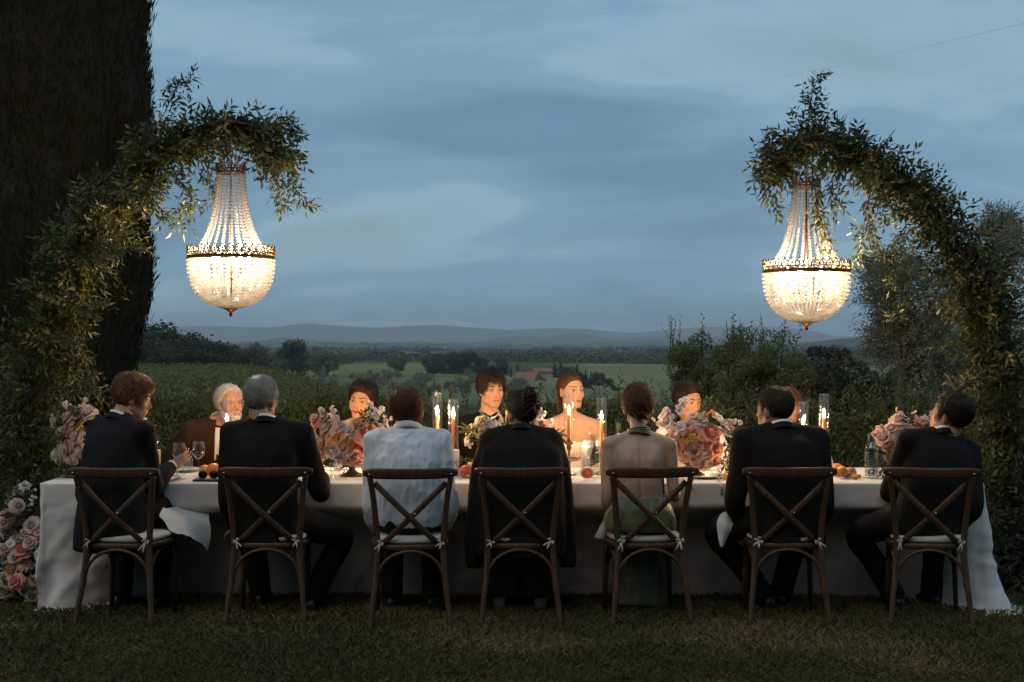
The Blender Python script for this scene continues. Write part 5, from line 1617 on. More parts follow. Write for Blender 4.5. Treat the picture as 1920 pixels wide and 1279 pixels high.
# 2 ---- grey-haired man
p = person('grey-haired man in a dark suit seen from behind, knee turned out to the side', (498, 8.03), (500, 808, 8.05), (491, 748, 8.08), 0, -.08, (-.42, .02, .03),
           arms={1: dict(E=(600, 924, 8.14), W=(604, 893, 8.40), hand=((-.05, .5, .5), (-.8, .2, 0), .5)), -1: dict(E=(428, 935, 8.04), W=(440, 990, 8.26))},
           legs={1: ((640, 1008, 8.30), (585, 1120, 8.28)), -1: ((470, 985, 8.42), (490, 1118, 8.45))}, voxel=.0056, coarse=.62, sw=.20)
add_hair(p, hair_mesh('m', th_const(.009, .010, .003), .28, 1300, .026, .0030, flow_short((0, -.055, .095), .3, .3), 2, lift=.004), H_GREY)
jacket(p, W_BLACK, 2, -.36); trousers(p, W_BLACK, 2); shoes(p)
# 3 ---- boy in white shirt
p = person('boy with straight brown hair in a white shirt seen from behind', (765, 8.0), (765, 822, 8.04), (763, 770, 8.08), 0, 0, (-.22, -.06, 0), hk=.97, sw=.180, slouch=.035,
           arms={-1: dict(E=(702, 958, 8.02), W=(712, 990, 8.26)), 1: dict(E=(838, 955, 8.02), W=(830, 985, 8.26))}, voxel=.0056, bw=.94)
add_hair(p, hair_mesh('b', th_const(.017, .008, .010, .010), .14, 1700, .055, .0030, flow_short((0, -.03, .105), .1, 1.0), 3, lift=.003), H_BROWN)
s = Soup()
ts = [-.12, -.02, .1, .3, .5, .72, .90, 1.0, 1.06, 1.10]
s.add(*p.torso(ts, [.172, .188, .186, .182, .184, .188, .178, .148, .105, .072], [.13, .145, .14, .135, .135, .132, .118, .092, .078, .070], 30, 2.4))
for sd in (-1, 1):
    sleeve(p, sd, s, .068, .070, .066, .050)
    s.add(*tube([p.nk0 + p.up * .012, p.nk0 * .5 + p.S[sd] * .5 + p.up * .004, p.S[sd]], [.058, .058, .062], 12))
cloth_part(p, 'shirt', s, SHIRT, .008, 4, .017, 9, 33, (1.3, 1.3, .5))
V, F = collar_band(p, .034, .068, .016, .006, .10, .30, 34, -.002); put('shirt_collar', make_mesh('shirt_collar', V, F, SHIRT), p.o)
V, F = collar_band(p, .026, .076, .016, .003, .30, .30, 34, -.010); put('shirt_collar', make_mesh('shirt_collar', V, F, SHIRT), p.o)
cuffs(p, (-1, 1), SHIRT); trousers(p, W_BLACK, 3); shoes(p)
# 4 ---- woman with the jacket over her shoulders
p = person('woman with dark curls pinned up and a black jacket draped over her shoulders', (975, 8.03), (976, 822, 8.06), (975, 776, 8.14), 0, .05, (.62, -.16, .05), fem=True, voxel=.0056, slouch=.03, skin=(.52, .31, .21))
rng = np.random.default_rng(44)
pc = hair_mesh('f', th_const(.008, .008, .008), .22, 1500, .07, .0032, flow_back, 4, fem=True, lift=.004, curl=.003)
for i in range(96):      # curls of the bun
    a = rng.random() * 2 * PI; b = rng.uniform(-1, 1)
    c_ = np.array((.024 * math.cos(a) - .012, -.108 - .030 * rng.random(), .052 + .058 * math.sin(a))) + rng.normal(size=3) * .010
    rad = rng.uniform(.011, .019); ax_ = nrm(rng.normal(size=3)); e1 = nrm(np.cross(ax_, (0.2, .5, .8))); e2 = np.cross(ax_, e1)
    tt = np.linspace(0, rng.uniform(5, 9), 16)
    q = np.array([c_ + (e1 * math.cos(t) + e2 * math.sin(t)) * rad * (1 - .04 * t) + ax_ * .004 * t for t in tt])
    pc.append(tube(q, np.interp(tt / tt[-1], [0, .2, .8, 1], [.002, .0048, .0042, .0012]), 6))
pc.append(ellipsoid((-.010, -.108, .052), (.036, .034, .056), None, 14, 10))
pc += strands([[np.array((sx * .070, .010, -.005)), np.array((sx * .080, .02, -.045)), np.array((sx * .072, .018, -.085)), np.array((sx * .080, .010, -.115))] for sx in (1, 1, -1, -1, 1, -1)], .0032, 4, .006)
pc += strands([[np.array((x, -.085, -.045)), np.array((x * 1.2, -.088, -.085)), np.array((x * 1.1 + .01, -.078, -.120)), np.array((x * 1.4, -.084, -.150))] for x in (-.03, -.01, .01, .025, .035, -.02)], .0036, 5, .006)
add_hair(p, pc, H_DARK)
s = Soup()
ts = [-.50, -.30, -.1, .1, .35, .6, .82, .95, 1.03, 1.09]
s.add(*p.torso(ts, [.262, .258, .25, .245, .24, .238, .232, .195, .130, .085], [.165, .165, .16, .15, .145, .14, .128, .108, .088, .078], 34, 2.8))
for sd in (-1, 1):
    S_ = p.S[sd]; rr = p.r1 * sd
    q = smooth_path([S_ + rr * .01, S_ + rr * .055 + np.array((0, 0, -.14)), S_ + rr * .085 + np.array((0, 0, -.34)), S_ + rr * .105 + np.array((0, -.01, -.56)), S_ + rr * .11 + np.array((0, -.01, -.72))], 5)
    s.add(*rings(q, [p.r1] * len(q), [p.f1] * len(q), np.interp(np.linspace(0, 1, len(q)), [0, .3, 1], [.070, .062, .045]), np.interp(np.linspace(0, 1, len(q)), [0, .3, 1], [.075, .060, .048]), 12, 2.4))
    s.add(*ellipsoid(S_ + rr * .008, (.076, .074, .062), None, 14, 10))
    s.add(*tube([p.nk0 + p.up * .012, p.nk0 * .5 + S_ * .5 + p.up * .010, S_ + rr * .02], [.060, .064, .070], 12))
cloth_part(p, 'draped_jacket', s, W_BLACK, .010, 6, .010, 6, 9, (1, 1, .4))
V, F = collar_band(p, .034, .080, .004, .008, .6, .36, 34, .012); put('jacket_collar', make_mesh('jacket_collar', V, F, W_BLACK), p.o)
s = Soup(); s.add(*p.torso([-.2, 0, .2], [.20, .21, .16], [.13, .15, .11]))
for sd in (-1, 1): s.add(*tube(smooth_path([p.Hc + p.r1 * sd * .07, p.K[sd] * .9 + p.Hc * .1, p.K[sd] * np.array((.8, 1, 1)) + np.array((0, .0, -.02)), p.A[sd] * np.array((.9, 1, 1)) + np.array((0, -.02, -.02))], 4), .105, 12))
cloth_part(p, 'skirt', s, plain('skirt_grey_green', (.030, .032, .026), .7), .012, 5, .008, 6, 14); shoes(p, plain('suede_beige', (.30, .22, .16), .8))
# 5 ---- woman in green dress
p = person('woman with pinned-up brown hair in a backless sage green halter dress', (1200, 8.02), (1198, 830, 8.05), (1197, 764, 8.10), 0, 0, (-.12, -.05, .02), fem=True, sw=.172, bw=1.0, sleeveless=True, voxel=.0052, coarse=.72, skin=(.54, .34, .24), slouch=.008,
           legs={-1: ((1185, 985, 8.40), (1188, 1112, 8.40)), 1: ((1225, 985, 8.40), (1212, 1112, 8.42))}, arms={-1: dict(E=(1137, 940, 8.02), W=(1146, 990, 8.28)), 1: dict(E=(1264, 930, 8.06), W=(1272, 903, 8.42), hand=((.2, .9, 0), (0, 0, -1), .35))})
rng = np.random.default_rng(55)
pc = hair_mesh('f', th_const(.009, .010, .008), .30, 1600, .070, .0036, flow_back, 5, fem=True, lift=.006, curl=.004)
for i in range(60):
    a = rng.uniform(-1.0, 1.0); z0 = rng.uniform(-.05, .09)
    x0 = .030 * a
    q = [np.array((x0 - .02, -.085, z0 + .02)), np.array((x0, -.112, z0 + .012)), np.array((x0 + .022, -.112, z0 - .012)), np.array((x0 + .03, -.092, z0 - .03))]
    q = [b + rng.normal(size=3) * .006 for b in q]
    pc.append(tube(smooth_path(q, 5), .0052 * rng.uniform(.6, 1.2), 6))
pc.append(ellipsoid((0, -.092, .035), (.046, .034, .070), None, 14, 10))
pc += strands([[np.array((sx * .062, -.03, -.03)), np.array((sx * .066, -.04, -.07)), np.array((sx * .058, -.04, -.10)), np.array((sx * .062, -.036, -.125))] for sx in (1, -1, 1, -1, .6, -.5)], .003, 6, .006)
add_hair(p, pc, H_BROWN)
s = Soup()
ts = [-.18, -.05, .1, .2, .29]
s.add(*p.torso(ts, [.205, .208, .192, .168, .152], [.150, .150, .140, .120, .106], 30, 2.3))
for sd in (-1, 1): s.add(*tube(smooth_path([p.Hc + p.r1 * sd * .075, p.K[sd] * .6 + p.Hc * .4, p.K[sd] * np.array((.85, 1, 1)), p.K[sd] * .5 + p.A[sd] * .5, p.A[sd] + np.array((0, -.02, -.06))], 4), [.115] * 5 + [.115] * 4 + [.10] * 4 + [.12] * 4, 12))
def vback(v, f):
    loc = v - p.Hc; back = sstep(.0, -.05, loc @ p.f1)
    z = loc @ np.array((0, 0, 1.)); top = np.abs(p.Sc - p.Hc)[2] * .29
    dip = .018 * np.exp(-((loc @ p.r1) / .11) ** 2) * back * sstep(top * .5, top, z)
    v = v.copy(); v[:, 2] -= dip; return v
cloth_part(p, 'dress', s, SAGE, .0085, 4, .011, 9, 21, (1, 1, .5), vback)
s = Soup(); fr = p.f1                                       # bodice front and straps up to the neck
rows = []
for t, w in ((.25, 1.0), (.45, .92), (.65, .80), (.85, .55), (1.0, .36), (1.1, .3)):
    rx = np.interp(t, MT, BF[0]) * 1.08 + .006; ry = np.interp(t, MT, BF[1]) * 1.08 + .008 + (.028 if .5 < t < .8 else 0)
    th = np.linspace(PI / 2 - w * 1.45, PI / 2 + w * 1.45, 15)
    a, b = p.axes(t); rows.append(np.array([p.ctr(t) + a * math.cos(x) * rx + b * math.sin(x) * ry for x in th]))
V = np.concatenate(rows); V2 = V - np.tile(fr, (len(V), 1)) * .006; F = grid_faces(6, 15, False); 
put('bodice', make_mesh('bodice', np.concatenate([V, V2]), F + [tuple(i + 90 for i in a[::-1]) for a in F], SAGE), p.o)
V, F = collar_band(p, .034, .064, .026, .008, .02, .25, 34, .008); put('halter_collar', make_mesh('halter_collar', V, F, SAGE), p.o)
s = Soup()
for j in range(4): s.add(*tube([p.nk0 + p.up * (.028 + .009 * j) + (p.r1 * math.cos(t) + p.f1 * math.sin(t) * 1.02) * (.0655 - .0015 * j) + p.up * (-.25 * .06 * math.sin(t) + .004 * math.sin(2 * t + j)) for t in np.linspace(0, 2 * PI, 31)], .0052, 6, caps=False))
put('neck_band', s.mesh('neck_band', SAGE), p.o); shoes(p, plain('suede_brown', (.14, .08, .05), .8))
# 6 ---- heavy man turning left
p = person('stout man with cropped dark hair in a black suit turning his face left', (1475, 8.03), (1464, 820, 8.06), (1451, 768, 8.10), .1, .12, (.78, 0, -.02), sw=.208, bw=1.12, hk=1.03, jaw=1.12, skin=(.46, .27, .19),
           arms={-1: dict(E=(1378, 945, 8.06), W=(1400, 985, 8.28)), 1: dict(E=(1545, 950, 8.06), W=(1530, 985, 8.28))},
           legs={-1: ((1345, 1000, 8.30), (1440, 1120, 8.36)), 1: ((1500, 985, 8.42), (1460, 1122, 8.46))}, voxel=.0050)
add_hair(p, hair_mesh('m', th_const(.006, .007, .002), .2, 1300, .020, .0024, flow_short((0, -.055, .09), .3, .3), 6, lift=.003), H_CROP)
jacket(p, W_BLACK, 6, -.36, 1.06); trousers(p, W_BLACK, 6); shoes(p)
# 7 ---- man leaning his head
p = person('man in a dark suit at the right end with his head tipped back', (1735, 8.03), (1760, 832, 8.08), (1782, 776, 8.08), .2, .30, (.92, .34, -.10), roll=-.18, sw=.200, slouch=.03,
           arms={-1: dict(E=(1668, 925, 8.25), W=(1700, 868, 8.46), hand=((.2, .3, .9), (.7, -.3, 0), .5)), 1: dict(E=(1825, 950, 8.02), W=(1800, 985, 8.24))},
           legs={-1: ((1610, 1005, 8.32), (1680, 1118, 8.36)), 1: ((1760, 985, 8.42), (1745, 1122, 8.46))}, voxel=.0050)
add_hair(p, hair_mesh('m', th_const(.009, .010, .004), .25, 1300, .026, .0028, flow_short((0, -.055, .09), .3, .3), 7, lift=.004), H_DARK)
jacket(p, W_BLACK, 7, -.36); trousers(p, W_BLACK, 7); shoes(p)

# ---------------- far side of the table, facing the camera
def chest_panel(p, name, mat, t0, t1, w0, w1, off, wtop=None, rows=8, cols=9, extra=0.0):
    """A shaped panel lying on the chest between heights t0..t1 (fractions of the torso), half-widths w0..w1 in metres."""
    V = []
    B = BF if p.fem else BM
    for i in range(rows):
        a = i / (rows - 1); t = t0 + (t1 - t0) * a; w = w0 + (w1 - w0) * a
        rx = np.interp(t, MT, B[0]) + off; ry = np.interp(t, MT, B[1]) + off
        ax_, ay_ = p.axes(t)
        for x in np.linspace(-w, w, cols):
            y = ry * max(0, 1 - abs(x / rx) ** 2.3) ** (1 / 2.3)
            V.append(p.ctr(t) + ax_ * x + ay_ * (y + extra))
    V = np.array(V); n = len(V); F = grid_faces(rows, cols, False)
    V2 = V - p.f1 * .006
    return put(name, make_mesh(name, np.concatenate([V, V2]), F + [tuple(i + n for i in a[::-1]) for a in F], mat), p.o)
def lapels(p, mat, off, t0=.30, t1=1.06):
    B = BF if p.fem else BM
    for sd in (-1, 1):
        V = []
        for i in range(9):
            a = i / 8; t = t0 + (t1 - t0) * a
            rx = np.interp(t, MT, B[0]) + off; ry = np.interp(t, MT, B[1]) + off; ax_, ay_ = p.axes(t)
            xi = .004 + .060 * a ** 1.1; wd = np.interp(a, [0, .6, .74, .76, 1], [.008, .052, .058, .042, .030])
            for x in (xi, xi + wd * .5, xi + wd):
                y = ry * max(0, 1 - abs(x / rx) ** 2.3) ** (1 / 2.3)
                V.append(p.ctr(t) + ax_ * x * sd + ay_ * (y + .003))
        V = np.array(V); F = grid_faces(9, 3, False); n = len(V); V2 = V - p.f1 * .007
        put('lapel', make_mesh('lapel', np.concatenate([V, V2]), F + [tuple(i + n for i in a[::-1]) for a in F], mat), p.o)
SATIN_BLACK = plain('black_satin', (.014, .013, .013), .35)
# A ---- white-haired man
p = person('laughing old man with white hair and beard in a dark brown jacket', (398, 9.86), (412, 803, 9.74), (431, 756, 9.66), PI + .1, PI + .35, (PI + .62, .02, .05), smile=1.0, voxel=.0038, lids=(6, -12), sw=.20, skin=(.56, .30, .20), brow=(.55, .5, .45), far=True, jaw=1.08)
add_hair(p, hair_mesh('o', th_const(.013, -.004, .006), .35, 900, .05, .0030, flow_short((0, .02, .10), -.6, .5), 8, lift=.006) +
         strands([[np.array((x, .045 + .02 * (1 - abs(x) / .06), .108 - abs(x) * .25)), np.array((x * 1.05, .015, .122 - abs(x) * .3)), np.array((x * 1.15, -.03, .120 - abs(x) * .3)), np.array((x * 1.2, -.07, .095 - abs(x) * .3))] for x in np.linspace(-.05, .05, 26)], .0026, 3, .004), H_WHITE)
# short beard round jaw and chin
rngb = np.random.default_rng(18)
dd = rdir(9000, rngb); rr = head_r(dd, smile=1.0, jaw=1.08); q = dd * rr[:, None]
kp = (q[:, 2] < np.interp(q[:, 1], [0, .02, .05, .07, .085, .1], [-.02, -.035, -.060, -.064, -.054, -.054])) & (q[:, 1] > -.005) & (q[:, 2] > -.125) & ~((np.abs(q[:, 0]) < .026) & (q[:, 2] > -.082) & (q[:, 2] < -.058))
dd, q = dd[kp][:1500], q[kp][:1500]
steps = [q - dd * .001 + dd * .006 * s + np.array((0, .002, -.012)) * s for s in np.linspace(0, 1, 4)]
add_hair(p, [ribbon(steps, [dd] * 4, np.full(len(q), .0022))], H_WHITE, 'beard')
jacket(p, W_BROWN, 11, -.2); chest_panel(p, 'shirt_front', WHITE, .55, 1.10, .015, .050, .0235); lapels(p, W_BROWN, .026)
# B ---- smiling woman
p = person('smiling dark-haired woman behind the footed bowl of roses', (662, 9.86), (667, 806, 9.76), (678, 752, 9.70), PI + .1, PI + .1, (PI - .26, -.04, -.10), fem=True, smile=1.0, voxel=.0038, lids=(12, -18), sleeveless=True, skin=(.60, .34, .20), brow=(.03, .015, .01), lipc=(.48, .08, .07), far=True)
add_hair(p, hair_mesh('f', th_const(.016, .014, .014, .010), .15, 1700, .070, .0034, flow_back, 9, fem=True, lift=.005) + [ellipsoid((0, -.085, .01), (.075, .05, .075), None, 16, 12)] +
         strands([[np.array((-.015 + .0012 * i, .060 - .0005 * i, .094)), np.array((.022 + .0006 * i, .084 - .0007 * i, .080 - .0004 * i)), np.array((.058, .066 - .0004 * i, .056 - .0003 * i)), np.array((.082, .022, .018 - .0008 * i))] for i in range(36)], .0024, 3, .0035), H_DARK)
s = Soup(); s.add(*p.torso([-.18, -.02, .25, .5, .66, .72], [.19, .19, .142, .142, .155, .150], [.13, .13, .10, .112, .118, .10], 30, 2.2)); cloth_part(p, 'dress', s, plain('dark_dress', (.020, .018, .022), .6), .010, 4, .005, 8, 31)
# C ---- groom
p = person('young groom with dark curly hair in a black dinner jacket and bow tie', (914, 9.86), (917, 795, 9.77), (921, 731, 9.74), PI, PI + .12, (PI + .42, -.02, 0), voxel=.0040, sw=.192, skin=(.56, .34, .23), brow=(.02, .012, .008), far=True)
add_hair(p, hair_mesh('m', th_const(.008, .018, .002, .008), .40, 1500, .042, .0036, flow_short((0, -.05, .10), .45, .1), 10, lift=.009, curl=.005), H_DARK)
jacket(p, W_JET, 12, -.2, shirt=False); chest_panel(p, 'shirt_front', WHITE, .45, 1.10, .012, .054, .0235); lapels(p, SATIN_BLACK, .026)
V, F = collar_band(p, .046, .069, .026, .005, .10, .30, 34, .002); put('shirt_collar', make_mesh('shirt_collar', V, F, WHITE), p.o)
bt = p.nk0 + p.f1 * .080 + p.up * .016
s = Soup()
for sd in (-1, 1): s.add(*rings([bt + p.r1 * sd * x for x in (.004, .018, .036, .044)], [p.up] * 4, [p.f1] * 4, [.010, .020, .025, .022], [.007, .009, .008, .004], 10, 3))
s.add(*ellipsoid(bt + p.f1 * .004, (.009, .009, .011), None, 10, 8)); put('bow_tie', s.mesh('bow_tie', SATIN_BLACK), p.o)
# D ---- bride
p = person('bride in a white strapless dress with sleek dark hair tied back, looking right', (1070, 9.86), (1071, 795, 9.77), (1071, 733, 9.74), PI, PI + .02, (PI + .55, .03, 0), fem=True, sw=.166, voxel=.0040, sleeveless=True, skin=(.58, .37, .26), brow=(.05, .025, .015), lipc=(.42, .13, .11), far=True)
add_hair(p, hair_mesh('f', th_const(.006, .003, .003), .06, 1500, .075, .0018, flow_back, 11, fem=True, lift=.001) +
         strands([[np.array((.0 + .006 * math.cos(i), -.098, .015 + .006 * math.sin(i))), np.array((.010 + .012 * math.cos(i), -.128, -.03 + .01 * math.sin(i))), np.array((.012 + .018 * math.cos(i), -.118, -.12)), np.array((.010 + .022 * math.cos(i), -.100, -.22 - .02 * math.sin(i * 3)))] for i in range(60)], .0065, 4, .003), H_BROWN)
s = Soup(); s.add(*p.torso([-.18, -.02, .22, .45, .62, .74, .775], [.195, .20, .138, .136, .156, .166, .160], [.14, .14, .102, .110, .130, .122, .108], 32, 2.2)); cloth_part(p, 'wedding_dress', s, SATIN, .009, 3, .003, 9, 41)
# E ---- woman in white looking down
p = person('woman with long dark hair in a white dress looking down behind the right flower bowl', (1292, 9.86), (1292, 814, 9.76), (1291, 752, 9.70), PI, PI + .1, (PI + .50, -.16, 0), fem=True, voxel=.0040, lids=(2, -26), skin=(.52, .30, .20), brow=(.025, .014, .01), far=True, sw=.165)
add_hair(p, hair_mesh('f', th_const(.009, .006, .008, .002), .10, 1500, .085, .0034, flow_down, 12, fem=True, lift=.004) +
         strands([[np.array((.070 * math.cos(a), -.070 * abs(math.sin(a)) + .0, .03)), np.array((.088 * math.cos(a), -.092 * abs(math.sin(a)) + .01, -.06)), np.array((.095 * math.cos(a), -.098 * abs(math.sin(a)), -.16)), np.array((.09 * math.cos(a), -.11 * abs(math.sin(a)), -.26))] for a in np.linspace(-.25, PI + .25, 80)], .0075, 5, .004), H_DARK)
s = Soup(); ts = [-.18, -.02, .22, .45, .65, .85, .97, 1.03, 1.07]
s.add(*p.torso(ts, [.20, .20, .145, .145, .160, .160, .135, .098, .074], [.14, .14, .105, .115, .128, .106, .085, .074, .066], 30, 2.3))
for sd in (-1, 1):
    sleeve(p, sd, s, .070, .074, .062, .045); s.add(*tube([p.nk0, p.nk0 * .5 + p.S[sd] * .5, p.S[sd]], [.052, .052, .054], 12))
cloth_part(p, 'dress', s, WHITE, .009, 4, .006, 8, 51)
# F ---- woman mostly hidden behind the stout man
p = person('auburn-haired woman in a white dress, mostly hidden behind the stout man', (1474, 9.86), (1472, 818, 9.76), (1477, 766, 9.72), PI, PI, (PI - .2, -.05, .05), fem=True, voxel=.0055, far=True, sw=.175)
add_hair(p, hair_mesh('f', th_const(.018, .010, .010, .004), .15, 1200, .085, .0036, flow_down, 13, fem=True, lift=.005) +
         strands([[np.array((.072 * math.cos(a), -.070 * abs(math.sin(a)), .03)), np.array((.092 * math.cos(a), -.090 * abs(math.sin(a)), -.06)), np.array((.090 * math.cos(a), -.098 * abs(math.sin(a)), -.13))] for a in np.linspace(-.25, PI + .25, 60)], .0075, 6, .004), H_RED)
s = Soup(); s.add(*p.torso(ts, [.20, .20, .150, .150, .166, .166, .14, .10, .076], [.14, .14, .11, .118, .128, .108, .087, .076, .068], 30, 2.3))
for sd in (-1, 1):
    sleeve(p, sd, s, .078, .078, .064, .045); s.add(*tube([p.nk0, p.nk0 * .5 + p.S[sd] * .5, p.S[sd]], [.052, .054, .058], 12))
cloth_part(p, 'dress', s, WHITE, .010, 4, .006, 8, 61)
# ================================================================ ON THE TABLE
TT = TZ + .0065
def T(x, y):            # a point on the table top from a photo pixel
    D = (EYE - TZ) * F_PX / (y - HORIZON); return np.array(((x - 960) * D / F_PX, D, TT))
def TD(x, D): return np.array(((x - 960) * D / F_PX, D, TT))
GLASS = glass_mat('clear_glass', boost=1.3)
THICKG = glass_mat('bottle_glass', (.90, .94, .93), .03, 1.5, 1.5)
WATER = glass_mat('water', (.93, .96, .97), .0, 1.33)
WINE = plain('red_wine', (.10, .008, .012), .08)
BRASS2 = plain('candlestick_brass', (.22, .15, .07), .35, 40, .3, .1, Metallic=.9)
DARKBOWL = plain('bronze_bowl', (.060, .045, .035), .5, 20, .4, .2, Metallic=.4)
CER = plain('glazed_ceramic', (.62, .58, .52), .3)
def wax(name, col):
    k = M(name); k.bsdf(col, .45, Subsurface_Weight=.5, Subsurface_Radius=(.03, .014, .006), Subsurface_Scale=1.0); return k.m
WAX_P = wax('wax_peach', (.80, .36, .14)); WAX_W = wax('wax_white', (.80, .76, .68))
FLAME = emit_mat('flame', (1.0, .55, .21), 2200); WICK = plain('wick', (.02, .015, .012), .9)
CANDLE_W = 8.0
def flame_at(e, candle, z, h=.042, k=1.0):
    s = Soup(); s.add(*tube([(0, 0, z - .006), (.001, 0, z + .009)], .0014, 5)); put('wick', s.mesh('wick', WICK), candle)
    s = Soup(); s.add(*lathe([(r_ * k, z + .004 + (z_ - .004) * k) for r_, z_ in [(0, .004), (.0045, .011), (.0068, .018), (.0058, .026), (.003, h * .85), (0, h + .006)]], 10)); put('flame', s.mesh('flame', FLAME), candle)
def open_glass(rad, z0, z1, wall=.0022, n=28, foot=True):
    pr = [(0, z0), (rad, z0), (rad, z1), (rad - wall, z1), (rad - wall, z0 + .004), (0, z0 + .004)]
    return lathe(pr, n)
def hurricane(px, D, ytop, ytube, yflame, label, rad=.031):
    """Tall candle in an open glass tube on a candlestick."""
    o = TD(px, D); e = empty('hurricane_candle', o, label, 'candle', 'tall candles in glass tubes')
    zt = P(px, ytop, D)[2] - TT; zb = P(px, ytube, D)[2] - TT; zf = P(px, yflame, D)[2] - TT
    zb = max(zb, .03)
    if zb > .05:
        k = zb
        s = Soup(); s.add(*lathe([(0, 0), (.045, 0), (.046, .006), (.030, .014), (.012, .022), (.009, k * .35), (.016, k * .42), (.009, k * .5), (.008, k * .72), (.018, k * .82), (.012, k * .88), (.034, k * .96), (.036, k), (0, k)], 20)); put('candlestick', s.mesh('candlestick', BRASS2), e)
    else:
        s = Soup(); s.add(*lathe([(0, 0), (.042, 0), (.042, .012), (.020, zb), (0, zb)], 20)); put('candlestick', s.mesh('candlestick', BRASS2), e)
    s = Soup(); s.add(*lathe([(rad, zb), (rad, zt), (rad - .0008, zt + .0015), (rad - .0022, zt), (rad - .0022, zb)], 32)); put('glass_tube', s.mesh('glass_tube', GLASS), e)
    s = Soup(); s.add(*lathe([(0, zb), (.0115, zb), (.0113, zb + .5 * (zf - zb)), (.0108, zf - .004), (.006, zf - .001), (0, zf - .002)], 16)); c_ = put('candle', s.mesh('candle', WAX_P), e)
    flame_at(e, c_, zf)
    return e
hurricane(425, 8.95, 748, 858, 792, 'tall glass tube with a lit peach candle in front of the white-haired man')
hurricane(820, 8.95, 737, 846, 778, 'taller glass tube with a lit peach candle just right of the boy')
hurricane(850, 8.78, 750, 842, 783, 'shorter glass tube with a lit peach candle behind a thick white pillar candle')
hurricane(1067, 8.80, 737, 828, 776, 'glass tube with a lit candle on a turned candlestick in front of the bride')
hurricane(1128, 8.85, 747, 848, 787, 'glass tube with a lit orange candle beside the backless woman, right of the carafe')
hurricane(1506, 8.95, 754, 846, 797, 'shorter glass tube with a low candle right behind the stout man')
hurricane(1545, 8.85, 739, 840, 782, 'tallest glass tube with a lit candle beside the shoulder of the stout man')
def pillar(px, D, ytop, rad, label, lit=True, glass=None, fk=1.0):
    o = TD(px, D); e = empty('pillar_candle', o, label, 'candle')
    z = P(px, ytop, D)[2] - TT
    s = Soup(); s.add(*lathe([(0, .003), (rad, .003), (rad, z - .004), (rad - .004, z), (rad * .5, z - .004), (0, z - .005)], 24)); c_ = put('candle', s.mesh('candle', WAX_W), e)
    if lit: flame_at(e, c_, z - .003, .034, fk)
    if glass:
        s = Soup(); s.add(*open_glass(rad + .012, 0, glass)); put('glass_holder', s.mesh('glass_holder', GLASS), e)
pillar(851, 8.70, 843, .034, 'thick unlit white pillar candle standing right of the boy', False)
pillar(1097, 8.98, 838, .022, 'lit white pillar candle in a glass holder in front of the bride', True, .16)

pillar(636, 9.16, 858, .024, 'small lit votive glowing behind the footed bowl of roses', True, .07)
pillar(1322, 9.16, 858, .024, 'small lit votive glowing behind the bowl of sweet peas', True, .07)
pillar(716, 8.60, 872, .022, 'small votive added to light the blooms, right of the footed bowl', True, .06, .45)  # hidden candle added to brighten the fronts of the left bowl's flowers
pillar(1384, 8.60, 872, .022, 'small votive added to light the right bowl, beside the stout man', True, .06, .45)  # likewise an added flame, for the camera side of the right bowl

def lathe_obj(name, e, prof, mat, n=24): 
    s = Soup(); s.add(*lathe(prof, n)); return put(name, s.mesh(name, mat), e)
def wine_glass(o, label, fill=.35, coupe=False, tilt=None, group='stemmed wine glasses on the table', wine=WINE):
    e = empty('wine_glass', o, label, 'wine glass', group)
    if coupe:
        lathe_obj('bowl', e, [(0, .105), (.020, .108), (.044, .125), (.052, .150), (.050, .158), (.0485, .158), (.0505, .150), (.0425, .127), (.018, .1105), (0, .1085)], GLASS)
        lathe_obj('wine', e, [(0, .1090), (.018, .111), (.042, .1275), (.0465, .137), (0, .137)], wine)
        lathe_obj('stem', e, [(0, 0), (.034, .001), (.033, .004), (.008, .010), (.0042, .03), (.0042, .09), (.010, .104), (0, .106)], GLASS)
    else:
        lathe_obj('bowl', e, [(0, .104), (.014, .108), (.036, .132), (.041, .145), (.0385, .175), (.032, .212), (.0312, .213), (.0304, .212), (.0372, .175), (.0397, .146), (.035, .134), (.013, .110), (0, .1065)], GLASS, 28)
        if fill: 
            zt = .108 + .05 * fill
            lathe_obj('wine', e, [(0, .107), (.013, .1105), (.0345, .1345), (.0375, .140), (.0375, .140 + .02 * fill), (0, .140 + .02 * fill)], wine)
        lathe_obj('stem', e, [(0, 0), (.036, .0008), (.035, .003), (.010, .007), (.0038, .022), (.0034, .085), (.008, .102), (0, .105)], GLASS)
    return e
wine_glass(TD(372, 8.72), 'clear wine glass with a little red wine between the young man and the grey-haired man', .6)
wine_glass(TD(336, 8.58), 'wine glass right behind the lifted hand of the young man', .3)
wine_glass(TD(640, 8.52), 'coupe of dark red wine in front of the left flower bowl', coupe=True)
wine_glass(TD(1076, 8.50), 'coupe of orange drink left of the grapefruit half, in front of the bride', coupe=True, wine=plain('orange_drink', (.75, .22, .05), .1))
wine_glass(TD(556, 9.1), 'empty wine glass half hidden behind the shoulder of the grey-haired man', 0)
wine_glass(TD(1256, 9.15), 'empty wine glass behind the bare shoulder of the woman in green', 0)
wine_glass(TD(1405, 9.1), 'empty wine glass left of the stout man', 0)
def tumbler(o, label, h=.09, r=.034, water=True):
    e = empty('water_tumbler', o, label, 'glass', 'low water glasses on the table')
    lathe_obj('glass_body', e, [(0, 0), (r * .88, 0), (r, h), (r - .0015, h + .001), (r - .003, h), (r * .88 - .003, .008), (0, .008)], GLASS)
    if water: lathe_obj('water', e, [(0, .0085), (r * .88 - .0032, .0085), (r * .93 - .003, h * .5), (0, h * .5)], WATER)
tumbler(TD(352, 8.95), 'low water glass beside the wine glass in front of the white-haired man')
tumbler(TD(325, 8.72), 'low water glass under the lifted hand of the young man')
tumbler(TD(628, 8.62), 'low water glass between the hand of the grey-haired man and the coupe')
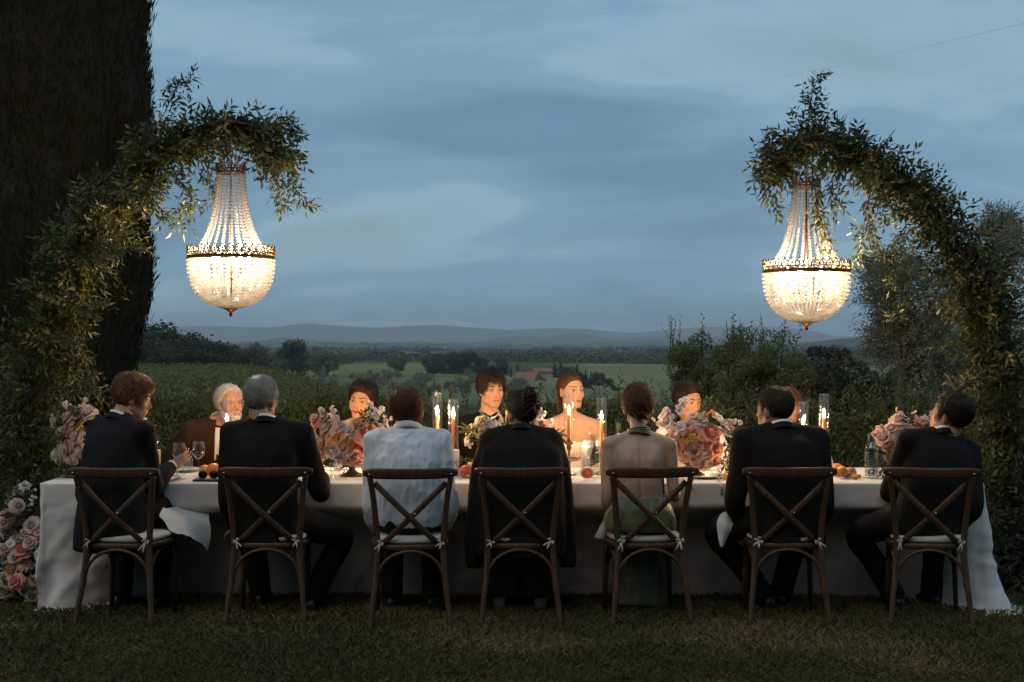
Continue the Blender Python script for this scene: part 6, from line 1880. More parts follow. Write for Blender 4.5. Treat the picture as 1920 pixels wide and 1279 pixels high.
tumbler(TD(1352, 8.75), 'low water glass right of the right flower bowl')
def carafe(o, label, h=.27, r=.042):
    e = empty('carafe', o, label, 'carafe', 'glass carafes on the table')
    k = h / .27
    out = [(0, 0), (r * .95, 0), (r, .012 * k)]
    for i in range(9):
        z = (.02 + .016 * i) * k; out += [(r, z), (r * .955, z + .004 * k), (r, z + .008 * k)]
    out += [(r, .175 * k), (r * .93, .192 * k), (r * .62, .212 * k), (r * .50, .222 * k), (r * .47, .235 * k), (r * .54, .240 * k), (r * .47, .246 * k), (r * .55, .262 * k), (r * .66, .27 * k)]
    inn = [(a - .0028, z) for a, z in out[::-1] if a > .004 and z > .01 * k] + [(0, .012 * k)]
    lathe_obj('glass_body', e, out + inn, THICKG, 32)
    lathe_obj('water', e, [(0, .0125 * k), (r - .0045, .0125 * k), (r - .0045, .085 * k), (0, .085 * k)], WATER)
carafe(TD(1634, 8.62), 'ribbed clear glass water carafe at the right end, left of the pale pink flowers', .262, .040)
carafe(TD(1113, 8.66), 'ribbed glass carafe with candle glow shining through it, left of the backless woman', .262, .040)
e = empty('wine_bottle', TD(289, 8.92), 'dark wine bottle standing behind the young man', 'bottle')
lathe_obj('bottle_body', e, [(0, 0), (.037, 0), (.039, .006), (.039, .185), (.034, .21), (.018, .238), (.0145, .25), (.0145, .29), (.0165, .292), (.0165, .302), (.0135, .304), (0, .304)], plain('dark_bottle', (.008, .010, .006), .06), 24)
lathe_obj('label_band', e, [(.0393, .06), (.0395, .06), (.0395, .15), (.0393, .15)], plain('bottle_paper', (.30, .27, .22), .8), 24)
lathe_obj('capsule', e, [(.0149, .245), (.0150, .245), (.0150, .29), (.0168, .292), (.0168, .303), (0, .305)], plain('foil', (.05, .015, .015), .3, Metallic=.6), 20)
e = empty('dark_bottle', TD(1160, 9.2), 'dark bottle top behind the bare shoulder of the woman in green', 'bottle')
lathe_obj('bottle_body', e, [(0, 0), (.036, 0), (.038, .006), (.038, .17), (.030, .20), (.016, .225), (.0145, .29), (.0165, .292), (.0165, .30), (0, .302)], plain('green_bottle', (.02, .03, .018), .08), 20)

# fruit and bread
PEEL = plain('orange_peel', (.85, .26, .035), .45, 90, .12, .25); PEELG = plain('grapefruit_peel', (.80, .36, .10), .45, 70, .12, .25); FLESH = plain('grapefruit_flesh', (.72, .13, .09), .25, 60, .35, .2); FLESHO = plain('orange_flesh', (.90, .34, .05), .25, 60, .3, .2); PITH = plain('pith', (.80, .62, .45), .7)
def fruit(px, D, r, label, name='orange', cat='orange', mat=PEEL, z=0.0):
    e = empty(name, TD(px, D) + np.array((0, 0, z)), label, cat)
    lathe_obj('peel', e, [(0, .0), (r * .5, r * .10), (r * .87, r * .5), (r, r), (r * .87, r * 1.48), (r * .5, r * 1.84), (r * .12, r * 1.95), (0, r * 1.92)], mat, 22)
    s = Soup(); s.add(*lathe([(0, r * 1.92), (.004, r * 1.94), (.003, r * 1.99), (0, r * 2.0)], 8)); put('stalk', s.mesh('stalk', twig), e)
fruit(400, 8.62, .045, 'big whole orange on the dark slate, left of the grey-haired man')
fruit(384, 8.72, .036, 'smaller orange partly behind the big whole orange', mat=PEELG)
fruit(873, 8.62, .040, 'red pomegranate right of the white pillar candle', 'pomegranate', 'pomegranate', plain('pomegranate_skin', (.40, .06, .05), .4, 30, .4))
fruit(885, 8.74, .045, 'yellow-orange fruit next to the red pomegranate', 'grapefruit', 'grapefruit', PEELG)
fruit(1569, 8.75, .040, 'orange at the right elbow of the stout man, left of the bread', mat=PEEL)
fruit(1360, 8.5, .022, 'small yellow fruit under the green sprays of the right flower bowl', 'kumquat', 'kumquat', PEELG)
def half(px, D, r, label, name, flesh, peel, face):
    e = empty(name, TD(px, D), label, name.split('_')[0])
    m = rotz(face[0]) @ rotx(face[1]); zc = np.array((0, 0, r * .92))
    f = np.array((0, 1.0, 0))
    th = np.linspace(0, PI / 2, 7)
    V, F = lathe([(r * math.cos(t), -r * math.sin(t)) for t in th[::-1]], 26); V = V @ rotx(PI / 2).T @ m.T + zc
    put('peel', make_mesh('peel', V, F, peel), e)
    V, F = lathe([(0, .0), (r * .99, 0)], 26); V = (V + np.array((0, 0, .0005))) @ rotx(PI / 2).T @ m.T + zc; put('pith', make_mesh('pith', V, F[::1], PITH), e)
    for i in range(10):
        a0 = 2 * PI * i / 10 + .05; a1 = 2 * PI * (i + 1) / 10 - .05; q = []
        for a in np.linspace(a0, a1, 5): q.append((.86 * r * math.cos(a), .86 * r * math.sin(a)))
        c_ = (.12 * r * math.cos((a0 + a1) / 2), .12 * r * math.sin((a0 + a1) / 2))
        pts = np.array([(c_[0], c_[1], .001)] + [(a, b, .001) for a, b in q]); top = pts * np.array((.97, .97, 1)) + np.array((0, 0, .0022))
        V = np.concatenate([pts, top]) @ rotx(PI / 2).T @ m.T + zc
        n = len(pts); F = [tuple(range(n, 2 * n))] + [(j, (j + 1) % n, n + (j + 1) % n, n + j) for j in range(n)]
        put('segment', make_mesh('segment', V, F, flesh, False), e)
half(1101, 8.52, .040, 'cut pink grapefruit half facing the camera beside the carafe', 'grapefruit_half', FLESH, PEELG, (0, .5))
half(1579, 8.60, .038, 'cut orange half behind the chair of the stout man', 'orange_half', FLESHO, PEEL, (.3, .6))
CRUST = plain('bread_crust', (.46, .21, .07), .75, 30, .4, .6); CRUMB = plain('bread_crumb', (.74, .55, .34), .9, 60, .2, .5)
def bread(px, D, sx, sy, sz, label, seed, name='bread_piece', mat=CRUST, z=0.0):
    e = empty(name, TD(px, D) + np.array((0, 0, z)), label, 'bread', None, seed * 1.3)
    V, F = ellipsoid((0, 0, sz), (sx, sy, sz), None, 22, 14)
    d = np.array([mnoise.fractal(Vector(v * 38) + Vector((seed, 0, 0)), 1.0, 2.0, 4) for v in V]); V = V + nrm(V - np.array((0, 0, sz))) * (d * .008)[:, None]; V[:, 2] = np.maximum(V[:, 2], 0)
    put('crust', make_mesh('crust', V, F, mat), e)
    V, F = ellipsoid((sx * .55, -sy * .25, sz * 1.05), (sx * .5, sy * .75, sz * .72), None, 16, 10)
    d = np.array([mnoise.fractal(Vector(v * 60) + Vector((seed, 3, 0)), 1.0, 2.0, 4) for v in V]); V = V + nrm(V - np.array((sx * .55, 0, sz))) * (d * .007)[:, None]; V[:, 2] = np.maximum(V[:, 2], .003)
    put('crumb', make_mesh('crumb', V, F, CRUMB), e)
bread(1588, 8.62, .040, .030, .020, 'torn piece of crusty bread left of the right carafe', 1)
bread(1606, 8.55, .034, .026, .015, 'small broken bread piece lying nearest the fork at the right end', 2)
bread(1597, 8.75, .036, .026, .026, 'taller bread chunk behind the other torn pieces', 3)
e = empty('plate', T(138, 896), 'small plate with reddish rolls at the left end of the table', 'plate')
lathe_obj('dish', e, [(0, .002), (.05, .002), (.085, .012), (.086, .014), (.05, .006), (0, .006)], plain('plate_stone', (.25, .20, .17), .4), 28)
for i, (dx, dy) in enumerate([(-.035, 0), (.022, -.02), (.03, .03)]):
    q = T(138, 896); b = bread(138, q[1], .030, .026, .018, ['reddish bread roll at the left edge of the small plate', 'reddish bread roll on the right of the small plate', 'reddish bread roll at the back of the small plate'][i], 5 + i, 'bread_roll', plain('roll_crust', (.42, .16, .10), .6, 30, .3), .0065)
    o = [x for x in COL.objects if x.name.startswith('bread_roll')][-1]; o.location.x += dx; o.location.y += dy
# plates at the places
for i, (px, D, lab) in enumerate([(470, 8.68, 'white plate in front of the grey-haired man'), (770, 8.62, 'white plate in front of the boy'), (1320, 8.62, 'white plate right below the right flower bowl'), (345, 9.05, 'white plate in front of the white-haired man'), (905, 8.62, 'silver-rimmed plate left of the draped jacket')]):
    e = empty('dinner_plate', TD(px, D), lab, 'plate', 'dinner plates on the table')
    lathe_obj('dish', e, [(0, .002), (.07, .002), (.118, .016), (.121, .019), (.075, .006), (0, .006)], CER, 32)
    lathe_obj('rim', e, [(.119, .0185), (.1215, .0200), (.1225, .0185), (.1205, .0165)], steel, 32)
# cutlery
def cutlery(px, y, rz, kind, label):
    e = empty(kind, T(px, y) + np.array((0, 0, .002)), label, kind, 'cutlery beside the plates', rz)
    s = Soup(); s.add(*rings([(0, -.10, .002), (0, -.06, .003), (0, .0, .003), (0, .035, .003)], [np.array((1., 0, 0))] * 4, [np.array((0, 0, 1.))] * 4, [.007, .006, .0035, .004], [.0018] * 4, 8, 3)); put('handle', s.mesh('handle', steel), e)
    s = Soup()
    if kind == 'fork':
        s.add(*rings([(0, .033, .003), (0, .045, .002), (0, .058, .003)], [np.array((1., 0, 0))] * 3, [np.array((0, 0, 1.))] * 3, [.004, .011, .012], [.0016] * 3, 8, 3))
        for x in (-.0095, -.0032, .0032, .0095): s.add(*tube([(x, .056, .003), (x, .075, .005), (x, .098, .004)], [.0018, .0017, .0010], 5))
        put('tines', s.mesh('tines', steel), e)
    else:
        s.add(*rings([(0, .033, .003), (.001, .06, .003), (.002, .10, .003), (0, .125, .003)], [np.array((1., 0, 0))] * 4, [np.array((0, 0, 1.))] * 4, [.004, .010, .010, .002], [.0012] * 4, 8, 3)); put('blade', s.mesh('blade', steel), e)
cutlery(1350, 893, .25, 'fork', 'fork right of the right flower bowl, at the left arm of the stout man')
cutlery(1596, 899, -.6, 'fork', 'fork in front of the torn bread'); cutlery(1614, 899, .55, 'knife', 'knife between the bread and the right carafe')
cutlery(880, 897, -.9, 'fork', 'fork on the table edge right of the boy'); cutlery(322, 896, -.5, 'knife', 'knife above the red ribbon'); cutlery(866, 902, -.7, 'knife', 'knife nearest the chair of the boy')
# sunglasses on a dark slate
e = empty('slate_board', T(398, 903), 'dark slate board at the table edge under the sunglasses', 'board')
s = Soup(); s.add(*bevel_box((0, 0, .006), (.105, .06, .005), .002)); put('slate', s.mesh('slate', plain('slate', (.035, .028, .024), .6, 20, .4, .4), False), e)
e = empty('sunglasses', T(392, 903) + np.array((0, -.02, .012)), 'dark round sunglasses lying on the slate board', 'sunglasses')
LENS = plain('dark_lens', (.010, .009, .009), .05); 
for sx in (-1, 1):
    s = Soup(); s.add(*ellipsoid((sx * .033, 0, .024), (.026, .004, .023), rotx(-.15), 18, 10)); put('lens', s.mesh('lens', LENS), e)
    s = Soup(); s.add(*tube([(sx * .033 + .026 * math.cos(t), -.001, .024 + .023 * math.sin(t)) for t in np.linspace(0, 2 * PI, 22)], .002, 6, caps=False)); put('rim', s.mesh('rim', LENS), e)
    s = Soup(); s.add(*tube([(sx * .058, 0, .030), (sx * .060, .05, .024), (sx * .058, .11, .006)], .0022, 6)); put('temple_arm', s.mesh('temple_arm', LENS), e)
s = Soup(); s.add(*tube([(-.008, 0, .030), (0, -.002, .034), (.008, 0, .030)], .0022, 6)); put('bridge', s.mesh('bridge', LENS), e)

# napkins and ribbons
def drape(name, pts, label, cat, mat, seed, amp=.012, sub=4, th=.003):
    """Sheet of cloth through a grid of world points."""
    g = np.array(pts, float)
    rows = np.array([smooth_path(r_, sub) for r_ in g]); rows = np.array([smooth_path(rows[:, j], sub) for j in range(rows.shape[1])]).transpose(1, 0, 2)
    a, b, _ = rows.shape; V = rows.reshape(-1, 3)
    d = np.array([mnoise.fractal(Vector(v * 14) + Vector((seed, 0, 0)), 1.0, 2.0, 3) for v in V]); V = V + np.stack([d * .3, d, d * .5], 1) * amp
    F = grid_faces(a, b, False); n = len(V); o = V.mean(0)
    V2 = V + np.array((0, th, -th * .3))
    ob = put(name, make_mesh(name, np.concatenate([V, V2]) - o, F + [tuple(i + n for i in x[::-1]) for x in F], mat), None, o)
    return tag(ob, label, cat)
drape('napkin', [[P(305, 952, 8.22), P(340, 950, 8.36), P(392, 958, 8.40)], [P(300, 968, 8.14), P(345, 966, 8.26), P(396, 978, 8.34)], [P(312, 985, 8.12), P(350, 988, 8.20), P(395, 1005, 8.32)], [P(335, 1000, 8.11), P(362, 1012, 8.18), P(390, 1032, 8.30)]], 'crumpled white napkin on the lap of the young man', 'napkin', WHITE, 2, .022)
drape('napkin', [[P(1138, 962, 8.10), P(1146, 960, 8.14), P(1156, 966, 8.18)], [P(1126, 985, 8.06), P(1140, 988, 8.08), P(1150, 990, 8.14)], [P(1114, 1008, 8.05), P(1128, 1012, 8.06), P(1140, 1016, 8.12)]], 'pale napkin slipping off the lap of the woman in green', 'napkin', m_linen, 3, .010)
drape('napkin', [[P(1352, 962, 8.12), P(1366, 958, 8.16), P(1378, 960, 8.18)], [P(1344, 980, 8.08), P(1360, 982, 8.08), P(1374, 985, 8.1)], [P(1346, 1005, 8.06), P(1356, 1010, 8.06), P(1364, 1008, 8.09)], [P(1350, 1022, 8.06), P(1354, 1026, 8.06), P(1358, 1022, 8.08)]], 'white napkin bunched on the knee of the stout man', 'napkin', WHITE, 4, .012)
RIB = plain('red_silk', (.50, .04, .03), .4); RIBP = plain('pink_silk', (.55, .38, .42), .4); RIBY = plain('yellow_silk', (.60, .50, .25), .4)
def ribbon_strip(path, w, mat, label):
    q = smooth_path(path, 6); o = q.mean(0); s = Soup(); s.add(*rings(q - o, [np.array((1., 0.2, 0))] * len(q), [np.array((0, .4, 1.))] * len(q), np.full(len(q), w), np.full(len(q), .0012), 8, 3)); 
    tag(put('ribbon', s.mesh('ribbon', mat), None, o), label, 'ribbon')
a = T(335, 898); b = T(312, 905)
ribbon_strip([a + (0, 0, .003), b + (.02, .02, .004), b + (-.02, -.012, .003), np.array((b[0] - .02, TF - .012, TZ - .02)), np.array((b[0] - .01, TF - .014, TZ - .07))], .016, RIB, 'red silk ribbon hanging over the table edge behind the young man')
q = T(1349, 905); ribbon_strip([q + (.01, .06, .003), q + (0, .01, .003), np.array((q[0], TF - .013, TZ - .01)), np.array((q[0] + .002, TF - .016, TZ - .06))], .008, RIBP, 'pink silk ribbon hanging over the table edge beside the stout man')
q = T(1294, 905); ribbon_strip([q + (.01, .06, .003), q + (0, .01, .003), np.array((q[0], TF - .013, TZ - .006)), np.array((q[0] + .003, TF - .016, TZ - .03))], .005, RIBY, 'narrow yellow ribbon at the table edge beside the woman in green')

# ================================================================ FLOWERS
def petal_mat(name, a, b):
    k = M(name); c_ = k.mix(k.island(), a, b); bs = k.bsdf(c_, .6, Specular_IOR_Level=.2, Sheen_Weight=.1)
    t = k.n('ShaderNodeBsdfTranslucent'); k.l(c_, t.inputs[0]); mx = k.n('ShaderNodeMixShader'); mx.inputs[0].default_value = .42
    k.l(bs.outputs[0], mx.inputs[1]); k.l(t.outputs[0], mx.inputs[2]); k.l(mx.outputs[0], k.out.inputs[0]); return k.m
PM = {'blush': petal_mat('petal_blush', (.86, .64, .56), (.91, .78, .70)), 'pink': petal_mat('petal_pink', (.80, .46, .41), (.86, .60, .54)), 'coral': petal_mat('petal_coral', (.88, .40, .34), (.91, .54, .46)),
      'peach': petal_mat('petal_peach', (.88, .54, .32), (.91, .66, .46)), 'apricot': petal_mat('petal_apricot', (.84, .42, .12), (.86, .52, .20)), 'yellow': petal_mat('petal_yellow', (.84, .52, .12), (.86, .62, .24)),
      'white': petal_mat('petal_white', (.86, .80, .77), (.92, .88, .85)), 'lilac': petal_mat('petal_lilac', (.84, .70, .69), (.90, .82, .80)), 'mauve': petal_mat('petal_mauve', (.70, .52, .46), (.78, .64, .56)), 'red': petal_mat('petal_red', (.50, .04, .06), (.60, .08, .08)), 'cream': petal_mat('petal_cream', (.80, .70, .56), (.84, .76, .64))}
def petals(layers, seed, nu=7, nv=5):
    """layers: (count, tilt from vertical, length, width, cup, base radius, lift). Unit flower opening towards +z; petals have rounded rims."""
    rng = np.random.default_rng(seed); s = Soup()
    for (n, tilt, ln, wd, cup, r0, z0) in layers:
        ph0 = rng.random() * 6
        for i in range(n):
            a = ph0 + 2 * PI * i / n + rng.normal() * .12; tl = tilt + rng.normal() * .10; l_ = ln * rng.uniform(.88, 1.1); V = []
            wob = rng.random() * 6
            for v in np.linspace(0, 1, nv):
                for u in np.linspace(-1, 1, nu):
                    ve = v * (1 - .30 * u * u * v)
                    bend = max(0.0, tl * (.35 + .75 * ve) - cup * .5 * ve * ve)
                    R_ = r0 + l_ * ve * math.sin(bend); zz = z0 + l_ * ve * math.cos(bend)
                    w_ = wd * (math.sin(PI * (.10 + .52 * v)) ** .9) * 1.08
                    ruff = .022 * math.sin(u * 3.4 + wob) * v
                    y = u * w_ * .62
                    R_ = R_ - cup * .16 * u * u * v - .5 * y * y / max(.16, R_ + .10) * .6
                    curl = -.05 * max(0, v - .75) * 4 * (1 if tilt > .7 else 0)
                    V.append((R_ * math.cos(a) - y * math.sin(a), R_ * math.sin(a) + y * math.cos(a), zz + ruff + curl))
            s.add(V, grid_faces(nv, nu, False))
    return s
FL = {}
FL['rose'] = petals([(3, .12, .42, .30, .3, .02, .0), (4, .28, .48, .42, .5, .05, -.02), (5, .50, .52, .50, .6, .07, -.05), (6, .80, .56, .56, .5, .09, -.09), (6, 1.15, .56, .58, .2, .10, -.13), (6, 1.5, .52, .56, -.1, .10, -.16)], 1)
FL['peony'] = petals([(6, .15, .40, .30, .3, .03, .02), (8, .35, .46, .36, .5, .08, .0), (9, .55, .52, .42, .6, .12, -.03), (10, .80, .56, .48, .6, .13, -.06), (9, 1.08, .60, .54, .4, .13, -.10), (8, 1.4, .60, .58, .1, .12, -.15)], 2)
FL['ranunculus'] = petals([(5, .10, .30, .22, .5, .02, .06), (7, .30, .34, .28, .7, .07, .03), (8, .55, .40, .32, .8, .10, .0), (9, .85, .46, .36, .6, .12, -.04), (9, 1.2, .48, .38, .3, .13, -.08)], 3)
FL['carnation'] = petals([(9, .2, .40, .20, .0, .02, .0), (11, .5, .46, .22, .0, .04, -.02), (12, .85, .50, .24, -.1, .05, -.04), (12, 1.2, .50, .24, -.1, .06, -.08)], 4)
FL['blossom'] = petals([(2, .25, .36, .34, .5, .02, .0), (3, .9, .52, .56, -.2, .03, -.02), (2, 1.35, .48, .52, -.3, .03, -.05)], 5, 5, 5)
FL['daisy'] = petals([(8, .5, .22, .14, .2, .02, .05), (11, 1.15, .50, .20, -.1, .06, .0)], 6, 5, 4)
for k_ in list(FL): FL[k_] = FL[k_].mesh(k_ + '_bloom', PM['blush'])
GREENS = leaf_mat('leaf_bouquet', [(.050, .075, .022), (.085, .105, .035), (.060, .085, .030), (.10, .11, .045)], .5, .3)
def orient(o, d):
    o.rotation_mode = 'QUATERNION'; o.rotation_quaternion = Vector(tuple(d)).to_track_quat('Z', 'Y')
def bloom(e, org, kind, colr, pos, d, size, name=None):
    o = put(name or kind, FL[kind], e)
    o.location = tuple(pos - org); orient(o, d); o.scale = (size,) * 3
    o.material_slots[0].link = 'OBJECT'; o.material_slots[0].material = PM[colr]
    return o
def spike(e, org, colr, pos, d, L, n, seed, size=.024):
    """Sweet-pea like spike of small blossoms on one stem: one part with its blossoms."""
    rng = np.random.default_rng(seed); d = nrm(d)
    q = smooth_path([pos - d * L * .6, pos - d * L * .1, pos + d * L * .5 + np.array((0, 0, -.01))], 5) - org
    s = Soup(); s.add(*tube(q, np.linspace(.0022, .001, len(q)), 5)); st = put('sweet_pea', s.mesh('sweet_pea', twig_g), e)
    for i in range(n):
        t = (i + .5) / n; b = pos + d * L * (t - .5) + rng.normal(size=3) * .012
        bloom(st, org, 'blossom', colr, b, nrm(rng.normal(size=3) + np.array((0, -.9, .4))), size * rng.uniform(.8, 1.25) * 1.6, 'blossom')
twig_g = plain('green_stem', (.06, .085, .03), .6)
def greenery(e, org, pts, seed, leafL=.045, leafW=.016, k=7, length=.10, mat=None, droop=.2, name='leaves'):
    rng = np.random.default_rng(seed); B = np.array([a - org for a, _ in pts]); Dv = np.array([b for _, b in pts], float)
    V, F = sprigs(B, Dv, length * rng.uniform(.7, 1.3, len(B)), k, leafL, leafW, droop, .8, rng)
    o = put(name, make_mesh(name, V, F, mat or GREENS), e); tag(o, kind='stuff')
def footed_bowl(e, r=.12, h=.13, mat=DARKBOWL):
    s = Soup(); s.add(*lathe([(0, 0), (r * .62, 0), (r * .62, .008), (r * .34, .020), (r * .18, .035), (r * .16, h * .40), (r * .5, h * .50), (r * .88, h * .72), (r, h), (r * .95, h), (r * .82, h * .75), (0, h * .55)], 30)); put('bowl', s.mesh('bowl', mat), e)
def arrangement(px, D, label, blooms, spikes, greens, cz, depth=.10, bowl=True, stand=None, base=None, core=.085, name='flower_arrangement', gl=.045, gw=.016, fill=30):
    org = TD(px, D) if base is None else base
    e = empty(name, org, label, 'flowers')
    if bowl: footed_bowl(e)
    ctr = np.array((org[0], org[1], cz))
    rngf = np.random.default_rng(int(px) + 5)
    for (x, y, kind, sz, colr) in blooms:
        q = P(x, y, D); rad = np.array((q[0] - ctr[0], 0, q[2] - ctr[2])); rr = np.linalg.norm(rad)
        dy = -depth * math.sqrt(max(.05, 1 - min(1, rr / .30) ** 2))
        pos = P(x, y, D + dy)
        d = nrm(np.array((rad[0] * 2.4, dy * 2.2 - .06, rad[2] * 2.2 + .05)))
        size = sz * (D + dy) / F_PX / (1.02 if kind != 'peony' else 1.25)
        bloom(e, org, kind, colr, pos, d, size * 1.15)
        b = ctr + (pos - ctr) * .2; s = Soup(); s.add(*tube([b - org, pos - d * .01 - org], .0025, 5)); put('stem', s.mesh('stem', twig_g), e)
    for i, (x, y, colr, L, n, dx, dz) in enumerate(spikes):
        spike(e, org, colr, P(x, y, D - depth * .6), (dx, -.25, dz), L, n, i + int(px))
    gp = [(P(x, y, D - depth * .5 + .05 * rngf.normal()), (dx, -.4, dz)) for (x, y, dx, dz, n) in greens for _ in range(n)]
    gp = [(a + rngf.normal(size=3) * .022, b) for a, b in gp]
    # filler inside and behind so it is a full bunch from every side
    for _ in range(fill):
        d = rdir(1, rngf)[0]; gp.append((ctr + d * core * rngf.uniform(.4, 1.3), d + np.array((0, 0, .3))))
    if gp: greenery(e, org, gp, int(px), gl, gw)
    for i in range(10 if bowl else 0):        # blooms at the back
        a = rngf.uniform(.15, PI - .15); d = np.array((math.cos(a), math.sin(a), rngf.uniform(-.1, .7))); 
        bloom(e, org, rngf.choice(['rose', 'ranunculus']), rngf.choice(['blush', 'peach', 'pink', 'white']), ctr + nrm(d) * .115, nrm(d), .042)
    return e
arrangement(660, 8.75, 'footed bowl of roses with one large coral peony, left of the boy',
  [(687, 815, 'peony', 44, 'coral'), (607, 829, 'rose', 30, 'peach'), (616, 803, 'rose', 30, 'blush'), (596, 787, 'rose', 27, 'pink'), (613, 787, 'rose', 24, 'blush'), (657, 809, 'carnation', 26, 'white'), (637, 822, 'daisy', 28, 'apricot'),
   (663, 836, 'ranunculus', 30, 'apricot'), (645, 836, 'rose', 28, 'peach'), (627, 846, 'ranunculus', 30, 'lilac'), (670, 858, 'rose', 32, 'pink'), (586, 826, 'rose', 25, 'blush'), (590, 808, 'blossom', 24, 'cream'), (681, 840, 'rose', 22, 'red'), (605, 848, 'rose', 24, 'blush'),
   (650, 858, 'rose', 26, 'peach'), (700, 842, 'rose', 24, 'pink'), (640, 800, 'ranunculus', 22, 'blush'), (714, 815, 'rose', 24, 'blush'), (668, 795, 'rose', 22, 'peach'), (590, 845, 'blossom', 22, 'white'), (720, 835, 'rose', 22, 'blush')],
  [(628, 776, 'lilac', .09, 7, -.1, 1), (695, 774, 'white', .11, 9, .1, 1), (711, 778, 'white', .10, 9, .5, 1), (722, 792, 'white', .09, 7, 1, .6), (606, 776, 'blush', .07, 5, -.3, 1), (578, 815, 'cream', .07, 5, -1, .4)],
  [(602, 866, -.4, -.8, 6), (680, 800, .2, .8, 6), (730, 812, 1, .2, 5), (575, 812, -1, .3, 5), (610, 800, -.3, .7, 4), (705, 800, .5, .8, 5), (590, 858, -.8, -.4, 4)], P(655, 828, 8.75)[2])
arrangement(1304, 8.75, 'bowl of roses and pale sweet peas right of the woman in green',
  [(1329, 813, 'peony', 40, 'coral'), (1341, 841, 'rose', 28, 'coral'), (1288, 820, 'carnation', 26, 'yellow'), (1302, 842, 'rose', 34, 'mauve'), (1268, 837, 'rose', 26, 'coral'), (1286, 855, 'daisy', 26, 'peach'), (1322, 864, 'peony', 34, 'blush'), (1311, 789, 'rose', 28, 'lilac'), (1345, 786, 'blossom', 24, 'white'),
   (1336, 776, 'blossom', 16, 'apricot'), (1322, 778, 'blossom', 14, 'apricot'), (1248, 780, 'blossom', 26, 'lilac'), (1256, 795, 'blossom', 26, 'lilac'), (1278, 803, 'blossom', 26, 'lilac'), (1266, 812, 'blossom', 24, 'lilac'), (1292, 800, 'blossom', 24, 'pink'), (1316, 835, 'rose', 26, 'pink'), (1242, 793, 'blossom', 20, 'white'), (1257, 822, 'rose', 24, 'pink'),
   (1310, 868, 'rose', 24, 'pink'), (1340, 862, 'rose', 24, 'pink'), (1300, 782, 'blossom', 22, 'blush'), (1360, 800, 'blossom', 22, 'white')],
  [(1284, 756, 'white', .07, 6, .8, .6), (1271, 768, 'white', .09, 8, .1, 1), (1252, 776, 'lilac', .09, 8, -.3, 1), (1262, 796, 'lilac', .10, 9, -.4, .8), (1236, 796, 'cream', .08, 6, -1, .4), (1356, 800, 'white', .10, 8, .3, 1), (1373, 800, 'lilac', .10, 8, .5, 1), (1381, 814, 'white', .08, 7, 1, .3), (1280, 806, 'lilac', .08, 8, 0, 1)],
  [(1360, 830, .4, -.6, 8), (1356, 860, .3, -1, 8), (1366, 850, .7, -.8, 6), (1240, 825, -.8, -.2, 4), (1318, 785, .2, 1, 5), (1365, 815, .8, .2, 6), (1290, 870, -.2, -.8, 3), (1334, 782, .2, 1, 4)], P(1305, 828, 8.75)[2])
arrangement(970, 8.80, 'pale sweet peas and roses mostly hidden behind the woman with the draped jacket',
  [(903, 792, 'rose', 24, 'blush'), (880, 825, 'blossom', 28, 'lilac'), (915, 815, 'blossom', 22, 'cream'), (1015, 798, 'rose', 22, 'pink'), (1005, 785, 'blossom', 22, 'white'), (930, 800, 'blossom', 22, 'white'), (900, 812, 'blossom', 20, 'cream'), (950, 820, 'rose', 26, 'blush'), (985, 815, 'rose', 26, 'pink'), (890, 805, 'blossom', 18, 'cream')],
  [(915, 795, 'white', .09, 9, 0, 1), (935, 792, 'lilac', .08, 8, .2, 1), (905, 797, 'cream', .09, 7, -.4, 1), (893, 808, 'cream', .09, 7, -.7, .6), (1010, 780, 'white', .09, 7, .3, 1), (1020, 795, 'lilac', .07, 5, 1, .4), (880, 828, 'lilac', .05, 3, -1, -.3)],
  [(890, 810, -.7, .2, 5), (1025, 808, .9, .2, 5), (960, 790, 0, 1, 5), (885, 855, -.8, -.1, 4), (915, 800, -.2, 1, 4)], P(960, 830, 8.8)[2])
arrangement(190, 8.72, 'tall loose bunch of blush roses at the left end of the table',
  [(132, 784, 'rose', 30, 'blush'), (150, 772, 'rose', 26, 'blush'), (113, 852, 'rose', 32, 'cream'), (130, 840, 'rose', 28, 'pink'), (128, 806, 'rose', 24, 'pink'), (145, 818, 'rose', 26, 'blush'), (150, 800, 'daisy', 24, 'apricot'), (166, 776, 'rose', 24, 'blush'), (262, 787, 'rose', 22, 'white'), (277, 810, 'blossom', 20, 'blush'), (268, 822, 'blossom', 22, 'white'), (270, 838, 'blossom', 20, 'white'), (152, 845, 'rose', 26, 'blush'), (135, 860, 'rose', 24, 'blush'), (200, 800, 'rose', 26, 'blush'), (230, 810, 'rose', 26, 'pink')],
  [(97, 786, 'lilac', .07, 5, -.5, 1), (128, 766, 'blush', .09, 7, -.2, 1), (160, 764, 'blush', .09, 7, .1, 1), (172, 768, 'lilac', .08, 6, .4, 1), (270, 805, 'white', .11, 8, .2, 1), (268, 828, 'blush', .10, 7, .2, 1), (110, 810, 'cream', .07, 5, -1, .5)],
  [(105, 820, -.8, .5, 5), (125, 870, -.3, -.7, 5), (145, 790, -.2, 1, 6), (120, 790, -.6, .8, 4), (265, 850, .4, -.4, 4), (270, 800, .2, 1, 3)], P(185, 830, 8.72)[2])
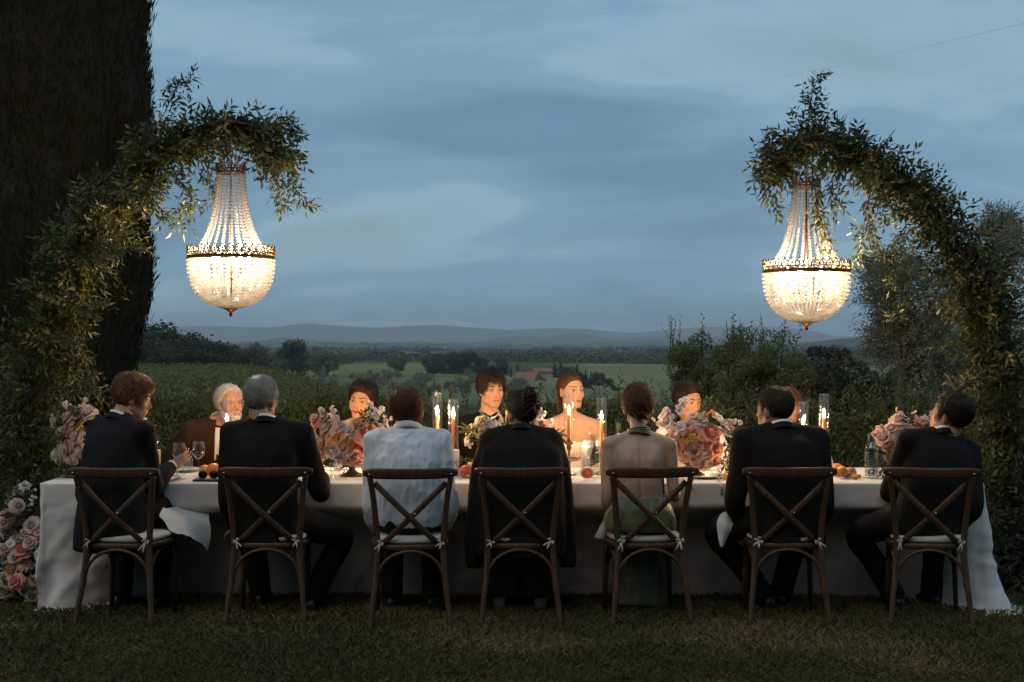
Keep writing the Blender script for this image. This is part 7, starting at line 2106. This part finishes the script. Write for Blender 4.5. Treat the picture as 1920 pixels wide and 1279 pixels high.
arrangement(1692, 8.72, 'pale pink rose and sweet pea bunch right of the ribbed carafe',
  [(1686, 790, 'peony', 32, 'blush'), (1660, 820, 'rose', 30, 'blush'), (1670, 832, 'rose', 28, 'pink'), (1722, 792, 'blossom', 24, 'pink'), (1735, 788, 'blossom', 22, 'blush'), (1700, 810, 'rose', 26, 'blush'), (1650, 812, 'blossom', 20, 'pink'), (1720, 815, 'rose', 26, 'blush'), (1690, 825, 'rose', 26, 'peach'), (1672, 805, 'rose', 24, 'blush')],
  [(1655, 806, 'pink', .08, 6, -.8, .6), (1688, 780, 'blush', .08, 6, 0, 1), (1716, 786, 'pink', .08, 6, .3, 1), (1646, 812, 'blush', .05, 3, -1, .1), (1738, 785, 'blush', .07, 5, .5, 1)],
  [(1660, 862, -.5, -.5, 6), (1652, 875, -.6, -.3, 5), (1675, 845, -.4, .2, 4), (1700, 790, 0, 1, 4)], P(1694, 832, 8.72)[2])

# flowers growing up from the ground at the left table end
def floor_flowers():
    D = 8.62; org = np.array((P(40, 1100, D)[0], D, 0.0))
    e = empty('floor_flowers', org, 'mass of pink and white blooms on the grass at the left table end', 'flowers')
    lst = [(46, 912, 'carnation', 22, 'lilac'), (34, 920, 'rose', 22, 'lilac'), (20, 940, 'blossom', 22, 'lilac'), (33, 948, 'rose', 26, 'blush'), (14, 968, 'rose', 28, 'blush'), (32, 974, 'rose', 24, 'pink'), (8, 980, 'rose', 22, 'blush'),
           (12, 998, 'peony', 30, 'cream'), (60, 985, 'peony', 32, 'lilac'), (50, 1000, 'rose', 24, 'blush'), (34, 1012, 'rose', 28, 'lilac'), (42, 1034, 'peony', 36, 'coral'), (57, 1018, 'rose', 26, 'blush'), (66, 1032, 'rose', 26, 'coral'), (20, 1022, 'blossom', 24, 'white'),
           (28, 1045, 'rose', 24, 'white'), (26, 1070, 'peony', 40, 'peach'), (50, 1060, 'carnation', 24, 'blush'), (10, 1052, 'blossom', 22, 'cream'), (48, 1098, 'peony', 34, 'cream'), (30, 1090, 'rose', 28, 'coral'), (30, 1108, 'rose', 24, 'peach'), (60, 1120, 'rose', 24, 'cream'), (83, 1120, 'rose', 26, 'peach'), (8, 1085, 'rose', 24, 'blush'),
           (5, 1030, 'rose', 24, 'blush'), (70, 1060, 'rose', 22, 'blush'), (72, 1000, 'blossom', 20, 'pink'), (68, 1090, 'rose', 24, 'pink'), (10, 1110, 'rose', 24, 'blush'), (-15, 1010, 'rose', 28, 'blush'), (-18, 1060, 'peony', 34, 'pink'), (-12, 1100, 'rose', 28, 'cream'), (76, 1040, 'rose', 22, 'white')]
    gp = []; rg2 = np.random.default_rng(4)
    for x, y, kind, sz, colr in lst:
        dy = .12 * rg2.normal() * .4 - .10 * (y - 900) / 220
        p_ = P(x, y, D + dy); p_[2] = max(p_[2], .05)
        d = nrm(np.array((.35 * rg2.normal(), -1, .55 + .3 * rg2.normal())))
        bloom(e, org, kind, colr, p_, d, sz * D / F_PX / (1.02 if kind != 'peony' else 1.25))
        s = Soup(); b = np.array((p_[0] + .05 * rg2.normal(), D + .12, 0)) - org; s.add(*tube(smooth_path([b, (b + p_ - org) / 2 + np.array((0, .05, .02)), p_ - d * .01 - org], 4), .003, 5)); put('stem', s.mesh('stem', twig_g), e)
        for _ in range(4): gp.append((p_ + np.array((.03 * rg2.normal(), .07, .04 * rg2.normal())), rg2.normal(size=3) + np.array((0, -.5, .2))))
    for i, (x, y, c_) in enumerate([(10, 1065, 'white'), (55, 1075, 'cream'), (70, 1050, 'cream'), (60, 940, 'white'), (12, 1040, 'white')]): spike(e, org, c_, P(x, y, D - .06), (.2, -.4, 1), .12, 12, 70 + i, .012)
    for _ in range(60):
        p_ = P(rg2.uniform(0, 85), rg2.uniform(900, 1120), D + .10); gp.append((p_, rg2.normal(size=3) * .7 + np.array((0, -.4, .5))))
    greenery(e, org, gp, 12, .05, .016, 7, .11)
floor_flowers()
def floor_shrub():
    D = 8.9; org = np.array((P(1885, 1000, D)[0], D, 0)); rg2 = np.random.default_rng(6)
    e = empty('leafy_plant', org, 'low leafy foliage on the grass at the foot of the right flower arch', 'plant')
    gp = []
    for _ in range(330):
        p_ = P(rg2.uniform(1840, 1990), rg2.uniform(840, 1118), D + rg2.uniform(-.1, .3)); p_[2] = max(p_[2], .04); gp.append((p_, rg2.normal(size=3) + np.array((-.2, -.6, .5))))
    greenery(e, org, gp, 14, .06, .02, 7, .14, leaf_mat('leaf_floor', [(.035, .055, .022), (.065, .085, .045), (.045, .065, .03)], .5, .25), name='foliage')
    s = Soup()
    for i in range(24):
        b, _ = gp[i * 12]; s.add(*tube(smooth_path([(b[0] - org[0], .1, 0), (b - org) * .6 + np.array((0, .05, .02)), b - org], 3), .004, 5))
    put('stems', s.mesh('stems', twig), e)
floor_shrub()

# every member of a small set gets a label of its own, by its order in view
ORD = ['leftmost', 'second from the left', 'third from the left', 'fourth from the left', 'fifth from the left', 'sixth from the left', 'seventh from the left', 'eighth from the left', 'ninth from the left', 'tenth from the left',
       'eleventh from the left', 'twelfth from the left', 'thirteenth from the left', 'fourteenth from the left']
def order_labels(group, what):
    obs = [o for o in COL.objects if o.parent is None and o.get('group') == group]
    obs.sort(key=lambda o: o.location.x / max(o.location.y, 1))
    for o, w in zip(obs, ORD): o['label'] = what.replace('#', w)
order_labels('dark tree clump behind the groom', 'dark tree in the clump behind the groom, # of the eight')
order_labels('distant trees along the field edges', 'small distant tree along the field edges, # of its row')
order_labels('dark trees behind the bride', 'round dark tree in the dip behind the bride, # there')
order_labels('houses of the far village', 'tiny pale house in the far village, # on the plain')
order_labels('cypresses by the stone house', 'slim dark cypress by the stone house, # of the group')
